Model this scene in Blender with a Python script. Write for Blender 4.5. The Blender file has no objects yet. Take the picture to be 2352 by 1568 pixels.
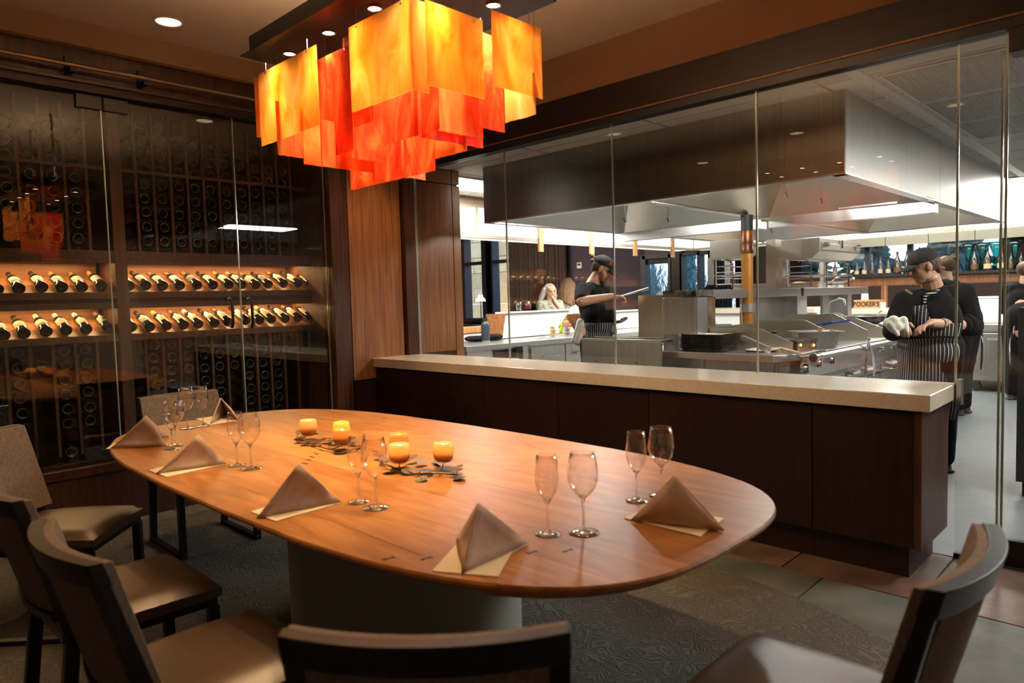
import bpy, math, random
from mathutils import Vector, Matrix, Euler
S = bpy.context.scene
C = S.collection
rnd = random.Random(7)

# ------------------------------------------------------------------ camera
W, H, F = 2352, 1568, 1610.0
YAW, PITCH, ROLL, EYE = math.radians(44.3), math.radians(-3.46), math.radians(-1.57), Vector((0, 0, 1.4))
_f = Vector((-math.sin(YAW) * math.cos(PITCH), math.cos(YAW) * math.cos(PITCH), math.sin(PITCH)))
_r0 = Vector((math.cos(YAW), math.sin(YAW), 0))
_u0 = _r0.cross(_f)
_r = _r0 * math.cos(ROLL) + _u0 * math.sin(ROLL)
_u = -_r0 * math.sin(ROLL) + _u0 * math.cos(ROLL)
cd = bpy.data.cameras.new('camera')
cam = bpy.data.objects.new('camera', cd)
C.objects.link(cam)
cam.matrix_world = Matrix(((_r.x, _u.x, -_f.x, EYE.x), (_r.y, _u.y, -_f.y, EYE.y), (_r.z, _u.z, -_f.z, EYE.z), (0, 0, 0, 1)))
cd.sensor_width = 36
cd.lens = F / W * 36
cd.clip_start = 0.05
cd.clip_end = 200
cd.dof.use_dof = True
cd.dof.focus_distance = 5.6
cd.dof.aperture_fstop = 3.2
S.camera = cam

# ------------------------------------------------------------------ colour management, world
S.view_settings.view_transform = 'Standard'
S.view_settings.look = 'None'
S.view_settings.exposure = 0.85
S.view_settings.gamma = 1
S.view_settings.use_curve_mapping = False
S.cycles.use_denoising = True
S.cycles.max_bounces = 9
S.cycles.transparent_max_bounces = 24
S.cycles.caustics_reflective = False
S.cycles.caustics_refractive = False
S.cycles.sample_clamp_indirect = 4.0
wd = bpy.data.worlds.new('sky'); S.world = wd; wd.use_nodes = True
wn = wd.node_tree.nodes; wl = wd.node_tree.links
bg = wn['Background']
tc = wn.new('ShaderNodeTexCoord'); sx = wn.new('ShaderNodeSeparateXYZ'); rp = wn.new('ShaderNodeValToRGB')
wl.new(tc.outputs['Generated'], sx.inputs[0]); wl.new(sx.outputs['Z'], rp.inputs[0]); wl.new(rp.outputs[0], bg.inputs[0])
rp.color_ramp.elements[0].color = (0.62, 0.80, 0.95, 1); rp.color_ramp.elements[0].position = 0.0
rp.color_ramp.elements[1].color = (0.28, 0.50, 0.85, 1); rp.color_ramp.elements[1].position = 0.6
bg.inputs[1].default_value = 1.9


# ------------------------------------------------------------------ lights
def lamp(kind, name, loc, power, color=(1, 1, 1), size=0.1, size_y=None, target=None, spot=None, blend=0.5):
    l = bpy.data.lights.new(name, kind)
    l.energy = power; l.color = color
    o = bpy.data.objects.new(name, l); C.objects.link(o); o.location = loc
    if kind == 'AREA':
        l.size = size
        if size_y: l.shape = 'RECTANGLE'; l.size_y = size_y
    else:
        l.shadow_soft_size = size
    if kind == 'SPOT':
        l.spot_size = math.radians(spot); l.spot_blend = blend
    if target is not None:
        o.rotation_euler = (Vector(target) - Vector(loc)).to_track_quat('-Z', 'Y').to_euler()
    return o


WARM = (1.0, 0.60, 0.28); AMBER = (1.0, 0.50, 0.17); NEUT = (1.0, 0.965, 0.92)
CHX = [-2.863, -2.542, -2.222, -1.904]; CHY = [1.59, 1.90]; CHZ = 2.50
P_SPOT = 9.0; P_BEAM = 42.0
for x in CHX:
    for y in CHY:
        lamp('SPOT', 'chandelier_spot', (x, y, CHZ - 0.035), P_SPOT, (1.0, 0.76, 0.46), 0.03, target=(x, y, 0), spot=150, blend=0.9)
        lamp('SPOT', 'chandelier_beam', (x, y, CHZ - 0.036), P_BEAM, (1.0, 0.63, 0.28), 0.025, target=(x - 0.05, y, 0), spot=74, blend=0.85)
for x in (-2.8, -2.4, -2.0):
    lamp('SPOT', 'added_ceiling_fill', (x, 1.76, 2.62), 185, (1.0, 0.74, 0.47), 0.12, target=(x, 1.76, 9), spot=165, blend=1.0)  # unseen fill above the canopy, added to brighten the ceiling
# recessed downlights of the dining room ceiling (z 3.2)
DOWN = [(-4.67, 1.77, 45), (-3.3, 0.15, 15), (-1.75, 0.1, 17), (-0.2, 1.4, 22), (-4.9, -0.6, 10), (-3.4, 2.9, 26), (-4.75, 3.6, 48)]  # the one hidden behind the chandelier is added to warm the sill
for x, y, p in DOWN:
    lamp('SPOT', 'ceiling_spot', (x, y, 3.17), p, WARM, 0.05, target=(x, y, 0), spot=82, blend=0.7)
# kitchen troffers, z 2.69 ceiling, two rows around the hood, and lamps in the hood
TROF = [(0.25, 8.0, 18), (0.25, 9.9, 18), (0.70, 5.4, 85), (1.7, 8.0, 25), (-5.80, 5.3, 62), (-5.80, 8.2, 70), (-3.4, 10.85, 48), (-1.6, 10.85, 40)]
for x, y, p in TROF:
    lamp('AREA', 'troffer_light', (x, y, 2.665), p, NEUT, 0.6, 1.2, target=(x, y, 0))
HOODL = [(-4.3, 5.7), (-2.4, 5.6), (-2.4, 7.0), (-4.2, 8.4), (-2.4, 8.8)]
for x, y in HOODL:
    lamp('POINT', 'hood_lamp', (x, y, 2.42), 42, NEUT, 0.08)
# bar room behind the kitchen
for x, y in [(-8.6, 8.0), (-8.6, 12.0), (-13, 10), (-13, 14)]:
    lamp('SPOT', 'bar_spot', (x, y, 3.3), 90, (1.0, 0.75, 0.5), 0.08, target=(x, y, 0), spot=100, blend=0.6)
lamp('AREA', 'added_bar_fill', (-13, 12.5, 3.45), 260, (1.0, 0.78, 0.6), 3, 3, target=(-13.2, 14.5, 0))  # unseen fill added to lift the curtain and plum wall
lamp('SPOT', 'added_stone_light', (-17.2, 17.2, 0.6), 500, (1.0, 0.72, 0.42), 0.3, target=(-19.2, 20, 2.2), spot=120, blend=0.8)  # unseen warm lamp added to brighten the stone building
lamp('AREA', 'bar_wall_light', (-2.6, 11.6, 2.5), 25, NEUT, 3.5, 0.3, target=(-2.6, 12.6, 1.6))


# ------------------------------------------------------------------ picking a point of a real plane by where the photo shows it
def ray(px, py): return (_r * ((px - W / 2) / F) - _u * ((py - H / 2) / F) + _f)


def at(px, py, ax, val):
    i = 'xyz'.index(ax); d = ray(px, py); t = (val - EYE[i]) / d[i]
    return EYE + d * t


def dep(px, py, d): return EYE + ray(px, py) * d


# ------------------------------------------------------------------ materials
MATS = {}


def mat(name, base=(0.5, 0.5, 0.5), rough=0.5, metal=0.0, c2=None, scale=4.0, stretch=(1, 1, 1), detail=4, bump=0.0, bscale=None, var=0.0,
        spec=None, coat=0.0, emit=None, estr=0.0, ramp=(0.35, 0.65), dist=0.0, rvar=0.0, sss=0.0):
    m = bpy.data.materials.new(name); m.use_nodes = True
    n = m.node_tree.nodes; l = m.node_tree.links
    b = n['Principled BSDF']
    b.inputs['Base Color'].default_value = (*base, 1); b.inputs['Roughness'].default_value = rough; b.inputs['Metallic'].default_value = metal
    if spec is not None: b.inputs['Specular IOR Level'].default_value = spec
    if coat: b.inputs['Coat Weight'].default_value = coat; b.inputs['Coat Roughness'].default_value = 0.12
    if sss: b.inputs['Subsurface Weight'].default_value = sss; b.inputs['Subsurface Radius'].default_value = (0.02, 0.008, 0.004)
    if emit: b.inputs['Emission Color'].default_value = (*emit, 1); b.inputs['Emission Strength'].default_value = estr
    if c2 or bump or rvar:
        t = n.new('ShaderNodeTexCoord'); mp = n.new('ShaderNodeMapping'); l.new(t.outputs['Object'], mp.inputs[0])
        mp.inputs['Scale'].default_value = stretch
        src = mp.outputs[0]
        if var:
            oi = n.new('ShaderNodeObjectInfo'); mu = n.new('ShaderNodeVectorMath'); mu.operation = 'ADD'
            sc = n.new('ShaderNodeVectorMath'); sc.operation = 'SCALE'; sc.inputs[0].default_value = (13, 29, 7)
            l.new(oi.outputs['Random'], sc.inputs['Scale']); l.new(src, mu.inputs[0]); l.new(sc.outputs[0], mu.inputs[1]); src = mu.outputs[0]
        nz = n.new('ShaderNodeTexNoise'); nz.inputs['Scale'].default_value = scale; nz.inputs['Detail'].default_value = detail
        nz.inputs['Distortion'].default_value = dist
        l.new(src, nz.inputs['Vector'])
        if c2:
            r = n.new('ShaderNodeValToRGB'); r.color_ramp.elements[0].position = ramp[0]; r.color_ramp.elements[1].position = ramp[1]
            r.color_ramp.elements[0].color = (*base, 1); r.color_ramp.elements[1].color = (*c2, 1)
            l.new(nz.outputs[0], r.inputs[0]); col = r.outputs[0]
            if var:
                hs = n.new('ShaderNodeHueSaturation'); mr = n.new('ShaderNodeMapRange')
                mr.inputs['To Min'].default_value = 1 - var; mr.inputs['To Max'].default_value = 1 + var
                l.new(oi.outputs['Random'], mr.inputs[0]); l.new(mr.outputs[0], hs.inputs['Value']); l.new(col, hs.inputs['Color']); col = hs.outputs[0]
            l.new(col, b.inputs['Base Color'])
        if rvar:
            mr2 = n.new('ShaderNodeMapRange'); mr2.inputs['To Min'].default_value = max(0, rough - rvar); mr2.inputs['To Max'].default_value = rough + rvar
            l.new(nz.outputs[0], mr2.inputs[0]); l.new(mr2.outputs[0], b.inputs['Roughness'])
        if bump:
            bn = n.new('ShaderNodeTexNoise'); bn.inputs['Scale'].default_value = bscale or scale * 3; bn.inputs['Detail'].default_value = 5
            l.new(src, bn.inputs['Vector'])
            bp = n.new('ShaderNodeBump'); bp.inputs['Strength'].default_value = bump; bp.inputs['Distance'].default_value = 0.01
            l.new(bn.outputs[0], bp.inputs['Height']); l.new(bp.outputs[0], b.inputs['Normal'])
    MATS[name] = m
    return m


def glassy(name, tint=(1, 1, 1), rough=0.0, ior=1.5, boost=1.0):
    """thin clear glass: the pane lets light straight through and mirrors by Fresnel"""
    m = bpy.data.materials.new(name); m.use_nodes = True
    n = m.node_tree.nodes; l = m.node_tree.links; n.clear()
    o = n.new('ShaderNodeOutputMaterial'); t = n.new('ShaderNodeBsdfTransparent'); g = n.new('ShaderNodeBsdfGlossy'); mx = n.new('ShaderNodeMixShader')
    fr = n.new('ShaderNodeFresnel'); ge = n.new('ShaderNodeNewGeometry'); io = n.new('ShaderNodeMapRange')
    io.inputs['To Min'].default_value = ior; io.inputs['To Max'].default_value = 1 / ior
    l.new(ge.outputs['Backfacing'], io.inputs[0]); l.new(io.outputs[0], fr.inputs[0])
    ml = n.new('ShaderNodeMath'); ml.operation = 'MULTIPLY'; ml.inputs[1].default_value = boost; ml.use_clamp = True
    t.inputs[0].default_value = (*tint, 1); g.inputs['Roughness'].default_value = rough; g.inputs['Color'].default_value = (1, 1, 1, 1)
    l.new(fr.outputs[0], ml.inputs[0]); l.new(ml.outputs[0], mx.inputs[0]); l.new(t.outputs[0], mx.inputs[1]); l.new(g.outputs[0], mx.inputs[2]); l.new(mx.outputs[0], o.inputs[0])
    MATS[name] = m
    return m


def art_glass(name, c1, c2, c3, streak=(1, 1, 0.35)):
    """fused art glass sheet: coloured, light passes through it"""
    m = bpy.data.materials.new(name); m.use_nodes = True
    n = m.node_tree.nodes; l = m.node_tree.links; n.clear()
    o = n.new('ShaderNodeOutputMaterial')
    t = n.new('ShaderNodeTexCoord'); mp = n.new('ShaderNodeMapping'); mp.inputs['Scale'].default_value = streak
    oi = n.new('ShaderNodeObjectInfo'); sc = n.new('ShaderNodeVectorMath'); sc.operation = 'SCALE'; sc.inputs[0].default_value = (31, 17, 23)
    ad = n.new('ShaderNodeVectorMath'); ad.operation = 'ADD'
    l.new(t.outputs['Object'], mp.inputs[0]); l.new(oi.outputs['Random'], sc.inputs['Scale']); l.new(mp.outputs[0], ad.inputs[0]); l.new(sc.outputs[0], ad.inputs[1])
    nz = n.new('ShaderNodeTexNoise'); nz.inputs['Scale'].default_value = 9; nz.inputs['Detail'].default_value = 7; nz.inputs['Roughness'].default_value = 0.62; nz.inputs['Distortion'].default_value = 1.2
    l.new(ad.outputs[0], nz.inputs['Vector'])
    r = n.new('ShaderNodeValToRGB'); e = r.color_ramp.elements
    e[0].position = 0.3; e[0].color = (*c1, 1); e[1].position = 0.72; e[1].color = (*c3, 1)
    k = e.new(0.5); k.color = (*c2, 1)
    l.new(nz.outputs[0], r.inputs[0])
    tr = n.new('ShaderNodeBsdfTranslucent'); df = n.new('ShaderNodeBsdfDiffuse'); gl = n.new('ShaderNodeBsdfGlossy'); gl.inputs['Roughness'].default_value = 0.18
    tp = n.new('ShaderNodeBsdfTransparent')
    l.new(r.outputs[0], tr.inputs[0]); l.new(r.outputs[0], df.inputs[0]); l.new(r.outputs[0], tp.inputs[0])
    m1 = n.new('ShaderNodeMixShader'); m1.inputs[0].default_value = 0.30; l.new(tr.outputs[0], m1.inputs[1]); l.new(df.outputs[0], m1.inputs[2])
    m2 = n.new('ShaderNodeMixShader'); m2.inputs[0].default_value = 0.16; l.new(m1.outputs[0], m2.inputs[1]); l.new(tp.outputs[0], m2.inputs[2])
    m3 = n.new('ShaderNodeMixShader'); m3.inputs[0].default_value = 0.05; l.new(m2.outputs[0], m3.inputs[1]); l.new(gl.outputs[0], m3.inputs[2])
    l.new(m3.outputs[0], o.inputs[0])
    bp = n.new('ShaderNodeBump'); bp.inputs['Strength'].default_value = 0.5; bp.inputs['Distance'].default_value = 0.01
    l.new(nz.outputs[0], bp.inputs['Height']); l.new(bp.outputs[0], gl.inputs['Normal']); l.new(bp.outputs[0], tr.inputs['Normal'])
    MATS[name] = m
    return m


def stripes(name, lateral, fwd=None, rad=0.26, pitch=0.024, width=0.16, dark=(0.012, 0.012, 0.014), light=(0.72, 0.70, 0.66)):
    """pinstripe cloth, stripes run along the body"""
    m = bpy.data.materials.new(name); m.use_nodes = True
    n = m.node_tree.nodes; l = m.node_tree.links; b = n['Principled BSDF']; b.inputs['Roughness'].default_value = 0.9
    t = n.new('ShaderNodeTexCoord'); d = n.new('ShaderNodeVectorMath'); d.operation = 'DOT_PRODUCT'; d.inputs[1].default_value = lateral
    nz = n.new('ShaderNodeTexNoise'); nz.inputs['Scale'].default_value = 5
    l.new(t.outputs['Object'], nz.inputs['Vector'])
    ma = n.new('ShaderNodeMath'); ma.operation = 'MULTIPLY_ADD'; ma.inputs[1].default_value = 0.014
    l.new(t.outputs['Object'], d.inputs[0]); l.new(nz.outputs[0], ma.inputs[0]); l.new(d.outputs['Value'], ma.inputs[2])
    if fwd is not None:      # angle round the body, so the stripes hang straight down
        d2 = n.new('ShaderNodeVectorMath'); d2.operation = 'DOT_PRODUCT'; d2.inputs[1].default_value = fwd; l.new(t.outputs['Object'], d2.inputs[0])
        at2 = n.new('ShaderNodeMath'); at2.operation = 'ARCTAN2'; l.new(d.outputs['Value'], at2.inputs[0]); l.new(d2.outputs['Value'], at2.inputs[1])
        sc = n.new('ShaderNodeMath'); sc.operation = 'MULTIPLY'; sc.inputs[1].default_value = rad; l.new(at2.outputs[0], sc.inputs[0]); l.new(sc.outputs[0], ma.inputs[2])
    dv = n.new('ShaderNodeMath'); dv.operation = 'DIVIDE'; dv.inputs[1].default_value = pitch; l.new(ma.outputs[0], dv.inputs[0])
    fr = n.new('ShaderNodeMath'); fr.operation = 'FRACT'; l.new(dv.outputs[0], fr.inputs[0])
    lt = n.new('ShaderNodeMath'); lt.operation = 'LESS_THAN'; lt.inputs[1].default_value = width; l.new(fr.outputs[0], lt.inputs[0])
    mx = n.new('ShaderNodeMix'); mx.data_type = 'RGBA'; mx.inputs['A'].default_value = (*dark, 1); mx.inputs['B'].default_value = (*light, 1)
    l.new(lt.outputs[0], mx.inputs['Factor']); l.new(mx.outputs['Result'], b.inputs['Base Color'])
    return m


wood_t = mat('table_wood', (0.26, 0.098, 0.024), 0.40, c2=(0.40, 0.172, 0.048), scale=4.5, stretch=(0.45, 2.4, 1), detail=5, var=0.16, spec=0.4, dist=2.6, bump=0.02, bscale=24, rvar=0.06)
wood_red = mat('mahogany', (0.034, 0.010, 0.004), 0.40, spec=0.4, c2=(0.070, 0.023, 0.009), scale=8, stretch=(4, 4, 0.35), detail=6, var=0.08, dist=0.4)
wood_panel = mat('walnut_panel', (0.20, 0.075, 0.028), 0.36, c2=(0.34, 0.145, 0.055), scale=9, stretch=(5, 5, 0.22), detail=6, dist=0.3, var=0.06)
wood_dark = mat('dark_wood', (0.011, 0.0032, 0.0022), 0.42, spec=0.3, c2=(0.020, 0.0065, 0.004), scale=9, stretch=(5, 5, 0.3), detail=6, var=0.1)
wood_head = mat('header_wood', (0.010, 0.0032, 0.0018), 0.45, spec=0.3, c2=(0.020, 0.007, 0.004), scale=8, stretch=(0.3, 0.3, 4), detail=6)
wood_rack = mat('rack_wood', (0.075, 0.027, 0.010), 0.5, c2=(0.13, 0.052, 0.02), scale=9, stretch=(5, 5, 0.4), detail=5, var=0.1)
wood_shelf = mat('shelf_wood', (0.20, 0.08, 0.03), 0.4, c2=(0.34, 0.15, 0.06), scale=9, stretch=(4, 0.3, 4), detail=5, var=0.05)
wood_light = mat('light_oak', (0.55, 0.24, 0.09), 0.4, c2=(0.68, 0.34, 0.14), scale=9, stretch=(4, 4, 0.4), detail=5)
paint = mat('tan_paint', (0.36, 0.235, 0.125), 0.85, bump=0.05, bscale=120)
ceil_p = mat('ceiling_paint', (0.60, 0.46, 0.33), 0.9, bump=0.08, bscale=90)
blackm = mat('black_metal', (0.012, 0.011, 0.011), 0.42, metal=0.3)
ebony = mat('ebony_frame', (0.006, 0.005, 0.005), 0.38, spec=0.35, c2=(0.018, 0.014, 0.013), scale=12, stretch=(3, 3, 0.5))
leather = mat('brown_leather', (0.060, 0.036, 0.020), 0.33, spec=0.8, c2=(0.085, 0.052, 0.029), scale=5, bump=0.12, bscale=220)
fabric = mat('taupe_fabric', (0.17, 0.125, 0.09), 0.95, c2=(0.26, 0.20, 0.15), scale=60, stretch=(3, 3, 0.4), bump=0.25, bscale=260)
steel = mat('stainless', (0.62, 0.62, 0.61), 0.31, 1.0, c2=(0.70, 0.70, 0.69), scale=14, stretch=(1, 1, 1), detail=3, ramp=(0.2, 0.8))
steel_v = mat('stainless_brushed', (0.44, 0.43, 0.41), 0.36, 1.0, c2=(0.54, 0.53, 0.50), scale=20, stretch=(6, 6, 0.05), rvar=0.07)
steel_w = mat('stainless_warm', (0.64, 0.60, 0.53), 0.31, 1.0, c2=(0.56, 0.52, 0.44), scale=2.0, detail=2, ramp=(0.2, 0.8))
hood_m = mat('hood_skin', (0.36, 0.34, 0.30), 0.30, 1.0, c2=(0.42, 0.40, 0.36), scale=16, stretch=(5, 5, 0.06), rvar=0.05)
chrome = mat('chrome', (0.85, 0.85, 0.86), 0.08, 1.0)
castiron = mat('cast_iron', (0.035, 0.030, 0.027), 0.6, 0.4, c2=(0.09, 0.07, 0.055), scale=14, bump=0.3, bscale=60)
burnt = mat('burnt_steel', (0.10, 0.06, 0.035), 0.5, 0.7, c2=(0.30, 0.20, 0.11), scale=9, detail=7, bump=0.2, bscale=40)
tray_m = mat('sheet_pan', (0.42, 0.38, 0.35), 0.34, 0.9, c2=(0.06, 0.05, 0.05), scale=12, detail=6)
copper = mat('amber_pipe', (0.55, 0.22, 0.045), 0.28, 0.55, c2=(0.70, 0.33, 0.08), scale=6, stretch=(2, 2, 0.5), detail=5)
copper_d = mat('scorched_pipe', (0.05, 0.02, 0.01), 0.4, 0.6, c2=(0.35, 0.12, 0.03), scale=8, detail=6)
stone = mat('quartz_sill', (0.74, 0.64, 0.50), 0.22, c2=(0.82, 0.73, 0.60), scale=60, detail=4, coat=0.3)
granite = mat('granite', (0.72, 0.62, 0.48), 0.3, c2=(0.45, 0.33, 0.22), scale=60, detail=5, ramp=(0.55, 0.72))
white_p = mat('white_enamel', (0.82, 0.82, 0.80), 0.25, coat=0.3)
white_m = mat('white_matte', (0.80, 0.79, 0.76), 0.7)
ctile = mat('ceiling_tile', (0.66, 0.63, 0.58), 0.8, bump=0.05, bscale=60, var=0.02, c2=(0.68, 0.65, 0.60))
cgrid = mat('ceiling_grid', (0.78, 0.76, 0.71), 0.5)
kfloor = mat('kitchen_floor', (0.105, 0.115, 0.12), 0.5, c2=(0.125, 0.135, 0.14), scale=7, bump=0.06, bscale=120)
slate_b = mat('brown_slate', (0.085, 0.052, 0.040), 0.36, c2=(0.17, 0.10, 0.075), scale=5, detail=7, bump=0.2, bscale=18, var=0.15)
slate_g = mat('green_slate', (0.085, 0.095, 0.085), 0.45, c2=(0.15, 0.155, 0.135), scale=5, detail=7, bump=0.2, bscale=18, var=0.12)
grout = mat('grout', (0.045, 0.035, 0.028), 0.9)
pedestal_m = mat('pedestal_paint', (0.36, 0.38, 0.34), 0.6)
napkin_m = mat('napkin_cloth', (0.46, 0.335, 0.265), 0.9, c2=(0.52, 0.39, 0.31), scale=30, bump=0.1, bscale=400)
card_m = mat('menu_card', (0.78, 0.66, 0.46), 0.7)
bottle_m = mat('dark_bottle', (0.010, 0.014, 0.008), 0.08, coat=0.6)
bottle_r = mat('rack_bottle', (0.004, 0.005, 0.004), 0.12, spec=0.22)
ring_m = mat('bottle_ring_glint', (0.030, 0.034, 0.030), 0.10, spec=1.0, coat=1.0)  # ring highlight of the bottle ends put into a lighter, shinier material
window_frame_m = mat('blue_black_frame', (0.020, 0.032, 0.060), 0.5)
curtain_m = mat('brown_curtain', (0.045, 0.030, 0.026), 0.9, c2=(0.08, 0.055, 0.045), scale=20, stretch=(4, 4, 0.2))
curtain_b = mat('blue_curtain', (0.045, 0.055, 0.085), 0.8, c2=(0.08, 0.07, 0.075), scale=14, stretch=(4, 4, 0.2))
wall_p = mat('plum_wall', (0.055, 0.045, 0.075), 0.8)
wall_br = mat('bar_wall_wood', (0.16, 0.055, 0.022), 0.4, c2=(0.26, 0.10, 0.042), scale=8, stretch=(5, 5, 0.4))
wall_g = mat('sage_panel', (0.28, 0.27, 0.20), 0.45)
tanstone = mat('tan_block', (0.50, 0.36, 0.22), 0.9, c2=(0.60, 0.46, 0.30), scale=3, var=0.12)
band_m = mat('light_band', (1, 1, 1), 0.6, emit=(1.0, 0.97, 0.90), estr=1.0)
trof_m = mat('troffer_lens', (1, 1, 1), 0.6, emit=(1.0, 0.96, 0.9), estr=6.0)
lamp_m = mat('lamp_lens', (1, 1, 1), 0.5, emit=(1.0, 0.80, 0.55), estr=14.0)
down_m = mat('downlight_lens', (1, 0.9, 0.7), 0.5, emit=(1.0, 0.74, 0.42), estr=1.5)
niche_m = mat('niche_strip', (1, 0.9, 0.7), 0.5, emit=(1.0, 0.55, 0.22), estr=4.0)
flame_m = mat('flame', (1, 0.6, 0.2), 0.5, emit=(1.0, 0.62, 0.22), estr=30.0)
rubber = mat('black_rubber', (0.015, 0.015, 0.016), 0.6)
blackcloth = mat('black_cloth', (0.0045, 0.0045, 0.0055), 0.95, spec=0.15, c2=(0.009, 0.009, 0.011), scale=25, bump=0.15, bscale=30)
capcloth = mat('charcoal_cap', (0.016, 0.015, 0.0145), 0.85, bump=0.1, bscale=200)
towel_m = mat('cream_towel', (0.72, 0.66, 0.54), 0.95, c2=(0.80, 0.76, 0.66), scale=20, bump=0.4, bscale=90)
skin_m = mat('skin', (0.56, 0.31, 0.205), 0.5, c2=(0.62, 0.36, 0.245), scale=14, sss=0.08)
skin_t = mat('tan_skin', (0.44, 0.235, 0.145), 0.5, c2=(0.50, 0.28, 0.18), scale=14, sss=0.08)
hair_b = mat('brown_hair', (0.050, 0.026, 0.014), 0.7, c2=(0.11, 0.06, 0.032), scale=40, stretch=(2, 2, 0.3), bump=0.5, bscale=90)
hair_l = mat('light_brown_hair', (0.13, 0.07, 0.035), 0.7, c2=(0.26, 0.15, 0.08), scale=40, stretch=(3, 3, 0.3), bump=0.5, bscale=90)
hair_s = mat('silver_hair', (0.52, 0.50, 0.47), 0.6, c2=(0.74, 0.72, 0.69), scale=40, stretch=(3, 3, 0.3), bump=0.5, bscale=90)
eye_m = mat('eye_dark', (0.03, 0.018, 0.012), 0.2)
pane_m = glassy('partition_glass', (0.95, 0.965, 0.95))
wpane_m = glassy('cabinet_glass', (0.93, 0.94, 0.92), boost=1.15)
wine_m = glassy('wine_glass_crystal', (0.985, 0.98, 0.97), rough=0.03, ior=1.5, boost=1.5)
edge_m = mat('glass_edge', (0.55, 0.62, 0.55), 0.15, 0.5)


def real_glass(name, color=(1, 1, 1), rough=0.0, mixt=0.35):
    m = bpy.data.materials.new(name); m.use_nodes = True
    n = m.node_tree.nodes; l = m.node_tree.links; n.clear()
    o = n.new('ShaderNodeOutputMaterial'); g = n.new('ShaderNodeBsdfGlass'); t = n.new('ShaderNodeBsdfTransparent'); mx = n.new('ShaderNodeMixShader')
    g.inputs['Color'].default_value = (*color, 1); g.inputs['Roughness'].default_value = rough; g.inputs['IOR'].default_value = 1.5
    t.inputs[0].default_value = (*color, 1); mx.inputs[0].default_value = mixt
    l.new(g.outputs[0], mx.inputs[1]); l.new(t.outputs[0], mx.inputs[2]); l.new(mx.outputs[0], o.inputs[0])
    MATS[name] = m
    return m


stem_m = glassy('crystal_foot', (0.98, 0.975, 0.965), rough=0.10, ior=1.6, boost=3.2)
rod_m = real_glass('crystal_stem', (1, 1, 1), 0.0, 0.35)
thick_m = real_glass('votive_base_glass', (1, 0.97, 0.92), 0, 0.3)


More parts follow.
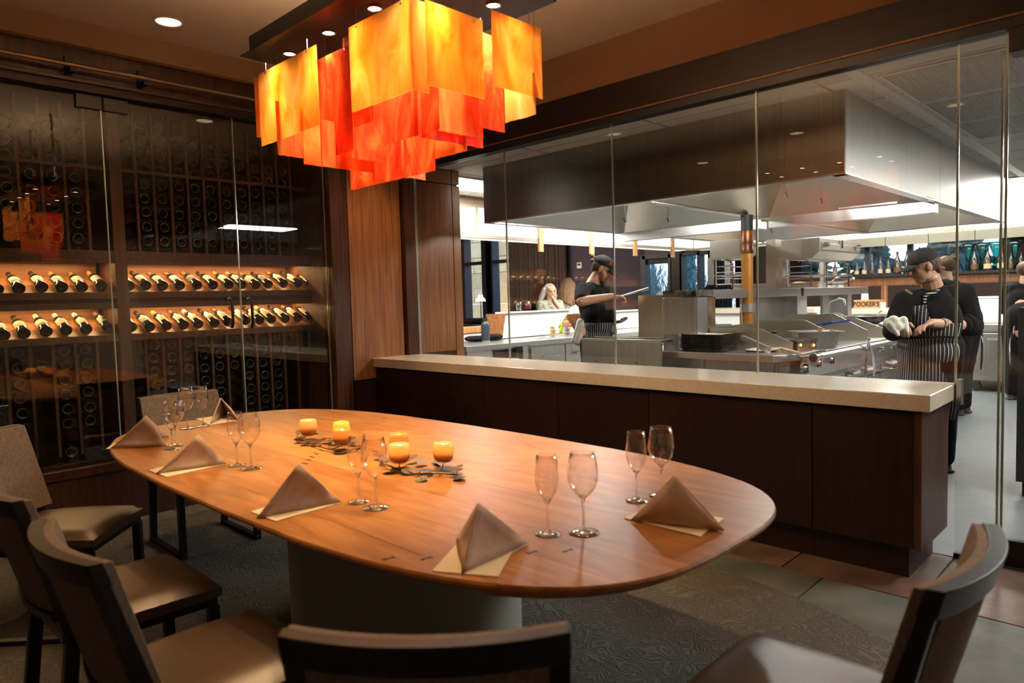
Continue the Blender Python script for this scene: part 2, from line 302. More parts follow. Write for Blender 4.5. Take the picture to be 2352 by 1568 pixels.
# ------------------------------------------------------------------ mesh builder, always in world metres
class MB:
    def __init__(s): s.v = []; s.f = []

    def quad(s, a, b, c, d):
        i = len(s.v); s.v += [Vector(a), Vector(b), Vector(c), Vector(d)]; s.f.append((i, i + 1, i + 2, i + 3)); return s

    def box(s, x0, x1, y0, y1, z0, z1, m=None):
        i = len(s.v)
        p = [Vector((x, y, z)) for z in (z0, z1) for y in (y0, y1) for x in (x0, x1)]
        if m is not None: p = [m @ q for q in p]
        s.v += p
        s.f += [(i, i + 2, i + 3, i + 1), (i + 4, i + 5, i + 7, i + 6), (i, i + 1, i + 5, i + 4), (i + 2, i + 6, i + 7, i + 3), (i, i + 4, i + 6, i + 2), (i + 1, i + 3, i + 7, i + 5)]
        return s

    def hexa(s, p8):
        """8 corners: bottom ring of four, then top ring of four (both counter-clockwise from above)"""
        i = len(s.v); s.v += [Vector(q) for q in p8]
        s.f += [(i + 3, i + 2, i + 1, i), (i + 4, i + 5, i + 6, i + 7)] + [(i + k, i + (k + 1) % 4, i + 4 + (k + 1) % 4, i + 4 + k) for k in range(4)]
        return s

    def prism(s, poly, z0, z1, cap=True):
        i = len(s.v); n = len(poly)
        s.v += [Vector((x, y, z0)) for x, y in poly] + [Vector((x, y, z1)) for x, y in poly]
        if cap: s.f += [tuple(range(i + n - 1, i - 1, -1)), tuple(range(i + n, i + 2 * n))]
        s.f += [(i + k, i + (k + 1) % n, i + n + (k + 1) % n, i + n + k) for k in range(n)]
        return s

    def extrude(s, ring, vec):
        """a closed polygon of 3-d points pushed along vec"""
        i = len(s.v); n = len(ring); vec = Vector(vec)
        s.v += [Vector(p) for p in ring] + [Vector(p) + vec for p in ring]
        s.f += [tuple(range(i + n - 1, i - 1, -1)), tuple(range(i + n, i + 2 * n))]
        s.f += [(i + k, i + (k + 1) % n, i + n + (k + 1) % n, i + n + k) for k in range(n)]
        return s

    def cyl(s, p0, p1, r0, r1=None, n=14, cap=True):
        p0 = Vector(p0); p1 = Vector(p1); r1 = r0 if r1 is None else r1
        d = (p1 - p0).normalized(); a = d.orthogonal().normalized(); b = d.cross(a); i = len(s.v)
        for p, r in ((p0, r0), (p1, r1)):
            s.v += [p + (a * math.cos(t) + b * math.sin(t)) * r for t in [2 * math.pi * k / n for k in range(n)]]
        s.f += [(i + k, i + (k + 1) % n, i + n + (k + 1) % n, i + n + k) for k in range(n)]
        if cap: s.f += [tuple(range(i + n - 1, i - 1, -1)), tuple(range(i + n, i + 2 * n))]
        return s

    def tube(s, pts, r, n=8):
        pts = [Vector(p) for p in pts]; i = len(s.v); rs = r if isinstance(r, (list, tuple)) else [r] * len(pts)
        a = None
        for k, p in enumerate(pts):
            d = (pts[min(k + 1, len(pts) - 1)] - pts[max(k - 1, 0)]).normalized()
            a = d.orthogonal().normalized() if a is None else (a - d * a.dot(d)).normalized()
            b = d.cross(a)
            s.v += [p + (a * math.cos(t) + b * math.sin(t)) * rs[k] for t in [2 * math.pi * q / n for q in range(n)]]
        for k in range(len(pts) - 1):
            o = i + k * n
            s.f += [(o + q, o + (q + 1) % n, o + n + (q + 1) % n, o + n + q) for q in range(n)]
        e = i + (len(pts) - 1) * n
        s.f += [tuple(range(i + n - 1, i - 1, -1)), tuple(range(e, e + n))]
        return s

    def lathe(s, prof, c=(0, 0, 0), n=20, m=None, close=False):
        c = Vector(c); i = len(s.v); k = len(prof)
        for r, z in prof:
            for q in range(n):
                t = 2 * math.pi * q / n; p = Vector((r * math.cos(t), r * math.sin(t), z))
                s.v.append((m @ p if m is not None else p) + c)
        for a in range(k - 1 if not close else k):
            o = i + a * n; o2 = i + ((a + 1) % k) * n
            s.f += [(o + q, o + (q + 1) % n, o2 + (q + 1) % n, o2 + q) for q in range(n)]
        if not close:
            if prof[0][0] > 1e-5: s.f.append(tuple(range(i + n - 1, i - 1, -1)))
            if prof[-1][0] > 1e-5: s.f.append(tuple(range(i + (k - 1) * n, i + k * n)))
        return s

    def ell(s, c, r, n=16, m=None):
        prof = [(math.sin(math.pi * k / n), -math.cos(math.pi * k / n)) for k in range(n + 1)]
        prof[0] = (1e-4, -1); prof[-1] = (1e-4, 1)
        r = Vector(r if not isinstance(r, (int, float)) else (r, r, r))
        mm = Matrix.Diagonal(r).to_3x3()
        if m is not None: mm = m @ mm
        return s.lathe(prof, c, n, mm)

    def caps(s, p0, r0, p1, r1, n=12):
        """tapered capsule"""
        p0 = Vector(p0); p1 = Vector(p1); d = p1 - p0; L = d.length
        d = d.normalized() if L > 1e-6 else Vector((0, 0, 1))
        a = d.orthogonal().normalized(); b = d.cross(a); i = len(s.v); rows = []
        for k in range(5): t = -math.pi / 2 + math.pi / 2 * k / 4; rows.append((p0 + d * r0 * math.sin(t), max(r0 * math.cos(t), 1e-4)))
        for k in range(5): t = math.pi / 2 * k / 4; rows.append((p1 + d * r1 * math.sin(t), max(r1 * math.cos(t), 1e-4)))
        for p, r in rows: s.v += [p + (a * math.cos(t) + b * math.sin(t)) * r for t in [2 * math.pi * q / n for q in range(n)]]
        for k in range(len(rows) - 1):
            o = i + k * n
            s.f += [(o + q, o + (q + 1) % n, o + n + (q + 1) % n, o + n + q) for q in range(n)]
        s.f += [tuple(range(i + n - 1, i - 1, -1)), tuple(range(i + (len(rows) - 1) * n, i + len(rows) * n))]
        return s


INV = {}


def mesh_of(name, mb, inv=None):
    me = bpy.data.meshes.new(name)
    vs = [inv @ v for v in mb.v] if inv is not None else mb.v
    me.from_pydata([tuple(v) for v in vs], [], mb.f)
    me.update()
    return me


def obj(name, mb, m, parent=None, smooth=False, bev=0.0, data=None, seg=2):
    inv = INV.get(parent.name) if parent else None
    me = data or mesh_of(name, mb, inv)
    if data is None:
        for k in (m if isinstance(m, (list, tuple)) else [m]): me.materials.append(k)
        if smooth:
            me.shade_smooth()
            if smooth != 'all': me.set_sharp_from_angle(angle=math.radians(38))
    o = bpy.data.objects.new(name, me); C.objects.link(o)
    if parent:
        o.parent = parent; INV[o.name] = INV.get(parent.name)
    if bev:
        b = o.modifiers.new('bevel', 'BEVEL'); b.width = bev; b.segments = seg; b.limit_method = 'ANGLE'; b.angle_limit = math.radians(40)
    return o


def tag(o, label=None, cat=None, group=None, kind=None):
    if label: o['label'] = label
    if cat: o['category'] = cat
    if group: o['group'] = group
    if kind: o['kind'] = kind
    return o


def thing(name, label, cat, loc=(0, 0, 0), rz=0.0, group=None, kind=None):
    o = bpy.data.objects.new(name, None); C.objects.link(o)
    o.empty_display_size = 0.1
    o.location = loc; o.rotation_euler = (0, 0, rz)
    mw = Matrix.Translation(Vector(loc)) @ Matrix.Rotation(rz, 4, 'Z')
    INV[o.name] = mw.inverted()
    return tag(o, label, cat, group, kind)


def one(name, mb, m, label, cat, loc=None, group=None, **k):
    """a thing that is one mesh, origin at loc"""
    if loc is None:
        loc = sum(mb.v, Vector()) / len(mb.v); loc.z = min(v.z for v in mb.v)
    loc = Vector(loc); mb.v = [v - loc for v in mb.v]
    o = obj(name, mb, m, **k); o.location = loc
    return tag(o, label, cat, group)


def struct(name, mb, m, parent=None, **k):
    o = obj(name, mb, m, parent, **k)
    if parent is None: o['kind'] = 'structure'
    return o


KIDS = {}


def kids(o):
    return [c for c in C.objects if c.parent == o]


def dup(root, loc, rz=None, label=None, group=None, tree=None):
    """a copy of a thing with copies of its parts and sub-parts"""
    if root.name not in KIDS: KIDS[root.name] = [(c, kids(c)) for c in kids(root)]
    r = root.copy(); C.objects.link(r); r.location = loc
    if rz is not None: r.rotation_euler = (0, 0, rz)
    if label: r['label'] = label
    if group: r['group'] = group
    for c, gs in KIDS[root.name]:
        k = c.copy(); C.objects.link(k); k.parent = r
        for g in gs:
            q = g.copy(); C.objects.link(q); q.parent = k
    return r


def B(*a, **k): return MB().box(*a, **k)


ORD = ['first', 'second', 'third', 'fourth', 'fifth', 'sixth', 'seventh', 'eighth', 'ninth', 'tenth', 'eleventh', 'twelfth', 'thirteenth', 'fourteenth', 'fifteenth', 'sixteenth']

# ================================================================== SETTING
XW = -5.30      # wood wall to the right of the wine cabinet
YG = 4.139      # glass partition
ZC = 3.20       # dining ceiling
ZK = 2.69       # kitchen ceiling
# floors: a slab with the tiles that can be told apart as parts
fl = struct('floor', B(-5.6, 2.6, -2.6, YG, -0.12, -0.008), grout)
rows = [(3.45, 4.13, slate_b, 0.62, 0.30), (2.62, 3.44, slate_g, 0.92, 0.55), (1.78, 2.61, slate_g, 0.92, 0.1), (0.94, 1.77, slate_g, 0.92, 0.4), (0.10, 0.93, slate_g, 0.92, 0.0), (-0.74, 0.09, slate_g, 0.92, 0.3)]
for y0, y1, m_, w_, off in rows:
    x = -5.5 + off - w_
    while x < 2.5:
        a, b = max(x, -5.5), min(x + w_ - 0.008, 2.55)
        if b > a + 0.02 and not (-4.6 < a and b < -0.9 and y1 < 2.7):
            obj('tile', B(a, b, y0, y1, -0.02, rnd.uniform(-0.0008, 0.0)), m_, fl, bev=0.002)
        x += w_
ce = struct('ceiling', B(-5.6, 2.6, -2.6, YG + 0.02, ZC, ZC + 0.12), ceil_p)
# long wall above the glass: tan paint, brown header beam, thin track
struct('wall_kitchen_side', B(-5.6, 2.6, YG - 0.02, YG + 0.16, 2.885, ZC), paint)
hb = struct('trim_1', B(-5.6, 2.6, YG - 0.035, YG + 0.19, 2.665, 2.885), wood_head)
struct('trim_2', B(-5.25, 2.6, YG - 0.045, YG + 0.05, 2.612, 2.664), blackm)
struct('trim_3', B(-5.25, 2.6, YG - 0.052, YG - 0.034, 2.664, 2.674), wood_panel)
# left wall, behind and above the wine cabinet
struct('wall_left', B(-6.25, -6.1, -2.6, 3.4, 0, ZC), wood_dark)
struct('wall_left_upper', B(-6.1, -5.02, -2.6, YG, 3.05, ZC), paint)
struct('wall_near', B(-6.1, 2.6, -2.75, -2.6, 0, ZC), paint)
struct('wall_right', B(2.6, 2.75, -2.75, YG, 0, ZC), paint)
# walnut wall right of the cabinet, runs through the glass into the kitchen
wp = struct('wall_end', B(-5.62, XW - 0.02, 3.13, 4.72, 0, 2.69), wood_dark)
obj('panel', B(XW - 0.02, XW + 0.012, 3.42, 3.98, 0.72, 2.66), wood_panel, wp, bev=0.003)
obj('panel', B(XW - 0.02, XW + 0.012, 3.42, 3.98, 0.0, 0.705), wood_dark, wp, bev=0.003)
obj('panel', B(XW - 0.02, XW + 0.012, 4.175, 4.62, 0.905, 2.535), wood_panel, wp, bev=0.003)
obj('panel', B(XW - 0.02, XW + 0.012, 4.175, 4.62, 2.55, 2.685), wood_panel, wp, bev=0.003)
obj('panel', B(XW - 0.02, XW + 0.012, 4.628, 4.725, 0.0, 2.535), wood_panel, wp, bev=0.003)
obj('panel', B(XW - 0.02, XW + 0.012, 4.628, 4.725, 2.55, 2.685), wood_panel, wp, bev=0.003)
obj('stile', B(XW - 0.02, XW + 0.05, 4.0, 4.12, 0.72, 2.66), wood_red, wp, bev=0.003)
obj('stile', B(XW - 0.02, XW + 0.03, 3.22, 3.40, 0, 2.66), wood_red, wp, bev=0.003)
obj('stile', B(XW - 0.05, XW - 0.03, 3.13, 3.22, 0, 2.66), wood_dark, wp)
obj('glass_channel', B(XW + 0.012, XW + 0.05, YG - 0.012, YG + 0.012, 0.905, 2.615), edge_m, wp)

# glass partition: one window with a pane per sheet
wz = thing('window_1', None, None, (-2.9, YG, 0.9), kind='structure')
joints = [XW + 0.05] + [at(x, y, 'y', YG).x for x, y in ((1160, 400), (1407, 400), (1738, 400), (2200, 400))]
joints += [-0.668]
zb = [0.905, 0.905, 0.905, 0.905, 0.02]
for k in range(5):
    a, b = joints[k] + 0.003, joints[k + 1] - 0.003
    obj('pane', B(a, b, YG - 0.005, YG + 0.005, zb[k], 2.612), pane_m, wz)
    obj('glass_edge', B(b - 0.002, b + 0.008, YG - 0.006, YG + 0.006, zb[k], 2.612), edge_m, wz)
obj('pane', B(-0.69, 0.9, YG + 0.045, YG + 0.055, 0.1, 2.53), pane_m, wz)
obj('glass_edge', B(-0.70, -0.69, YG + 0.044, YG + 0.056, 0.1, 2.53), edge_m, wz)
obj('bottom_rail', B(-0.69, 1.6, YG + 0.03, YG + 0.07, 0.0, 0.13), blackm, wz, bev=0.003)
obj('top_rail', B(-0.66, 1.6, YG - 0.04, YG + 0.09, 2.50, 2.62), blackm, wz, bev=0.003)
obj('floor_channel', B(-0.87, -0.66, YG - 0.015, YG + 0.015, 0.0, 0.025), blackm, wz)

# counter under the glass
yf = 3.63
ct = thing('sill_counter', 'long dark wood counter with a thick cream stone top below the kitchen window', 'counter', (-3.0, 3.9, 0))
obj('stone_top', MB().prism([(XW, 3.622), (-0.862, 3.622), (-0.868, YG - 0.012), (XW, YG - 0.012)], 0.826, 0.905), stone, ct, bev=0.004)
obj('sill_ledge', B(XW, -0.86, YG - 0.012, YG + 0.05, 0.815, 0.904), stone, ct)
px_ = [-5.29, -4.62, -3.88, -3.14, -2.40, at(1867, 1000, 'y', 3.66).x, -0.93]
for k in range(6):
    obj('panel', B(px_[k] + 0.002, px_[k + 1] - 0.002, 3.652, 3.675, 0.16, 0.815), wood_dark, ct, bev=0.0015)
obj('cabinet_body', B(-5.29, -0.935, 3.676, YG, 0.155, 0.825), wood_dark, ct)
obj('end_panel', B(-0.932, -0.90, 3.645, YG - 0.005, 0.155, 0.825), wood_red, ct, bev=0.002)
obj('toe_kick', B(-5.29, -0.965, 3.70, YG - 0.01, 0.0, 0.155), wood_dark, ct)
obj('end_channel', B(-0.862, -0.84, YG - 0.03, YG + 0.02, 0.80, 0.93), steel, ct)

# rug: big rounded rug with a swirl pattern
sw = bpy.data.materials.new('swirl_rug'); sw.use_nodes = True
n = sw.node_tree.nodes; l = sw.node_tree.links; b_ = n['Principled BSDF']; b_.inputs['Roughness'].default_value = 0.97
t_ = n.new('ShaderNodeTexCoord'); n1 = n.new('ShaderNodeTexNoise'); n1.inputs['Scale'].default_value = 5.5; n1.inputs['Detail'].default_value = 2; n1.inputs['Distortion'].default_value = 1.6
ml = n.new('ShaderNodeMath'); ml.operation = 'MULTIPLY'; ml.inputs[1].default_value = 95
fr_ = n.new('ShaderNodeMath'); fr_.operation = 'SINE'
r_ = n.new('ShaderNodeValToRGB'); r_.color_ramp.elements[0].color = (0.075, 0.069, 0.062, 1); r_.color_ramp.elements[1].color = (0.120, 0.111, 0.099, 1)
r_.color_ramp.elements[0].position = 0.0; r_.color_ramp.elements[1].position = 0.9
n2 = n.new('ShaderNodeTexNoise'); n2.inputs['Scale'].default_value = 1.1; n2.inputs['Detail'].default_value = 5
mx_ = n.new('ShaderNodeMix'); mx_.data_type = 'RGBA'; mx_.blend_type = 'MULTIPLY'; mx_.inputs['Factor'].default_value = 0.75
r2 = n.new('ShaderNodeValToRGB'); r2.color_ramp.elements[0].position = 0.35; r2.color_ramp.elements[1].position = 0.62
r2.color_ramp.elements[0].color = (0.55, 0.5, 0.45, 1); r2.color_ramp.elements[1].color = (1, 1, 1, 1)
l.new(t_.outputs['Object'], n1.inputs['Vector']); l.new(n1.outputs[0], ml.inputs[0]); l.new(ml.outputs[0], fr_.inputs[0]); l.new(fr_.outputs[0], r_.inputs[0])
l.new(t_.outputs['Object'], n2.inputs['Vector']); l.new(n2.outputs[0], r2.inputs[0]); l.new(r_.outputs[0], mx_.inputs['A']); l.new(r2.outputs[0], mx_.inputs['B']); l.new(mx_.outputs['Result'], b_.inputs['Base Color'])
bp_ = n.new('ShaderNodeBump'); bp_.inputs['Strength'].default_value = 0.5; bp_.inputs['Distance'].default_value = 0.004; l.new(fr_.outputs[0], bp_.inputs['Height']); l.new(bp_.outputs[0], b_.inputs['Normal'])
ring = []
for k in range(96):
    t = 2 * math.pi * k / 96; cx, sy = math.cos(t), math.sin(t); e = 2 / 2.6
    ring.append((-2.45 + 2.42 * math.copysign(abs(cx) ** e, cx), 1.35 + 1.88 * math.copysign(abs(sy) ** e, sy)))
one('area_rug', MB().prism(ring, 0.0, 0.010), sw, 'large rounded grey brown rug with a swirling pile under the dining table', 'rug')

# ---------------------------------------------------------------- kitchen and bar room shell
struct('floor_kitchen', B(-6.6, 3.5, YG, 12.6, -0.12, 0.0), kfloor)
struct('floor_bar', B(-20.5, -6.6, YG - 3, 16.6, -0.12, 0.0), wood_dark)
kc = struct('ceiling_kitchen', B(-6.7, 3.5, YG + 0.19, 11.5, ZK + 0.03, ZK + 0.12), cgrid)
gx = [-6.6 + 1.22 * k for k in range(9)]; gy = [YG + 0.2] + [4.62 + 0.61 * k for k in range(12)]
perf = mat('perforated_tile', (0.40, 0.38, 0.35), 0.7)
for i in range(len(gx) - 1):
    for j in range(len(gy) - 1):
        x0, x1, y0, y1 = gx[i], gx[i + 1], gy[j], gy[j + 1]
        if -5.0 < x0 and x1 < -1.6 and 4.8 < y0 and y1 < 10.3: continue
        if any(abs((x0 + x1) / 2 - tx) < 0.01 and False for tx, ty, _p in TROF): continue
        obj('ceiling_tile', B(x0 + 0.012, x1 - 0.012, y0 + 0.008, y1 - 0.008, ZK - 0.002, ZK + 0.03), ctile, kc)
# perforated return grilles over the walkway
for (a, b, y0, y1) in ((-1.40, -0.42, 4.66, 5.55), (-1.40, -0.42, 5.58, 6.45), (-1.40, -0.42, 6.48, 7.30)):
    g = struct('trim_4', B(a, b, y0, y1, ZK - 0.014, ZK - 0.003), cgrid)
    s_ = MB(); k = a + 0.02
    while k < b - 0.02:
        s_.box(k, k + 0.006, y0 + 0.02, y1 - 0.02, ZK - 0.017, ZK - 0.0145); k += 0.0115
    q = obj('grille_slats', s_, perf, g); q['kind'] = 'stuff'
struct('trim_5', B(-1.52, -1.44, 4.35, 10.4, ZK - 0.012, ZK - 0.002), cgrid)
TRN = ['over the walkway behind the heavier cook', 'over the far end of the walkway', 'over the right aisle near the glass', 'over the far right aisle', 'left of the hood near the glass', 'left of the hood farther back', 'behind the hood, left one', 'behind the hood, right one']
for (tx, ty, _p), nm in zip(TROF, TRN):
    t = thing('ceiling_light', 'rectangular white light panel of the kitchen ceiling ' + nm, 'ceiling light', (tx, ty, ZK - 0.02), group='light panels of the kitchen ceiling')
    obj('frame', B(tx - 0.32, tx + 0.32, ty - 0.62, ty + 0.62, ZK - 0.018, ZK - 0.004), cgrid, t)
    obj('lens', B(tx - 0.29, tx + 0.29, ty - 0.59, ty + 0.59, ZK - 0.021, ZK - 0.018), trof_m, t)

# lit soffit band round the kitchen
XB, YB, Z0, Z1 = -6.5, 11.4, 2.20, 2.56
sb = struct('trim_6', B(XB - 0.5, XB, 4.3, YB + 0.4, Z1 + 0.02, ZC), mat('soffit_wood', (0.42, 0.27, 0.19), 0.5, c2=(0.5, 0.34, 0.25), scale=6, stretch=(4, 0.3, 4)))
struct('trim_7', B(XB, 3.5, YB, YB + 0.4, Z1 + 0.02, ZC), MATS['soffit_wood'])
frame_c = mat('band_frame', (0.42, 0.36, 0.26), 0.5)
lb = thing('light_box_band', 'long backlit white band hung around the kitchen under the ceiling', 'light box', (XB, YB, Z0))
ys = [4.35, 5.97, 6.95, 7.9, 8.85, 9.8, 10.75, YB]
ys = [4.35, at(1094, 500, 'x', XB).y, at(1240, 500, 'x', XB).y, at(1357, 560, 'x', XB).y, at(1457, 560, 'x', XB).y, at(1543, 560, 'x', XB).y, YB]
for k in range(len(ys) - 1):
    obj('lit_panel', B(XB - 0.02, XB, ys[k] + 0.012, ys[k + 1] - 0.012, Z0 + 0.02, Z1), band_m, lb)
    obj('soffit_lens', B(XB - 0.32, XB - 0.02, ys[k] + 0.012, ys[k + 1] - 0.012, Z0 - 0.01, Z0), mat('soft_lens' + str(k), (1, 1, 1), 0.6, emit=(1, 0.95, 0.8), estr=0.75), lb)
    obj('frame_bar', B(XB - 0.02, XB + 0.012, ys[k] - 0.018, ys[k] + 0.018, Z0, Z1), frame_c, lb)
obj('frame_bar', B(XB - 0.03, XB + 0.015, 4.35, YB, Z0 - 0.02, Z0 + 0.022), frame_c, lb)
obj('frame_bar', B(XB - 0.03, XB + 0.015, 4.35, YB, Z1, Z1 + 0.03), frame_c, lb)
xs = [XB, -5.2, -4.2, -3.1, at(2200, 540, 'y', YB).x, -0.3, 1.2, 3.4]
for k in range(len(xs) - 1):
    obj('lit_panel', B(xs[k] + 0.015, xs[k + 1] - 0.015, YB, YB + 0.02, Z0 + 0.02, Z1), band_m, lb)
    obj('soffit_lens', B(xs[k] + 0.015, xs[k + 1] - 0.015, YB + 0.02, YB + 0.3, Z0 - 0.01, Z0), MATS['soft_lens0'], lb)
    obj('frame_bar', B(xs[k] - 0.02, xs[k] + 0.02, YB - 0.012, YB + 0.02, Z0, Z1), frame_c, lb)
obj('frame_bar', B(XB, 3.4, YB - 0.015, YB + 0.03, Z0 - 0.02, Z0 + 0.022), frame_c, lb)
obj('frame_bar', B(XB, 3.4, YB - 0.015, YB + 0.03, Z1, Z1 + 0.03), frame_c, lb)
for px, py in ((1240, 565), (1357, 575), (1457, 577), (1543, 580)):
    y = at(px, 560, 'x', XB).y
    obj('wood_strap', B(XB, XB + 0.03, y - 0.045, y + 0.045, Z0 - 0.16, Z1 + 0.05), wood_light, lb)

# far wall of the bar room with windows
YF = 16.0


def wx(px, py): return at(px, py, 'y', YF).x


struct('wall_far_left', B(-20.5, wx(1066, 600) - 0.1, YF, YF + 0.2, 0, 3.6), wood_dark)
struct('wall_far_sill', B(-20.4, -5.3, YF, YF + 0.2, 0, 0.75), wall_p)
struct('wall_far_top', B(-20.4, -5.3, YF, YF + 0.2, 3.45, 3.7), wood_dark)
struct('wall_far_middle', B(wx(1182, 650), wx(1482, 650), YF, YF + 0.2, 0.75, 3.45), wall_p)
struct('wall_far_pier', B(wx(1545, 650), wx(1570, 650), YF - 0.1, YF + 0.2, 0.7, 3.45), wood_dark)
struct('wall_far_head', B(wx(1482, 650), -5.3, YF, YF + 0.2, 2.42, 3.45), wood_dark)
struct('wall_far_right', B(wx(1690, 650), -6.4, YF - 0.02, YF + 0.2, 0.7, 2.5), wood_dark)
struct('wall_outer_left', B(-20.7, -20.5, 1, 16.6, 0, 3.7), wall_p)
struct('ceiling_bar', B(-20.6, -6.7, 1.0, 16.3, 3.6, 3.75), wood_dark)
struct('ceiling_bar_right', B(-6.9, 3.5, YB + 0.4, 16.3, 3.25, 3.4), wood_dark)
struct('wall_bar_near', B(-20.6, -5.6, 3.9, 4.13, 0, 3.6), wood_dark)
# windows
wi = thing('window_2', None, None, (wx(1120, 650), YF, 0.75), kind='structure')
X = [wx(1066, 650), wx(1074, 650), wx(1113, 650), wx(1138, 650), wx(1150, 650), wx(1182, 650)]
for a, b in ((X[0], X[1]), (X[2], X[3]), (X[4] - 0.55, X[4] - 0.3), (X[5] - 0.12, X[5] + 0.05)):
    obj('mullion', B(a, b, YF - 0.12, YF + 0.2, 0.75, 3.45), window_frame_m, wi)
obj('transom', B(X[0], X[5], YF - 0.1, YF + 0.15, at(1110, 600, 'y', YF).z - 0.1, at(1110, 600, 'y', YF).z), window_frame_m, wi)
obj('sill', B(X[0], X[5], YF - 0.25, YF + 0.2, 0.7, 0.8), window_frame_m, wi)
obj('pane', B(X[0], X[5], YF + 0.08, YF + 0.09, 0.8, 3.45), pane_m, wi)
wi = thing('window_3', None, None, (wx(1512, 650), YF, 0.75), kind='structure')
X = [wx(1480, 650), wx(1547, 650)]
for a, b in ((X[0] - 0.05, X[0] + 0.1), (X[1] - 0.1, X[1])):
    obj('jamb', B(a, b, YF - 0.1, YF + 0.15, 0.75, 2.45), window_frame_m, wi)
obj('head', B(X[0], X[1], YF - 0.1, YF + 0.15, 2.36, 2.46), window_frame_m, wi)
obj('blind_roll', B(X[0] + 0.1, X[1] - 0.1, YF - 0.02, YF + 0.05, 2.22, 2.36), curtain_b, wi)
obj('pane', B(X[0] + 0.1, X[1] - 0.1, YF + 0.08, YF + 0.09, 0.75, 2.4), pane_m, wi)
wi = thing('window_4', None, None, (wx(1620, 650), YF, 0.75), kind='structure')
X = [wx(1570, 650), wx(1642, 650)]
xm = wx(1609, 650)
for a, b in ((X[0] - 0.05, X[0] + 0.03), (xm - 0.04, xm + 0.04), (X[1] - 0.04, X[1] + 0.12)):
    obj('mullion', B(a, b, YF - 0.1, YF + 0.15, 0.75, 2.45), window_frame_m, wi)
obj('head', B(X[0], X[1], YF - 0.1, YF + 0.15, 2.38, 2.46), window_frame_m, wi)
obj('pane', B(X[0], xm - 0.04, YF + 0.08, YF + 0.09, 0.75, 2.4), pane_m, wi)
obj('pane', B(xm + 0.04, X[1], YF + 0.08, YF + 0.09, 0.75, 2.4), pane_m, wi)


def curtain(name, x0, x1, y, z0, z1, m_, label, folds):
    mb = MB(); N = folds * 8; i0 = 0
    for k in range(N + 1):
        x = x0 + (x1 - x0) * k / N; yy = y + 0.06 * math.sin(k / 8 * 2 * math.pi) + 0.02 * math.sin(k * 1.3)
        mb.v += [Vector((x, yy, z0)), Vector((x, yy, z1)), Vector((x, yy + 0.015, z0)), Vector((x, yy + 0.015, z1))]
    for k in range(N):
        a = k * 4; b = a + 4
        mb.f += [(a, b, b + 1, a + 1), (a + 2, a + 3, b + 3, b + 2)]
    return one(name, mb, m_, label, 'curtain', smooth='all')


curtain('drape', wx(1183, 650), wx(1313, 650), YF - 0.25, 0.0, 3.4, curtain_m, 'wide dark brown pleated curtain beside the tall far window', 17)
curtain('drape', wx(1640, 650), wx(1700, 650) - 0.05, YF - 0.3, 0.0, 2.6, curtain_b, 'bluish dark curtain right of the window with the conifers', 9)
th = thing('wall_thermostat', 'small white box on the plum wall behind the bearded cook', 'thermostat', (wx(1333, 612), YF - 0.03, at(1333, 620, 'y', YF).z))
a = at(1327, 603, 'y', YF); b = at(1338, 616, 'y', YF)
obj('casing', B(a.x, b.x, YF - 0.05, YF, b.z, a.z), white_m, th, bev=0.01)
obj('display', B(a.x + 0.03, b.x - 0.03, YF - 0.056, YF - 0.05, (a.z + b.z) / 2, a.z - 0.03), rubber, th)
# outside: stone building, conifers, bare trees
ou = thing('stone_building', 'tan stone block building with a slate blue roof seen outside the left window', 'building', (-19.5, 20, 0))
for r in range(7):
    for c in range(4):
        x = -24 + c * 1.45 + (0.6 if r % 2 else 0)
        obj('stone_block', B(x, x + 1.42, 19.5, 20.2, r * 0.62, r * 0.62 + 0.60), tanstone, ou)
obj('side_wall', B(-18.2, -15, 21.0, 21.4, 0, 3.2), mat('slate_blue', (0.10, 0.19, 0.27), 0.8), ou)
obj('roof', MB().hexa([(-18.4, 20.2, 3.25), (-14.6, 20.2, 3.25), (-14.6, 24, 3.7), (-18.4, 24, 3.7), (-18.4, 20.1, 3.4), (-14.6, 20.1, 3.4), (-14.6, 24, 5.2), (-18.4, 24, 5.2)]), MATS['slate_blue'], ou)
leafm = mat('needle_green', (0.06, 0.13, 0.12), 0.9, c2=(0.14, 0.24, 0.24), scale=8)
barkm = mat('pale_bark', (0.30, 0.34, 0.36), 0.9)
struct('ground_outside', B(-60, 40, 16.4, 90, -1.0, -0.9), mat('winter_grass', (0.10, 0.14, 0.10), 0.9))


def conifer(x, y, h, r, label):
    t = thing('conifer', label, 'tree', (x, y, -0.9))
    obj('trunk', MB().cyl((x, y, -0.9), (x, y, h), 0.12, 0.03, 8), barkm, t)
    mb = MB(); N = 26
    for k in range(N):
        z = -0.4 + (h + 0.4) * k / N; rr = r * 0.6 * (1 - k / N) * (0.85 + 0.3 * rnd.random())
        for q in range(11):
            a = rnd.random() * 6.28; l_ = rr * rnd.uniform(0.7, 1.1)
            p = Vector((x + l_ * math.cos(a), y + l_ * math.sin(a), z + rnd.uniform(-0.2, 0.1)))
            mb.caps((x, y, z + 0.25), 0.10, p, 0.05, 5)
    obj('foliage', mb, leafm, t)


def bare(x, y, h, label, seed):
    rr = random.Random(seed); t = thing('bare_tree', label, 'tree', (x, y, -0.9)); mb = MB()

    def br(p, d, L, r, n_):
        q = p + d * L; mb.cyl(p, q, r, r * 0.7, 5, cap=False)
        if n_ > 0:
            for _ in range(3):
                e = (d + Vector((rr.uniform(-0.75, 0.75), rr.uniform(-0.5, 0.5), rr.uniform(-0.1, 0.55)))).normalized()
                br(p + d * L * rr.uniform(0.5, 1), e, L * rr.uniform(0.6, 0.85), r * 0.62, n_ - 1)
    br(Vector((x, y, -0.9)), Vector((0.03, 0, 1)), h * 0.33, 0.07, 5)
    obj('branches', mb, barkm, t)


def ox(px, y): return at(px, 640, 'y', y).x


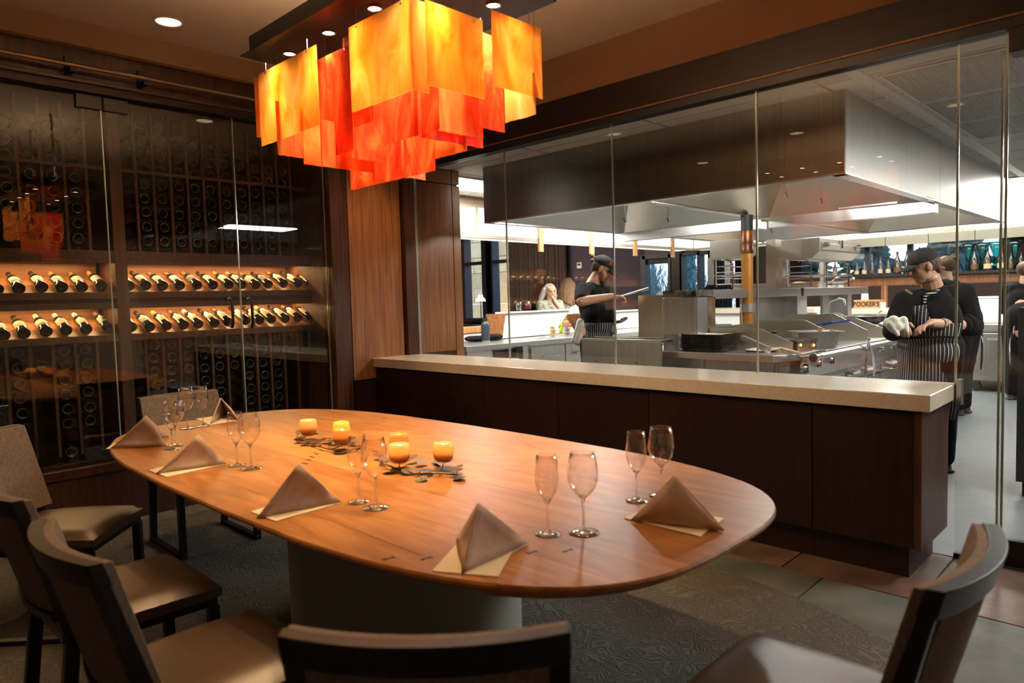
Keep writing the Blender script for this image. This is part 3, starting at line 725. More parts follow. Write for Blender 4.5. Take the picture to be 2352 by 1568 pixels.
conifer(ox(1588, 24), 24, 3.9, 0.95, 'tallest pointed conifer outside the far window')
conifer(ox(1576, 25), 25, 3.0, 0.9, 'shorter pointed conifer left of the tallest one')
conifer(ox(1500, 30), 30, 2.9, 1.4, 'broad dark conifer behind the leftmost bare tree')
bare(ox(1510, 22), 22, 4.2, 'pale bare tree outside the window behind the bearded cook', 3)
bare(ox(1532, 18.6), 18.6, 3.6, 'bare branching tree at the right edge of that window', 5)
bare(ox(1600, 21), 21, 3.2, 'bare tree in front of the conifers', 8)
bare(ox(1630, 23), 23, 3.6, 'bare tree near the blue curtain', 11)

# ================================================================== WINE CABINET
XG = -5.15; XR = -5.45; YL = -1.6; YR = 3.12
wc = thing('wine_cabinet', 'tall built-in wine cabinet of dark wood racks behind glass doors', 'wine cabinet', (-5.6, 0.8, 0))
zsh = {k: at(100, y, 'x', XR).z for k, y in dict(u_bot=572, n1_top=592, s1_top=672, s1_bot=689, n2_top=702, s2_top=776, s2_bot=793).items()}
obj('base', B(-6.09, -5.08, YL, YR + 0.1, 0.0, 0.34), wood_red, wc, bev=0.004)
obj('bottom_rail', B(-5.22, -5.06, YL, YR + 0.1, 0.34, 0.405), wood_red, wc, bev=0.006)
obj('bottom_track', B(-5.18, -5.10, YL, YR, 0.405, 0.425), MATS['header_wood'], wc)
obj('top_rail', B(-5.22, -5.08, YL, YR + 0.1, 2.825, 3.06), wood_red, wc, bev=0.004)
obj('top_track', B(-5.19, -5.085, YL, YR, 2.79, 2.825), MATS['header_wood'], wc)
obj('top_molding', B(-5.22, -5.055, YL, YR + 0.1, 2.835, 2.86), wood_red, wc, bev=0.004)
obj('jamb', B(-5.24, -5.08, YR, YR + 0.11, 0.34, 2.83), wood_red, wc, bev=0.004)
obj('back_panel', B(-6.09, -6.07, YL, YR, 0.34, 2.83), mat('cabinet_back', (0.16, 0.07, 0.03), 0.6, c2=(0.24, 0.11, 0.05), scale=8, stretch=(4, 4, 0.5)), wc)
obj('side_panel', B(-6.07, -5.24, YR, YR + 0.02, 0.34, 2.83), wood_rack, wc)
post_y = (1.60, 1.68)
obj('post', B(XR - 0.06, XR + 0.03, *post_y, 0.42, 2.80), wood_rack, wc, bev=0.003)
obj('partition', B(-6.07, XR - 0.06, 1.63, 1.65, 0.42, 2.80), wood_rack, wc)
BAYS = [(YL, 1.60, 1.08, 0.13, -1), (1.68, YR, 1.78, 0.12, 1)]
slx = {0: [1.465 - 0.13 * k for k in range(20) if 1.465 - 0.13 * k > YL], 1: [1.78 + 0.12 * k for k in range(12) if 1.78 + 0.12 * k < YR - 0.03]}
zmid = at(300, 393, 'x', XR).z
for bay, ys_ in slx.items():
    y0, y1 = (YL, 1.60) if bay == 0 else (1.68, YR)
    for y in ys_:
        obj('slat', B(XR - 0.03, XR, y - 0.009, y + 0.009, zsh['u_bot'], 2.80), wood_rack, wc)
        obj('slat', B(XR - 0.03, XR, y - 0.009, y + 0.009, 0.42, zsh['s2_bot']), wood_rack, wc)
    obj('cross_rail', B(XR - 0.03, XR + 0.006, y0, y1, zmid - 0.011, zmid + 0.011), wood_rack, wc)
    rails = MB()
    for z in [zsh['u_bot'] + 0.005 + 0.103 * k for k in range(9)] + [zsh['s2_bot'] - 0.10 * k - 0.10 for k in range(8)]:
        for y in ys_:
            for s_ in (-1, 1): rails.box(XR - 0.30, XR - 0.02, y + s_ * 0.014 - 0.006, y + s_ * 0.014 + 0.006, z - 0.006, z + 0.002)
    q = obj('bottle_rest', rails, wood_dark, wc); q['kind'] = 'stuff'
    obj('ledge', B(XR - 0.35, XR + 0.02, y0, y1, zsh['n1_top'], zsh['u_bot']), wood_rack, wc, bev=0.003)
    for nm, zt, zb_, zn in (('upper', 's1_top', 's1_bot', 'n1_top'), ('lower', 's2_top', 's2_bot', 'n2_top')):
        obj('display_lip', B(XR - 0.02, XR + 0.03, y0, y1, zsh[zb_], zsh[zt]), wood_rack, wc, bev=0.003)
        zt_ = zsh[zt]
        sl = MB().hexa([(XR - 0.40, y0, zt_ + 0.10), (XR - 0.02, y0, zt_ - 0.03), (XR - 0.02, y1, zt_ - 0.03), (XR - 0.40, y1, zt_ + 0.10),
                        (XR - 0.40, y0, zt_ + 0.115), (XR - 0.02, y0, zt_ - 0.012), (XR - 0.02, y1, zt_ - 0.012), (XR - 0.40, y1, zt_ + 0.115)])
        obj('display_shelf', sl, wood_shelf, wc)
        obj('niche_back', B(XR - 0.43, XR - 0.41, y0, y1, zsh[zt] - 0.05, zsh[zn] + 0.03), wood_shelf, wc)
        obj('valance', B(XR + 0.0, XR + 0.018, y0, y1, zsh[zn] - 0.03, zsh[zn] + 0.01), wood_rack, wc, bev=0.002)
    obj('divider_board', B(XR - 0.35, XR + 0.015, y0, y1, zsh['n2_top'], zsh['s1_bot'] - 0.001), MATS['header_wood'], wc)
for (ya, yb) in ((-0.2, 1.55), (1.72, 3.08)):
    for zn in ('n1_top', 'n2_top'):
        o = lamp('AREA', 'niche_light', (XR - 0.24, (ya + yb) / 2, zsh[zn] - 0.012), 7.5, (1.0, 0.58, 0.25), 0.03, yb - ya, target=(XR - 0.24, (ya + yb) / 2, zsh[zn] - 1))
        o.rotation_euler = (0, 0, 0)
# glass doors with handles
doors = [(-1.55, -0.05), (-0.04, 1.49), (1.50, 2.365), (2.375, 3.105)]
for k, (a, b) in enumerate(doors):
    obj('glass_pane', B(XG - 0.005, XG + 0.005, a, b, 0.425, 2.79), wpane_m, wc)
    obj('pane_edge', B(XG - 0.007, XG + 0.007, b - 0.004, b + 0.004, 0.425, 2.79), edge_m, wc)
for (px, sg) in ((533, 0), (578, 0)):
    y = at(px, 715, 'x', XG + 0.05).y; z0 = at(px, 751, 'x', XG + 0.05).z; z1 = at(px, 684, 'x', XG + 0.05).z
    obj('handle', MB().tube([(XG, y - 0.0, z1 - 0.01), (XG + 0.04, y, z1), (XG + 0.06, y + 0.0, z1 - 0.03), (XG + 0.06, y, z0 + 0.03), (XG + 0.04, y, z0), (XG, y, z0 + 0.01)], 0.011, 10), blackm, wc, smooth=True)
for y in (1.42, 1.58):
    obj('clamp', B(XG - 0.02, XG + 0.02, y - 0.075, y + 0.075, 2.70, 2.79), blackm, wc, bev=0.003)
# pipe rail over the doors
pr_ = thing('ladder_rail', 'thin metal pipe rail running along the wall above the wine cabinet doors', 'rail', (-4.98, 0.8, 2.9))
obj('pipe', MB().cyl((-4.98, YL, 2.912), (-4.98, 3.3, 2.912), 0.013, n=12), mat('worn_bronze', (0.30, 0.22, 0.15), 0.3, 0.9), pr_, smooth=True)
for y in (-0.9, 0.25, 1.3, 1.72, 2.62, 3.2):
    obj('bracket', MB().box(-5.06, -4.97, y - 0.012, y + 0.012, 2.87, 2.90).box(-5.075, -5.055, y - 0.02, y + 0.02, 2.86, 2.98), blackm, pr_)

# bottles lying bottom-out in the rack cells
RB = MB().lathe([(0.002, 0.024), (0.016, 0.014), (0.026, 0.004), (0.030, 0.0), (0.033, 0.0), (0.037, 0.003), (0.0395, 0.009), (0.040, 0.02), (0.040, 0.17), (0.030, 0.20), (0.015, 0.225), (0.014, 0.28), (0.001, 0.281)], n=18, m=Matrix(((0, 0, -1), (0, 1, 0), (1, 0, 0))))
rb0 = obj('wine_bottle', RB, [bottle_r, ring_m], smooth='all')
for pg in rb0.data.polygons:
    c_ = pg.center
    if c_.x > -0.004 and 0.027 < math.hypot(c_.y, c_.z) < 0.0385: pg.material_index = 1
used = [False]


def rackb(y, z, label, group):
    if not used[0]:
        o = rb0; used[0] = True
    else:
        o = rb0.copy(); C.objects.link(o)
    o.location = (XR - 0.015, y, z); o.rotation_euler = (rnd.random() * 6, 0, 0)
    return tag(o, label, 'wine bottle', group)


NUM = ['one', 'two', 'three', 'four', 'five', 'six', 'seven', 'eight', 'nine', 'ten', 'eleven', 'twelve']
zu = [at(332, 420, 'x', XR).z, ]
zrow = [2.30 + 0.103 * (3 - k) for k in range(8)]
zup = [at(925 / 2.8, 1177 / 2.8, 'x', XR).z - 0.1035 * k for k in range(-4, 5)]
zlo = [at(970 / 2.8, 540 + 707 / 2.8, 'x', XR).z - 0.100 * k for k in range(8)]
# occupancy: columns counted from the post outwards, '#' bottle
occU = {0: ['.########', '.########', '.########', '.########', '..#######', '..#######', '..#######'],
        1: ['#########', '#########', '#########', '.########', '.########', '.########', '.########', '.########', '..#######', '..#######']}
occL = {0: ['######..', '######.#', '.#......', '########', '##.####.', '########', '#.#.####'],
        1: ['########', '########', '########', '####....', '######..', '###.....', '########', '########', '########', '##......']}
lab = {(0, 'U'): 'upper left rack', (1, 'U'): 'upper right rack',
       (0, 'L'): 'lower left rack', (1, 'L'): 'lower right rack'}
grp = {(0, 'U'): 'bottles in the upper left rack', (1, 'U'): 'bottles in the upper right rack', (0, 'L'): 'bottles in the lower left rack', (1, 'L'): 'bottles in the lower right rack'}
for bay in (0, 1):
    for part, occ, zs_ in (('U', occU, zup), ('L', occL, zlo)):
        for c, s_ in enumerate(occ[bay]):
            y = (1.465 - 0.13 * c - 0.065) if bay == 0 else (1.78 + 0.12 * c + 0.06)
            if bay == 0 and c == 0: y = 1.465 - 0.065
            for r, ch in enumerate(s_):
                if ch == '#' and r < len(zs_) and (zsh['u_bot'] + 0.03 < zs_[r] < 2.78 or part == 'L'):
                    rackb(y + rnd.uniform(-0.006, 0.006), zs_[r] + rnd.uniform(-0.004, 0.004), 'dark bottle end, row ' + NUM[r] + ' from the top, column ' + NUM[c] + ' from the post, ' + lab[(bay, part)], grp[(bay, part)])

# display bottles: tilted, neck up and back, label on top
prof = [(0.002, 0.012), (0.024, 0.006), (0.033, 0.0), (0.037, 0.004), (0.038, 0.02), (0.038, 0.175), (0.034, 0.20), (0.022, 0.225), (0.0148, 0.25), (0.0142, 0.262)]
neck = [(0.0142, 0.262), (0.0152, 0.263), (0.0156, 0.30), (0.0162, 0.302), (0.0162, 0.315), (0.0001, 0.316)]
LAB = [('cream', (0.80, 0.66, 0.42)), ('white', (0.84, 0.76, 0.58)), ('buff', (0.66, 0.48, 0.26)), ('gold', (0.72, 0.52, 0.20)), ('pale green', (0.30, 0.48, 0.34)), ('dark', (0.05, 0.04, 0.03))]
CAP = [('black', (0.02, 0.012, 0.01)), ('cream', (0.80, 0.68, 0.42)), ('yellow', (0.72, 0.42, 0.06)), ('copper', (0.40, 0.16, 0.07)), ('brown', (0.16, 0.08, 0.035))]
for nm, c in LAB: mat('label_' + nm.replace(' ', '_'), c, 0.6)
for nm, c in CAP: mat('capsule_' + nm, c, 0.35, 0.3)
inkm = mat('label_print', (0.10, 0.09, 0.12), 0.6)


def arc_patch(r, z0, z1, a0, a1, n=10):
    mb = MB(); k0 = 0
    for k in range(n + 1):
        t = a0 + (a1 - a0) * k / n
        mb.v += [Vector((r * math.cos(t), r * math.sin(t), z0)), Vector((r * math.cos(t), r * math.sin(t), z1))]
    mb.f = [(2 * k, 2 * k + 2, 2 * k + 3, 2 * k + 1) for k in range(n)]
    return mb


protos = {}


def display_bottle(px, py, li, ci, band, label, group, big=1.0):
    key = (li, ci, band)
    p = at(px, py, 'x', XR - 0.03)
    # axis: bottle z -> back (-x) and up; local +x of bottle -> up
    tilt = math.radians(20)
    zaxis = Vector((-math.cos(tilt), 0, math.sin(tilt))); xaxis = Vector((math.sin(tilt), 0, math.cos(tilt))); yaxis = zaxis.cross(xaxis)
    if key not in protos:
        r = obj('wine_bottle', MB().lathe(prof, n=20), bottle_m, smooth='all')
        INV[r.name] = Matrix.Identity(4)
        obj('capsule', MB().lathe(neck, n=14), MATS['capsule_' + CAP[ci][0]], r, smooth='all')
        lm = MATS['label_' + LAB[li][0].replace(' ', '_')]
        lb_ = obj('label_paper', arc_patch(0.0386, 0.055, 0.145, -1.25, 1.25), lm, r, smooth='all')
        if band == 1: obj('label_band', arc_patch(0.0390, 0.062, 0.08, -1.1, 1.1), inkm, r, smooth='all')
        if band == 2: obj('label_print', arc_patch(0.0390, 0.085, 0.125, -0.35, 0.35), MATS['capsule_brown'], r, smooth='all')
        if band == 3: obj('label_print', arc_patch(0.0390, 0.105, 0.113, -0.5, 0.3), inkm, r, smooth='all')
        protos[key] = r; o = r
    else:
        o = dup(protos[key], (0, 0, 0))
    o.rotation_mode = 'QUATERNION'
    spin = Matrix.Rotation(rnd.uniform(-0.25, 0.25), 3, 'Z')
    rot = Matrix((xaxis, yaxis, zaxis)).transposed() @ spin
    o.rotation_quaternion = rot.to_quaternion(); o.location = p; o.scale = (big, big, big)
    return tag(o, label, 'wine bottle', group)


up = [(-6, 665), (44, 663), (97, 660), (143, 660), (189, 660), (234, 658), (298, 657), (336, 656), (375, 657), (414, 656), (454, 655), (491, 655), (527, 654), (557, 654), (589, 655), (618, 654), (653, 652), (686, 652), (714, 651), (743, 650)]
lo = [(9, 771), (56, 766), (107, 762), (153, 759), (199, 757), (248, 753), (303, 752), (345, 751), (384, 749), (423, 747), (457, 745), (494, 743), (525, 740), (566, 737), (598, 736), (625, 734), (657, 733), (686, 731), (714, 728)]
uL = [3, 0, 1, 0, 0, 1, 0, 1, 4, 1, 5, 0, 1, 0, 2, 5, 1, 1, 3, 2]; uC = [0, 0, 0, 3, 4, 3, 0, 0, 4, 4, 4, 0, 3, 3, 4, 0, 4, 0, 4, 3]; uB = [0, 1, 0, 2, 3, 3, 0, 0, 0, 0, 1, 3, 0, 0, 0, 0, 1, 0, 0, 0]
lL = [1, 3, 0, 0, 1, 0, 1, 1, 0, 1, 1, 0, 0, 1, 1, 3, 1, 0, 3]; lC = [0, 0, 1, 1, 1, 4, 0, 0, 2, 4, 1, 0, 4, 0, 0, 2, 0, 4, 4]; lB = [0, 0, 1, 3, 0, 2, 0, 0, 3, 0, 0, 1, 3, 0, 0, 0, 0, 0, 0]
for row, L_, C_, B_, nm in ((up, uL, uC, uB, 'upper'), (lo, lL, lC, lB, 'lower')):
    n_left = 6
    for k, (px, py) in enumerate(row):
        left = k < n_left; i = k if left else k - n_left
        pos = ORD[i] + ' from the left in the ' + ('left' if left else 'right') + ' bay of the ' + nm + ' display shelf'
        display_bottle(px, py, L_[k], C_[k], B_[k], LAB[L_[k]][0] + '-labelled bottle, ' + pos, 'tilted bottles on the ' + nm + ' display shelf')

# ================================================================== TABLE
TX, TY, TZ = -2.50, 1.68, 0.75
AX, AY, NE = 1.655, 0.757, 3.2


def half_w(y, a=AX, b=AY):
    q = 1 - min(1, abs((y - TY) / b)) ** NE
    return a * max(q, 0) ** (1 / NE)


tb = thing('dining_table', 'long oval dining table of honey brown wood planks on an oval grey drum base', 'table', (TX, TY, 0))
strips = [-1.0, -0.78, -0.53, -0.27, 0.0, 0.26, 0.52, 0.77, 1.0]
brk = [[], [-0.9, 0.5], [-0.3, 1.0], [-1.0, 0.2], [0.62], [-0.55, 0.62], [0.62], []]
for i in range(8):
    y0, y1 = TY + strips[i] * AY, TY + strips[i + 1] * AY
    if i == 0: y0 = TY - AY * 0.99999
    if i == 7: y1 = TY + AY * 0.99999
    cuts = [-9] + sorted(brk[i]) + [9]
    for k in range(len(cuts) - 1):
        N = 10
        ysr = [y0 + 0.0004 + (y1 - y0 - 0.0008) * q / N for q in range(N + 1)]
        rgt = [(min(TX + half_w(y), TX + cuts[k + 1] - 0.0004), y) for y in ysr]
        lft = [(max(TX - half_w(y), TX + cuts[k] + 0.0004), y) for y in reversed(ysr)]
        mb = MB(); poly = rgt + lft; n_ = len(poly); c0 = 0
        # top face flat, underside bevelled inwards along the rim
        def shr(p, s_):
            return (TX + (p[0] - TX) * (1 - s_ / AX) if abs(p[0] - TX) > half_w(p[1]) - 0.01 else p[0], TY + (p[1] - TY) * (1 - s_ / AY) if (i in (0, 7)) and abs(p[1] - TY) > AY * 0.6 else p[1])
        mb.v = [Vector((*shr(p, 0.004), TZ)) for p in poly] + [Vector((*p, TZ - 0.006)) for p in poly] + [Vector((*p, TZ - 0.014)) for p in poly] + [Vector((*shr(p, 0.03), TZ - 0.034)) for p in poly]
        mb.f = [tuple(range(n_)), tuple(range(4 * n_ - 1, 3 * n_ - 1, -1))]
        for a in range(3):
            mb.f += [(a * n_ + q, (a + 1) * n_ + q, (a + 1) * n_ + (q + 1) % n_, a * n_ + (q + 1) % n_) for q in range(n_)]
        obj('plank', mb, wood_t, tb)
ringp = [(TX + 0.09 + 0.655 * math.cos(t), TY + 0.045 + 0.35 * math.sin(t)) for t in [2 * math.pi * k / 64 for k in range(64)]]
obj('pedestal', MB().prism(ringp, 0.011, 0.712), pedestal_m, tb, smooth=True)
ringq = [(TX + 0.09 + 0.9 * math.cos(t), TY + 0.045 + 0.5 * math.sin(t)) for t in [2 * math.pi * k / 64 for k in range(64)]]
obj('support_plate', MB().prism(ringq, 0.700, 0.716), blackm, tb, smooth=True)
for px, py, a in ((893, 1282, 80), (980, 1282, 80), (1222, 1268, 80), (1304, 1264, 80), (883, 960, 10), (862, 1037, 10), (700, 1064, 0), (709, 1056, 0), (717, 1049, 0), (727, 1042, 0), (738, 1034, 0)):
    p = at(px, py, 'z', TZ); r = Matrix.Translation(p) @ Matrix.Rotation(math.radians(a), 4, 'Z')
    pts = [(-0.016, -0.007), (0, -0.003), (0.016, -0.007), (0.016, 0.007), (0, 0.003), (-0.016, 0.007)]
    obj('butterfly_inlay', MB().extrude([r @ Vector((x, y, -0.001)) for x, y in pts], (0, 0, 0.0016)), wood_dark, tb)

# ---------------------------------------------------------------- place settings
napd = [  # ridge foot, leaf end, apex, other leaf heading offset, label
    ((255, 1029), (384, 1024), (330, 955), -38, 'beige tent-folded napkin at the left end corner of the table'),
    ((358, 1088), (520, 1064), (455, 1000), 50, 'beige tent-folded napkin, second along the near edge from the left'),
    ((590, 1190), (783, 1152), (682, 1066), 50, 'beige tent-folded napkin, third along the near edge from the left'),
    ((1062, 1316), (1214, 1246), (1100, 1158), 75, 'greyish folded napkin standing ridge-on at the near right of the table'),
    ((1662, 1218), (1448, 1194), (1553, 1094), -38, 'brown-shadowed folded napkin at the right end of the table'),
    ((512, 958), (548, 964), (508, 913), -95, 'beige curled napkin at the far left of the table by the fabric chair')]
E2S = [(389, 1003), (420, 1050), (668, 1140), (1049, 1238), (1520, 1160), (484, 973)]
for (o_, e_, a_, off, label), e2_ in zip(napd, E2S):
    O = at(*o_, 'z', TZ + 0.004); E1 = at(*e_, 'z', TZ + 0.004)
    if off == -95:
        O = at(520, 952, 'z', TZ + .004); E1 = at(549, 965, 'z', TZ + .004)
    v = E1 - O; L = v.length
    mid = O + v * 0.5
    d_ = (ray(*a_)); d_h = Vector((d_.x, d_.y, 0)).length
    dist = ((mid - EYE).x * d_.x + (mid - EYE).y * d_.y) / (d_h ** 2)
    A = EYE + d_ * dist
    A.z = max(A.z, TZ + 0.09)
    v2 = Matrix.Rotation(math.radians(off), 3, 'Z') @ v
    E2 = at(*e2_, 'z', TZ + 0.004); v2 = E2 - O
    A = A + v2.normalized() * 0.012
    mb = MB()

    def leaf(O, E, A, side):
        # puffed double triangle between three corners
        n_ = ((E - O).cross(A - O)).normalized() * side; N = 8; idx = {}
        for lay in (0, 1):
            for i in range(N + 1):
                for j in range(N + 1 - i):
                    u, w_ = i / N, j / N; t = 1 - u - w_
                    p = O * t + E * u + A * w_
                    puff = 0.016 * (27 * t * u * w_) + 0.0035 + 0.004 * math.sin(7 * u + 3 * w_) * t
                    idx[(lay, i, j)] = len(mb.v)
                    q = p + n_ * (puff if lay else puff - 0.006)
                    q.z = max(q.z, TZ + 0.003)
                    mb.v.append(q)
        for lay in (0, 1):
            for i in range(N):
                for j in range(N - i):
                    a, b, c = idx[(lay, i, j)], idx[(lay, i + 1, j)], idx[(lay, i, j + 1)]
                    mb.f.append((a, b, c) if lay else (a, c, b))
                    if j < N - i - 1:
                        dd = idx[(lay, i + 1, j + 1)]; mb.f.append((b, dd, c) if lay else (b, c, dd))
        for k in range(N):
            for e in (((k, 0), (k + 1, 0)), ((0, k + 1), (0, k)), ((N - k, k), (N - k - 1, k + 1))):
                (a, b), (c, dd) = e
                mb.f.append((idx[(0, a, b)], idx[(0, c, dd)], idx[(1, c, dd)], idx[(1, a, b)]))
    leaf(O, E1, A, -1); leaf(O, E2, A, 1)
    one('folded_napkin', mb, napkin_m, label, 'napkin', loc=(O.x, O.y, TZ), smooth='all', group='napkins on the dining table')
cards = [([(243, 1032), (388, 1024), (372, 1014), (262, 1018)], 'cream card under the napkin at the left end corner'),
         ([(341, 1081), (383, 1096), (505, 1069), (450, 1052)], 'cream card under the second napkin of the near edge'),
         ([(576, 1176), (633, 1198), (783, 1156), (700, 1138)], 'cream card under the third napkin of the near edge'),
         ([(992, 1313), (1144, 1326), (1176, 1268), (1048, 1252)], 'cream card under the ridge-on napkin at the near right'),
         ([(1433, 1191), (1608, 1233), (1664, 1192), (1500, 1162)], 'cream card under the napkin at the right end'),
         ([(450, 962), (482, 976), (552, 966), (516, 953)], 'cream card under the curled napkin at the far left')]
for q, label in cards:
    ps = [at(x, y, 'z', TZ) for x, y in q]
    one('menu_card', MB().extrude([Vector((p.x, p.y, TZ + 0.0006)) for p in ps], (0, 0, 0.0022)), card_m, label, 'menu card', group='cards on the dining table')


def wineglass(px, py, big, label):
    p = at(px, py, 'z', TZ); R, r_, hh = (0.0435, 0.026, 0.225) if big else (0.0335, 0.021, 0.222)
    fr = 0.042 if big else 0.036; zb = 0.098 if big else 0.092
    t = thing('wine_glass', label, 'wine glass', (p.x, p.y, TZ), group='wine glasses on the dining table')
    bowl = [(0.004, zb), (R * 0.45, zb + 0.010), (R * 0.80, zb + 0.030), (R * 0.98, zb + 0.054), (R, zb + 0.066), (R * 0.93, zb + 0.093), (r_ * 1.16 + 0.003, hh)]
    obj('bowl', MB().lathe(bowl + [(x - 0.0011, z + 0.0006) for x, z in reversed(bowl[1:])] + [(0.0004, zb + 0.003)], p + Vector((0, 0, 0)) - Vector((0, 0, 0)), 28), wine_m, t, smooth='all')
    obj('stem', MB().lathe([(0.0003, 0.006), (0.0058, 0.008), (0.0036, 0.022), (0.0030, 0.05), (0.0034, 0.082), (0.0062, zb), (0.012, zb + 0.0035), (0.0003, zb + 0.0046)], p, 14), rod_m, t, smooth='all')
    obj('foot', MB().lathe([(0.0003, 0.0008), (fr, 0.0008), (fr + 0.0006, 0.0022), (fr * 0.6, 0.0046), (0.010, 0.0075), (0.0045, 0.012), (0.0003, 0.013)], p, 28), stem_m, t, smooth='all')
    return t


for px, py, big, label in [(396, 1031, 0, 'slim wine glass beside the left end corner napkin, nearer of the pair'), (404, 1023, 1, 'wide wine glass half hidden behind the slim one at the left corner'),
                           (431, 984, 1, 'wide wine glass at the far left standing before the fabric chair'), (467, 979, 0, 'slim wine glass at the far left beside the curled napkin'),
                           (545, 1069, 0, 'slim wine glass right of the second near edge napkin'), (577, 1076, 1, 'wide wine glass right of the second near edge napkin'),
                           (825, 1153, 0, 'slim wine glass in front of the candle groups'), (864, 1166, 1, 'wide wine glass in front of the candle groups'),
                           (1259, 1226, 0, 'slim wine glass at the near right of the table'), (1341, 1223, 1, 'wide wine glass at the near right of the table'),
                           (1463, 1150, 0, 'slim wine glass behind the right end napkin'), (1520, 1138, 1, 'wide wine glass behind the right end napkin')]:
    wineglass(px, py, big, label)

# ---------------------------------------------------------------- candles on metal leaf stands
leafmetal = mat('patina_metal', (0.10, 0.075, 0.05), 0.45, 0.7, c2=(0.20, 0.14, 0.09), scale=9)


def votive(px, py, z, body, label, r=0.041, h=0.075):
    """z: what it stands on; px, py: its foot in the photo"""
    p = at(px, py, 'z', z)
    t = thing('votive_candle', label, 'candle', (p.x, p.y, z), group='lit candles on the table')
    P = [(0.6, 0.006), (0.82, 0.012), (0.97, 0.03), (1.0, 0.045), (0.97, 0.062), (0.90, h)]
    out = [(r * a, b) for a, b in P]
    obj('glass_cup', MB().lathe([(0.001, 0.006)] + out + [(x - 0.0035, z_) for x, z_ in reversed(out)] + [(0.001, 0.012)], p, 26), body, t, smooth='all')
    obj('glass_base', MB().lathe([(0.001, 0.0005), (r * 0.52, 0.0005), (r * 0.66, 0.003), (r * 0.62, 0.0065), (0.001, 0.0065)], p, 22), thick_m, t, smooth='all')
    obj('wax', MB().lathe([(0.001, 0.013), (r * 0.78, 0.014), (r * 0.84, 0.038), (0.004, 0.036), (0.001, 0.036)], p, 20), mat('wax' + str(len(MATS)), (0.85, 0.7, 0.5), 0.6), t, smooth='all')
    obj('wick_flame', MB().lathe([(0.0004, 0.038), (0.003, 0.044), (0.0042, 0.050), (0.0026, 0.060), (0.0003, 0.070)], p, 10), flame_m, t, smooth='all')
    l_ = lamp('POINT', 'candle_light', (p.x, p.y, z + 0.056), 0.55, (1.0, 0.56, 0.20), 0.006)
    return t


def cup_mat(name, col, col2):
    m = bpy.data.materials.new(name); m.use_nodes = True; n = m.node_tree.nodes; l = m.node_tree.links; n.clear()
    o = n.new('ShaderNodeOutputMaterial'); tr = n.new('ShaderNodeBsdfTranslucent'); df = n.new('ShaderNodeBsdfDiffuse'); gl = n.new('ShaderNodeBsdfGlossy')
    tc_ = n.new('ShaderNodeTexCoord'); sp = n.new('ShaderNodeSeparateXYZ'); r = n.new('ShaderNodeValToRGB'); r.color_ramp.elements[0].position = 0.01; r.color_ramp.elements[1].position = 0.05
    r.color_ramp.elements[0].color = (*col2, 1); r.color_ramp.elements[1].color = (*col, 1)
    l.new(tc_.outputs['Object'], sp.inputs[0]); l.new(sp.outputs['Z'], r.inputs[0])
    for s_ in (tr, df): l.new(r.outputs[0], s_.inputs[0])
    gl.inputs['Roughness'].default_value = 0.1
    a = n.new('ShaderNodeMixShader'); a.inputs[0].default_value = 0.2; l.new(tr.outputs[0], a.inputs[1]); l.new(df.outputs[0], a.inputs[2])
    b = n.new('ShaderNodeMixShader'); b.inputs[0].default_value = 0.06; l.new(a.outputs[0], b.inputs[1]); l.new(gl.outputs[0], b.inputs[2]); l.new(b.outputs[0], o.inputs[0])
    return m


peach = cup_mat('peach_glass', (1.0, 0.74, 0.42), (0.75, 0.40, 0.16)); brownc = cup_mat('amber_brown_glass', (0.90, 0.52, 0.24), (0.32, 0.11, 0.03)); yel = cup_mat('yellow_glass', (1.0, 0.85, 0.25), (0.95, 0.70, 0.10))
votive(709, 1000, 0.783, peach, 'orange brown candle cup farthest left on its metal leaf stand')
votive(787, 1022, 0.783, brownc, 'dark amber candle cup in front of the yellow one', 0.040, 0.072)
votive(785, 1006, 0.783, yel, 'yellow candle cup behind the dark amber one', 0.038)
votive(918, 1063, 0.783, peach, 'peach candle cup, middle front of the right stand', 0.042)
votive(917, 1036, 0.783, brownc, 'brown candle cup hidden behind the peach middle cup', 0.040)
votive(1019, 1061, 0.783, peach, 'peach candle cup farthest right on its metal leaf stand', 0.041)


def leaf_stand(cups, leaves, rod, label):
    c = at(*rod[len(rod) // 2], 'z', TZ)
    t = thing('leaf_candle_stand', label, 'candle stand', (c.x, c.y, TZ), group='metal leaf stands')
    path = [at(x, y, 'z', TZ + 0.012) for x, y in rod]
    obj('rod', MB().tube(path, 0.0035, 8), leafmetal, t, smooth=True)
    for (x, y, r) in cups:
        p = at(x, y, 'z', 0.780); q = min(path, key=lambda w_: (w_ - p).length)
        obj('leaf_dish', MB().lathe([(0.001, -0.003), (r * 0.7, -0.0015), (r, 0.0015), (r * 0.98, 0.0025), (0.001, -0.0005)], p, 20), leafmetal, t, smooth=True)
        obj('leaf_stem', MB().tube([q, q * 0.4 + p * 0.6 - Vector((0, 0, 0.012)), p - Vector((0, 0, 0.002))], 0.0022, 6), leafmetal, t)
    for (x, y, r, z) in leaves:
        p = at(x, y, 'z', z); q = min(path, key=lambda w_: (w_ - p).length)
        m_ = Matrix.Rotation(rnd.uniform(-0.3, 0.3), 3, 'X') @ Matrix.Rotation(rnd.uniform(-0.3, 0.3), 3, 'Y')
        obj('leaf', MB().lathe([(0.001, -0.002), (r * 0.7, -0.001), (r, 0.001), (r * 0.98, 0.0018), (0.001, 0.0)], p, 16, m_), leafmetal, t, smooth=True)
        obj('leaf_stem', MB().tube([q, (q + p) / 2 + Vector((0, 0, 0.006)), p], 0.0018, 6), leafmetal, t)


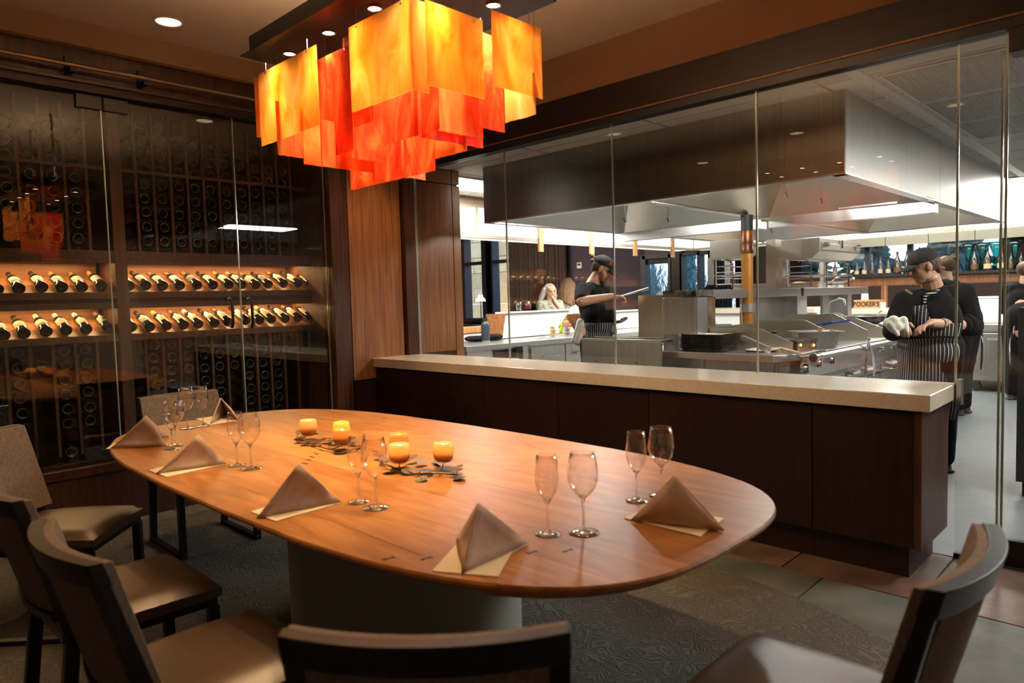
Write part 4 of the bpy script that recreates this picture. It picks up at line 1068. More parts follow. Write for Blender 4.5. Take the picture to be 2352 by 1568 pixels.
leaf_stand([(709, 996, 0.040), (787, 1018, 0.038), (785, 1004, 0.036)],
           [(690, 992, 0.026, 0.786), (735, 996, 0.028, 0.780), (685, 1010, 0.022, 0.766), (702, 1014, 0.024, 0.768), (726, 1016, 0.026, 0.766), (752, 1006, 0.026, 0.776), (765, 1012, 0.024, 0.770), (812, 1014, 0.024, 0.770), (822, 1024, 0.022, 0.762), (782, 1037, 0.028, 0.758), (808, 1006, 0.02, 0.776)],
           [(680, 1006), (715, 1020), (750, 1030), (790, 1036), (820, 1030)], 'metal leaf stand holding the left group of three candles')
leaf_stand([(918, 1059, 0.042), (917, 1034, 0.036), (1019, 1057, 0.042)],
           [(870, 1046, 0.024, 0.768), (880, 1058, 0.022, 0.766), (895, 1078, 0.028, 0.764), (946, 1050, 0.024, 0.776), (965, 1058, 0.028, 0.772), (940, 1080, 0.032, 0.764), (975, 1080, 0.034, 0.770), (968, 1100, 0.024, 0.757), (1052, 1073, 0.022, 0.774), (1048, 1082, 0.028, 0.770), (1056, 1098, 0.026, 0.757), (1000, 1068, 0.02, 0.77)],
           [(875, 1062), (915, 1078), (960, 1088), (1010, 1086), (1050, 1090)], 'metal leaf stand holding the right group of three candles')

# ---------------------------------------------------------------- chairs, built facing +y at the origin


def arc(x, y0, sag, hw): return y0 + sag * (1 - (x / hw) ** 2)


def make_chair(label):
    t = thing('dining_chair', label, 'chair', (0, 0, 0), group='dining chairs')
    hw = 0.235
    # seat pad, rounded
    mb = MB(); N = 14; G = []
    for i in range(N + 1):
        row = []
        for j in range(N + 1):
            u, v = i / N * 2 - 1, j / N * 2 - 1
            x = hw * u * (1 - 0.02 * v * v) * (0.93 if v < -0.5 else 1); y = 0.235 * v
            z = 0.474 - 0.028 * max(abs(u), abs(v)) ** 8 - 0.006 * (abs(u) ** 2 + abs(v) ** 2)
            row.append(len(mb.v)); mb.v.append(Vector((x, y, z)))
        G.append(row)
    for i in range(N):
        for j in range(N): mb.f.append((G[i][j], G[i + 1][j], G[i + 1][j + 1], G[i][j + 1]))
    rim = [G[i][0] for i in range(N + 1)] + [G[N][j] for j in range(1, N + 1)] + [G[i][N] for i in range(N - 1, -1, -1)] + [G[0][j] for j in range(N - 1, 0, -1)]
    low = []
    for k in rim:
        low.append(len(mb.v)); mb.v.append(Vector((mb.v[k].x, mb.v[k].y, 0.405)))
    for k in range(len(rim)): mb.f.append((rim[k], low[k], low[(k + 1) % len(rim)], rim[(k + 1) % len(rim)]))
    mb.f.append(tuple(reversed(low)))
    obj('seat', mb, leather, t, smooth=True)
    obj('seat_frame', MB().box(-hw + 0.012, hw - 0.012, -0.215, 0.222, 0.375, 0.405), ebony, t, bev=0.003)
    for s in (-1, 1):
        obj('leg', MB().box(s * 0.215 - 0.017, s * 0.215 + 0.017, 0.188, 0.224, 0.022, 0.376), ebony, t, bev=0.002)
        x = s * 0.215
        obj('leg', MB().hexa([(x - 0.017, -0.275, 0.022), (x + 0.017, -0.275, 0.022), (x + 0.017, -0.235, 0.022), (x - 0.017, -0.235, 0.022), (x - 0.017, -0.225, 0.45), (x + 0.017, -0.225, 0.45), (x + 0.017, -0.185, 0.45), (x - 0.017, -0.185, 0.45)]), ebony, t, bev=0.002)
        obj('floor_rail', MB().box(x - 0.017, x + 0.017, -0.275, 0.224, 0.0, 0.022), ebony, t, bev=0.002)
        # back post: raked backwards, depth tapers up
        obj('back_post', MB().hexa([(x - 0.02, -0.232, 0.43), (x + 0.02, -0.232, 0.43), (x + 0.02, -0.185, 0.43), (x - 0.02, -0.185, 0.43), (x - 0.02, -0.338, 0.858), (x + 0.02, -0.338, 0.858), (x + 0.02, -0.312, 0.858), (x - 0.02, -0.312, 0.858)]), ebony, t, bev=0.003)
    # bowed top rail
    def sheet(z0, z1, off, th, m_, nm, hwid=0.215, y_at=None, cap=0.0):
        mb = MB(); N = 12
        rows_ = []
        for k in range(N + 1):
            x = -hwid + 2 * hwid * k / N
            col = []
            for z in (z0, z1):
                yb = -0.208 - (z - 0.43) * 0.27; sag = -0.045
                y = yb + sag * (1 - (x / 0.235) ** 2) + off
                col += [len(mb.v), len(mb.v) + 1]; mb.v += [Vector((x, y, z)), Vector((x, y + th, z))]
            rows_.append(col)
        for k in range(N):
            a, b = rows_[k], rows_[k + 1]
            mb.f += [(a[0], b[0], b[2], a[2]), (a[1], a[3], b[3], b[1]), (a[2], b[2], b[3], a[3]), (a[0], a[1], b[1], b[0])]
        mb.f += [(rows_[0][0], rows_[0][2], rows_[0][3], rows_[0][1]), (rows_[-1][0], rows_[-1][1], rows_[-1][3], rows_[-1][2])]
        return obj(nm, mb, m_, t, smooth=True, bev=0.003)
    sheet(0.805, 0.862, -0.018, 0.034, ebony, 'top_rail', 0.236)
    sheet(0.47, 0.50, -0.018, 0.030, ebony, 'lower_rail', 0.2)
    sheet(0.475, 0.858, 0.010, 0.026, fabric, 'back_cushion', 0.232)
    sheet(0.50, 0.806, -0.008, 0.016, fabric, 'back_panel', 0.2)
    return t


chair_at = [((-2.595, 0.735), 0, 'dark framed chair with brown leather seat, second along the near side from the left'),
            ((-1.87, 0.735), 0, 'dark framed chair with brown leather seat, nearest on the left foreground'),
            ((-3.6, 0.80), -42, 'chair with its pale fabric backrest face in view at the left edge'),
            ((-4.20, 1.65), -90, 'chair behind the left end of the table with woven fabric backrest showing'),
            ((-1.10, 0.92), 42.6, 'chair in the bottom foreground showing only its curved dark top rail'),
            ((-0.64, 1.60), 90, 'chair at the right foreground with a pale lit leather seat')]
c0 = make_chair(chair_at[0][2])
bpy.context.view_layer.update()
for k, ((x, y), a, label) in enumerate(chair_at):
    if k == 0:
        c0.location = (x, y, 0.010); c0.rotation_euler = (0, 0, math.radians(a))
    else:
        dup(c0, (x, y, 0.010), math.radians(a), label)

# ---------------------------------------------------------------- chandelier
yelg = art_glass('amber_art_glass', (0.95, 0.40, 0.07), (1.0, 0.62, 0.20), (1.0, 0.82, 0.46))
redg = art_glass('red_art_glass', (0.60, 0.03, 0.015), (0.92, 0.15, 0.05), (1.0, 0.48, 0.17))
orgg = art_glass('orange_art_glass', (0.88, 0.20, 0.05), (0.98, 0.42, 0.13), (1.0, 0.66, 0.28))
ch = thing('chandelier', 'large ceiling chandelier of hanging amber and red square glass sheets under a dark metal tray', 'chandelier', (-2.4, 1.76, 2.5))
plate = mat('bronze_plate', (0.045, 0.022, 0.014), 0.38, 0.6)
CX0, CX1, CY0, CY1 = -3.048, -1.73, 1.455, 2.06
obj('canopy_plate', B(CX0, CX1, CY0, CY1, 2.500, 2.506), plate, ch)
obj('canopy_box', B(CX0 + 0.035, CX1 - 0.035, CY0 + 0.025, CY1 - 0.025, 2.506, 2.585), blackm, ch, bev=0.002)
for x in (-2.8, -2.0):
    obj('hanging_rod', MB().cyl((x, 1.76, 2.58), (x, 1.76, ZC), 0.008), blackm, ch)
for x in CHX:
    for y in CHY:
        s_ = obj('spot_lamp', MB().lathe([(0.026, 0.002), (0.030, -0.006), (0.024, -0.007), (0.022, -0.002)], (x, y, CHZ), 20, close=True), chrome, ch, smooth=True)
        obj('lens', MB().lathe([(0.0005, -0.004), (0.0215, -0.004), (0.0215, 0.0)], (x, y, CHZ), 18), lamp_m, s_)
# sheets: plane axis, plane value, two top corners, lower left corner (where the photo shows them), material, hanging wires
SH = [('y', 1.520, (593, 172), (725, 101), (597, 337), yelg), ('x', -3.03, (583, 177), (600, 182), (590, 315), orgg),
      ('y', 1.505, (800, 57), (943, -3), (806, 259), yelg), ('x', -1.905, (941, -3), (978, 6), (945, 205), yelg),
      ('x', -1.86, (975, 0), (1106, 46), (976, 194), yelg), ('x', -1.80, (1128, 24), (1241, 65), (1133, 197), yelg),
      ('y', 1.99, (1158, 190), (1227, 165), (1162, 281), yelg), ('x', -1.95, (1095, 72), (1152, 90), (1104, 293), redg),
      ('y', 1.585, (728, 138), (803, 103), (728, 370), redg), ('y', 1.60, (786, 68), (850, 40), (792, 300), redg),
      ('x', -2.85, (632, 230), (692, 246), (649, 357), orgg), ('x', -2.66, (692, 250), (800, 280), (693, 376), orgg),
      ('x', -2.52, (735, 270), (853, 300), (740, 382), orgg), ('x', -2.42, (800, 180), (907, 208), (800, 362), redg),
      ('y', 1.65, (876, 190), (944, 165), (883, 333), redg), ('y', 1.63, (943, 190), (1004, 168), (945, 315), redg),
      ('x', -2.02, (955, 150), (1104, 190), (957, 313), redg), ('x', -2.00, (990, 120), (1104, 150), (1010, 300), orgg),
      ('y', 1.76, (801, 310), (994, 255), (801, 437), redg), ('y', 1.83, (994, 270), (1068, 248), (994, 365), orgg),
      ('x', -2.30, (920, 300), (973, 312), (925, 407), orgg)]
for (ax, val, a_, b_, c_, m_) in SH:
    a, b, c = at(*a_, ax, val), at(*b_, ax, val), at(*c_, ax, val)
    zt = (a.z + b.z) / 2; zt = min(zt, 2.455)
    zb_ = c.z; mb = MB()
    if ax == 'y': x0, x1 = sorted((a.x, b.x)); pts = [(x0, val), (x1, val)]; th = Vector((0, 0.004, 0))
    else: y0, y1 = sorted((a.y, b.y)); pts = [(val, y0), (val, y1)]; th = Vector((0.004, 0, 0))
    # slightly uneven lower edge
    N = 10; low = []; upr = []
    for k in range(N + 1):
        u = k / N; p = Vector((pts[0][0] * (1 - u) + pts[1][0] * u, pts[0][1] * (1 - u) + pts[1][1] * u, 0))
        low.append(Vector((p.x, p.y, zb_ + rnd.uniform(-0.0015, 0.0015)))); upr.append(Vector((p.x, p.y, zt)))
    ringv = low + list(reversed(upr))
    pan = obj('glass_sheet', MB().extrude(ringv, th), m_, ch)
    for u in (0.14, 0.86):
        p = Vector((pts[0][0] * (1 - u) + pts[1][0] * u, pts[0][1] * (1 - u) + pts[1][1] * u, zt - 0.012)) + th / 2
        obj('wire', MB().cyl(p, (p.x, p.y, 2.501), 0.0012, n=5).ell(p - th, 0.004, 6), chrome, pan)

# recessed downlight in the ceiling
dl = thing('downlight', 'round recessed downlight in the tan ceiling left of the chandelier', 'ceiling light', (-4.673, 1.768, ZC))
for k, (x, y, p) in enumerate(DOWN):
    t = dl if k == 0 else thing('downlight', 'round recessed downlight out of view, ' + ['', 'above the third near chair', 'above the foreground chairs', 'above the right foreground chair', 'in the near left corner', 'added behind the chandelier', 'above the walnut wall panel'][k], 'ceiling light', (x, y, ZC), group='unseen downlights')
    obj('trim_ring', MB().lathe([(0.075, 0.0), (0.095, 0.0), (0.097, -0.004), (0.08, -0.006), (0.074, -0.002)], (x, y, ZC), 28, close=True), MATS['ceiling_paint'], t, smooth=True)
    obj('lens', MB().lathe([(0.0005, -0.0015), (0.074, -0.0015), (0.074, 0.0)], (x, y, ZC), 24), down_m, t)

# ================================================================== KITCHEN: HOOD
HZ = 2.16
hd = thing('exhaust_hood', 'huge stainless steel exhaust hood hanging over the cooking island', 'exhaust hood', (-3.35, 7.5, HZ))
hx0, hx1, hy0, hy1 = -5.02, -1.64, 4.80, 10.2
seams = [hx0, -3.62, -3.22, hx1]
for k in range(3):
    obj('front_skin', B(seams[k] + 0.001, seams[k + 1] - 0.001, hy0, hy0 + 0.02, HZ, ZK - 0.002), hood_m, hd)
for a, b in ((hy0 + 0.02, 7.15), (7.155, hy1)):
    obj('side_skin', B(hx1 - 0.02, hx1, a, b, HZ, ZK - 0.002), steel_v, hd)
    obj('side_skin', B(hx0, hx0 + 0.02, a, b, HZ, ZK - 0.002), hood_m, hd)
obj('back_skin', B(hx0, hx1, hy1, hy1 + 0.02, HZ, ZK - 0.002), steel, hd)
obj('bottom_trim', MB().box(hx0, hx1, hy0 - 0.004, hy0 + 0.07, HZ - 0.012, HZ).box(hx1 - 0.08, hx1 + 0.004, hy0, hy1, HZ - 0.012, HZ).box(hx0, hx0 + 0.07, hy0, hy1, HZ - 0.012, HZ).box(hx0, hx1, hy1 - 0.07, hy1, HZ - 0.012, HZ), steel, hd)
# inner modules: sloped plenums, divider skirts and filter banks
mods = [(-4.95, -3.25, 4.87, 7.05), (-3.15, -1.72, 4.87, 7.05), (-4.95, -3.25, 7.2, 10.1), (-3.15, -1.72, 7.2, 10.1)]
for (x0, x1, y0, y1) in mods:
    zt = ZK - 0.10
    cx_ = (x0 + x1) / 2
    mb = MB()
    mb.quad((x0, y0, HZ), (x0, y1, HZ), (x0 + 0.35, y1 - 0.35, zt), (x0 + 0.35, y0 + 0.35, zt))
    mb.quad((x1, y1, HZ), (x1, y0, HZ), (x1 - 0.35, y0 + 0.35, zt), (x1 - 0.35, y1 - 0.35, zt))
    mb.quad((x1, y0, HZ), (x0, y0, HZ), (x0 + 0.35, y0 + 0.35, zt), (x1 - 0.35, y0 + 0.35, zt))
    mb.quad((x0, y1, HZ), (x1, y1, HZ), (x1 - 0.35, y1 - 0.35, zt), (x0 + 0.35, y1 - 0.35, zt))
    mb.quad((x0 + 0.35, y0 + 0.35, zt), (x0 + 0.35, y1 - 0.35, zt), (x1 - 0.35, y1 - 0.35, zt), (x1 - 0.35, y0 + 0.35, zt))
    obj('inner_plenum', mb, steel_w, hd)
    fm = MB(); y = y0 + 0.4
    while y < y1 - 0.45:
        fm.box(x0 + 0.45, x0 + 0.75, y, y + 0.012, zt - 0.06, zt - 0.03); y += 0.03
    q = obj('filter_blades', fm, tray_m, hd); q['kind'] = 'stuff'
obj('divider_skirt', MB().box(-3.24, -3.16, hy0 + 0.02, hy1, HZ - 0.01, HZ + 0.22), steel_w, hd)
obj('cross_skirt', MB().box(hx0 + 0.02, -3.24, 7.06, 7.19, HZ - 0.10, HZ + 0.25), steel, hd)
obj('cross_skirt', MB().box(-3.16, hx1 - 0.02, 7.06, 7.19, HZ - 0.10, HZ + 0.25), steel, hd)
for px, py in ((1435, 500), (1535, 500), (1622, 520), (1662, 525), (1807, 440), (1888, 455), (2063, 465), (2100, 468), (2134, 470), (1772, 525)):
    p = at(px, py, 'z', HZ + 0.06) if py < 480 else at(px, py, 'z', HZ + 0.02)
    if not (hx0 < p.x < hx1 and hy0 < p.y < hy1): p = Vector((min(max(p.x, hx0 + .2), hx1 - .2), min(max(p.y, hy0 + .2), hy1 - .3), p.z))
    obj('sprinkler_nozzle', MB().cyl((p.x, p.y, p.z + 0.25), (p.x, p.y, p.z), 0.009, n=8).cyl((p.x, p.y, p.z), (p.x + 0.012, p.y, p.z - 0.05), 0.016, 0.010, n=8), chrome, hd, smooth=True)
redl = mat('red_label', (0.62, 0.03, 0.02), 0.5); ink = mat('ink_black', (0.02, 0.02, 0.02), 0.7)


def text(name, s, size, loc, rot, m_, parent, depth=0.001, align='CENTER', font_sx=1.0):
    cu = bpy.data.curves.new(name, 'FONT'); cu.body = s; cu.size = size; cu.extrude = depth; cu.align_x = align; cu.align_y = 'CENTER'; cu.offset = size * 0.035
    cu.materials.append(m_)
    o = bpy.data.objects.new(name, cu); C.objects.link(o)
    if parent:
        o.parent = parent
        loc = INV[parent.name] @ Vector(loc) if parent.name in INV else loc
    o.location = loc; o.rotation_euler = rot; o.scale = (font_sx, 1, 1)
    me = bpy.data.meshes.new_from_object(o.evaluated_get(bpy.context.evaluated_depsgraph_get()))
    q = bpy.data.objects.new(name, me); C.objects.link(q); q.parent = parent
    q.location = loc; q.rotation_euler = rot; q.scale = (font_sx, 1, 1)
    if not me.materials: me.materials.append(m_)
    bpy.data.objects.remove(o)
    return q


# red maker's label on the side skin and the white instruction strip inside the front edge
a = at(2130, 452, 'x', hx1); b = at(2144, 462, 'x', hx1)
obj('red_label', B(hx1, hx1 + 0.002, a.y, b.y, b.z - 0.01, a.z), redl, hd)
text('label_lettering', 'Captivate', 0.055, (hx1 + 0.003, (a.y + b.y) / 2, (a.z + b.z) / 2 - 0.005), (math.pi / 2, 0, math.pi / 2), white_m, hd, 0.0005, font_sx=1.1)
p0 = at(1928, 477, 'y', 7.05); p1 = at(2062, 466, 'y', 7.05)
obj('instruction_strip', B(p0.x, p1.x, 7.03, 7.035, HZ + 0.01, HZ + 0.10), white_p, hd)
for k in range(5):
    x = p0.x + (p1.x - p0.x) * (0.08 + 0.19 * k)
    mb = MB()
    for r in range(3): mb.box(x, x + (p1.x - p0.x) * (0.12 if r else 0.06), 7.027, 7.03, HZ + 0.03 + 0.02 * r, HZ + 0.034 + 0.02 * r)
    obj('printed_lines', mb, tray_m, hd)

# ================================================================== COOKING ISLAND
isl = thing('cooking_island', 'stainless steel island body with chamfered front ledge under the hood', 'kitchen counter', (-3.0, 6.5, 0))
ZT = 0.90
c_l = at(1497, 805, 'z', ZT); c_r = at(1775, 817, 'z', ZT); c_c = at(1838, 812, 'z', ZT)
ledge = [(-4.05, 5.40), (c_l.x, 5.38), (c_r.x, 5.36), (c_c.x, c_c.y), (c_c.x, 6.02), (-4.05, 6.02)]
obj('ledge_top', MB().prism(ledge, ZT - 0.055, ZT), steel, isl, bev=0.004)
obj('body', MB().prism([(-4.0, 5.52), (c_r.x - 0.05, 5.48), (c_c.x - 0.09, c_c.y + 0.02), (c_c.x - 0.09, 6.0), (-4.0, 6.0)], 0.1, ZT - 0.055), steel_v, isl)
for x in (-3.05, -2.40):
    obj('seam_strip', B(x, x + 0.012, 5.475, 5.50, 0.1, ZT - 0.06), steel, isl)
# pillar and greenish end panel
obj('pillar', MB().box(-3.45, -3.13, 5.50, 5.86, ZT, 1.37), steel_v, isl, bev=0.003)
obj('pillar_side', MB().box(-3.13, -3.115, 5.52, 5.70, ZT, 1.37), steel, isl)
obj('pillar_side', MB().box(-3.13, -3.115, 5.705, 5.84, ZT, 1.37), burnt, isl)
a = at(1468, 670, 'y', 5.62); b = at(1525, 780, 'y', 5.62)
obj('shield_panel', B(a.x, b.x, 5.60, 5.62, b.z - 0.05, 1.40), steel_w, isl, bev=0.002)
# long pass shelf on the spine
obj('shelf', B(-3.45, -3.115, 5.50, 5.80, 1.375, 1.435), tray_m, isl, bev=0.003)
obj('shelf', B(-3.60, -3.115, 5.81, 7.78, 1.350, 1.435), steel, isl, bev=0.003)
obj('shelf', B(-3.60, -3.115, 7.85, 10.0, 1.345, 1.435), steel, isl, bev=0.003)
obj('spine_post', B(-3.30, -3.16, 7.78, 8.05, ZT, 1.35), steel, isl)
obj('back_splash', B(-3.33, -3.30, 6.75, 7.78, ZT, 1.35), steel_v, isl)
obj('back_splash', B(-3.33, -3.30, 8.9, 9.36, ZT, 1.35), steel_v, isl)
obj('spine_post', B(-3.30, -3.16, 9.36, 9.50, ZT, 1.35), steel, isl)
obj('stand', B(-3.5, -3.14, 6.95, 8.2, 1.435, 1.49), steel_w, isl)
# range line running away along x = -2.2
RX = -2.21
rg = thing('cooking_range', 'long stainless range with knobs and oven doors running away along the island', 'range', (-2.7, 7.4, 0))
obj('body', B(-3.15, RX - 0.05, 6.03, 9.6, 0.12, ZT - 0.02), steel_v, rg)
obj('top_edge', B(-3.15, RX, 6.03, 9.6, ZT - 0.04, ZT), steel, rg, bev=0.004)
obj('control_panel', MB().hexa([(RX - 0.06, 5.66, 0.70), (RX - 0.02, 5.66, 0.70), (RX - 0.02, 9.6, 0.70), (RX - 0.06, 9.6, 0.70), (RX - 0.06, 5.66, 0.86), (RX + 0.0, 5.66, 0.86), (RX + 0.0, 9.6, 0.86), (RX - 0.06, 9.6, 0.86)]), steel, rg)
for y0, y1 in ((5.70, 6.55), (6.6, 7.5), (7.55, 8.5), (8.55, 9.55)):
    d = obj('oven_door', B(RX - 0.05, RX - 0.02, y0, y1, 0.18, 0.66), steel_v, rg, bev=0.006)
    obj('handle', MB().tube([(RX - 0.02, y0 + 0.12, 0.60), (RX + 0.04, y0 + 0.12, 0.60), (RX + 0.04, y1 - 0.12, 0.60), (RX - 0.02, y1 - 0.12, 0.60)], 0.012, 8), chrome, d, smooth=True)
for px, py in ((1845, 845), (1876, 832), (1906, 825), (2024, 800), (2050, 792)):
    p = at(px, py, 'x', RX); y = p.y; z = min(max(p.z, 0.74), 0.83)
    kb = obj('control_knob', MB().cyl((RX - 0.01, y, z), (RX + 0.012, y, z), 0.042, 0.040, 20), chrome, rg, smooth=True)
    obj('grip', MB().box(RX + 0.012, RX + 0.045, y - 0.009, y + 0.009, z - 0.035, z + 0.035).cyl((RX + 0.012, y, z), (RX + 0.035, y, z), 0.020, 0.016, 14), chrome, kb, smooth=True)
for k, px in enumerate((1950, 1985, 2040)):
    p = at(px, 825, 'x', RX)
    obj('door_pull', MB().tube([(RX - 0.02, p.y, 0.66), (RX + 0.03, p.y, 0.65), (RX + 0.035, p.y + 0.16, 0.65), (RX - 0.02, p.y + 0.16, 0.66)], 0.014, 8), white_p, rg, smooth=True)
rl = thing('range_rail', 'fat round steel rail mounted along the front of the range', 'rail', (RX + 0.11, 7.4, 0.86))
ry0, ry1 = 5.47, 9.5; rX = -2.10; rZ = 0.885
obj('bar', MB().cyl((rX, ry0 + 0.05, rZ), (rX, ry1, rZ), 0.026, n=18), steel, rl, smooth=True)
obj('end_cap', MB().cyl((rX, ry0, rZ), (rX, ry0 + 0.05, rZ), 0.034, n=18).cyl((rX, ry0 + 0.09, rZ), (rX, ry0 + 0.12, rZ), 0.034, n=18), chrome, rl, smooth=True)
for y in (5.53, 6.55, 7.9, 9.2):
    obj('bracket', MB().cyl((rX, y, rZ), (RX - 0.03, y, rZ - 0.01), 0.016, n=10).cyl((rX, y - 0.03, rZ), (rX, y + 0.03, rZ), 0.032, n=14), chrome, rl, smooth=True)
# tongs hanging on the rail
for k, (px, sg, nm) in enumerate(((1985, 1, 'steel tongs hanging open over the rail, left of the heavier cook'), (2075, 1, 'steel tongs hanging on the rail by the towel of the heavier cook'))):
    y = at(px, 770, 'x', rX).y; x = rX + 0.03
    one('tongs', MB().tube([(x, y, 0.96), (x + 0.012, y - 0.07, 0.80), (x + 0.012, y - 0.10, 0.66), (x + 0.012, y - 0.085, 0.60)], [0.008, 0.009, 0.011, 0.004], 6).tube([(x, y, 0.96), (x + 0.016, y + 0.09, 0.80), (x + 0.016, y + 0.13, 0.64), (x + 0.012, y + 0.10, 0.585)], [0.008, 0.010, 0.012, 0.004], 6).cyl((x - 0.012, y, 0.96), (x + 0.02, y, 0.96), 0.012, n=10), chrome, nm, 'tongs', smooth=True, group='tongs on the range rail')

# griddle unit front left (a slab with a steel apron)
gu = thing('griddle', 'low flat griddle unit with plain brushed steel front beside the bearded cook', 'griddle', (-3.85, 5.5, 0))
gy = 5.22
obj('front_panel', B(-4.17, -3.30, gy, gy + 0.03, 0.12, 0.985), steel_v, gu, bev=0.003)
obj('side_panel', B(-4.17, -4.14, gy + 0.03, 5.385, 0.12, 0.985), steel_v, gu)
obj('rim', MB().box(-4.17, -3.30, gy - 0.004, 5.42, 0.985, 1.012), steel_w, gu, bev=0.003)
obj('cooking_plate', B(-4.12, -3.34, gy + 0.05, 5.40, 1.012, 1.020), castiron, gu)
for x in (-4.0, -3.55): obj('screw', MB().cyl((x, gy - 0.004, 0.80), (x, gy, 0.80), 0.011, n=10), chrome, gu)

# charbroiler between side shields
cb = thing('charbroiler', 'charcoal grill with iron grates between angled steel side shields', 'grill', (-2.8, 6.0, ZT))


def shield(nm, y, xb, xf, zt, zf, m_=steel_w):
    # tall behind, cut down in front; stands across x at depth y
    mid = xb + (xf - xb) * 0.62
    return obj(nm, MB().extrude([(xb, y, ZT), (xf, y, ZT), (xf, y, zf), (mid, y, zt), (xb, y, zt)], (0, 0.012, 0)), m_, cb, bev=0.0015)


shield('side_shield', 5.72, -3.11, -2.36, 1.095, 0.98)
shield('side_shield', 6.62, -3.11, -2.32, 1.13, 0.985)
shield('side_shield', 7.35, -3.11, -2.30, 1.16, 1.0, steel_w)
shield('side_shield', 7.95, -3.11, -2.30, 1.10, 0.98, steel_w)
obj('back_shield', B(-3.11, -3.09, 5.73, 6.62, ZT, 1.10), steel_w, cb)
obj('fire_box', B(-3.05, -2.34, 5.76, 6.17, ZT, 0.975), burnt, cb, bev=0.004)
gm = MB(); y = 5.78
while y < 6.15:
    gm.box(-3.02, -2.36, y, y + 0.011, 0.978, 0.994); y += 0.022
obj('grate_frame', MB().box(-3.04, -3.0, 5.75, 6.18, 0.972, 0.996).box(-2.365, -2.335, 5.75, 6.18, 0.965, 0.99), castiron, cb)
q = obj('grate_bars', gm, castiron, cb); q['kind'] = 'stuff'
emb = mat('ember', (0.9, 0.2, 0.05), 0.5, emit=(1.0, 0.25, 0.05), estr=6)
obj('ember', MB().ell((-2.338, 5.82, 0.955), 0.012, 8).ell((-2.338, 6.10, 0.935), 0.012, 8), emb, cb)
# raised grill behind
obj('rear_grate', MB().hexa([(-3.25, 6.7, 1.0), (-2.75, 6.7, 1.0), (-2.75, 7.3, 1.0), (-3.25, 7.3, 1.0), (-3.25, 6.7, 1.03), (-2.78, 6.7, 1.02), (-2.78, 7.3, 1.02), (-3.25, 7.3, 1.07)]), castiron, cb)
obj('rear_box', B(-3.22, -2.75, 6.68, 7.32, ZT, 0.995), steel_w, cb)

# sheet pans stacked on the ledge
tcx, tcy = -3.03, 5.62
for k in range(7):
    z = ZT + 0.021 * k
    t = MB(); w_, d_ = 0.20, 0.115
    r = Matrix.Translation((-3.06 + rnd.uniform(-.004, .004), 5.56, 0)) @ Matrix.Rotation(math.radians(3 + rnd.uniform(-1.5, 1.5)), 4, 'Z')
    lo_ = [(-w_ + .034, -d_ + .030), (w_ - .034, -d_ + .030), (w_ - .034, d_ - .030), (-w_ + .034, d_ - .030)]; hi_ = [(-w_, -d_), (w_, -d_), (w_, d_), (-w_, d_)]
    V = [r @ Vector((x, y, z + 0.001)) for x, y in lo_] + [r @ Vector((x, y, z + 0.026)) for x, y in hi_] + [r @ Vector((x * .97, y * .95, z + 0.026)) for x, y in hi_] + [r @ Vector((x * .97, y * .95, z + 0.004)) for x, y in lo_]
    V = V; t.v = V; t.f = [(3, 2, 1, 0), (12, 13, 14, 15)] + [(a * 4 + q, a * 4 + (q + 1) % 4, a * 4 + 4 + (q + 1) % 4, a * 4 + 4 + q) for a in range(3) for q in range(4)]
    one('sheet_pan', t, tray_m if k < 6 else steel_w, ('bottom' if k == 0 else 'top' if k == 6 else ORD[k] + ' from the bottom') + ' of the stack of dark sheet pans on the steel ledge', 'sheet pan', group='stacked sheet pans')

# folded towel and wooden-handled turner
tp = at(1745, 808, 'z', ZT)
mb = MB()
for k in range(3): mb.ell((tp.x - 0.02 + 0.02 * k, tp.y + 0.02 * k, ZT + 0.012 + 0.006 * k), (0.12 - 0.012 * k, 0.055, 0.014), 12, Matrix.Rotation(math.radians(12 * k - 8), 3, 'Z'))
one('folded_towel', mb, towel_m, 'white folded kitchen towel lying on the ledge below the grill', 'towel', smooth='all')
t = thing('turner', 'wide steel turner with a pale wooden handle lying on the towel', 'turner', (tp.x, tp.y, ZT + 0.03))
a = at(1706, 775, 'y', 5.56); b = at(1765, 803, 'z', 0.945); c = at(1795, 800, 'z', 0.93); d = at(1836, 811, 'z', 0.915)
obj('blade', MB().tube([a, a * 0.5 + b * 0.5, b], [0.028, 0.030, 0.034], 4), steel, t)
obj('handle', MB().tube([b, c, d], [0.012, 0.013, 0.013], 10), mat('pale_handle', (0.62, 0.50, 0.34), 0.6), t, smooth=True)

# hotel pan with food
p = at(1898, 790, 'z', 0.90); cx_, cy_ = -2.44, 6.39
t = thing('hotel_pan', 'deep steel food pan with a bit of red food on the range corner', 'pan', (cx_, cy_, 0.90))
w0, d0, w1, d1 = 0.15, 0.10, 0.175, 0.125
mb = MB(); r = Matrix.Translation((cx_, cy_, 0)) @ Matrix.Rotation(math.radians(38), 4, 'Z')
rings = [([(-w0, -d0), (w0, -d0), (w0, d0), (-w0, d0)], 0.902), ([(-w1, -d1), (w1, -d1), (w1, d1), (-w1, d1)], 1.035), ([(-w1 - .03, -d1 - .03), (w1 + .03, -d1 - .03), (w1 + .03, d1 + .03), (-w1 - .03, d1 + .03)], 1.037), ([(-w1 - .03, -d1 - .03), (w1 + .03, -d1 - .03), (w1 + .03, d1 + .03), (-w1 - .03, d1 + .03)], 1.043), ([(-w1 + .004, -d1 + .004), (w1 - .004, -d1 + .004), (w1 - .004, d1 - .004), (-w1 + .004, d1 - .004)], 1.043), ([(-w0 + .004, -d0 + .004), (w0 - .004, -d0 + .004), (w0 - .004, d0 - .004), (-w0 + .004, d0 - .004)], 0.908)]
for ring_, z in rings: mb.v += [r @ Vector((x, y, z)) for x, y in ring_]
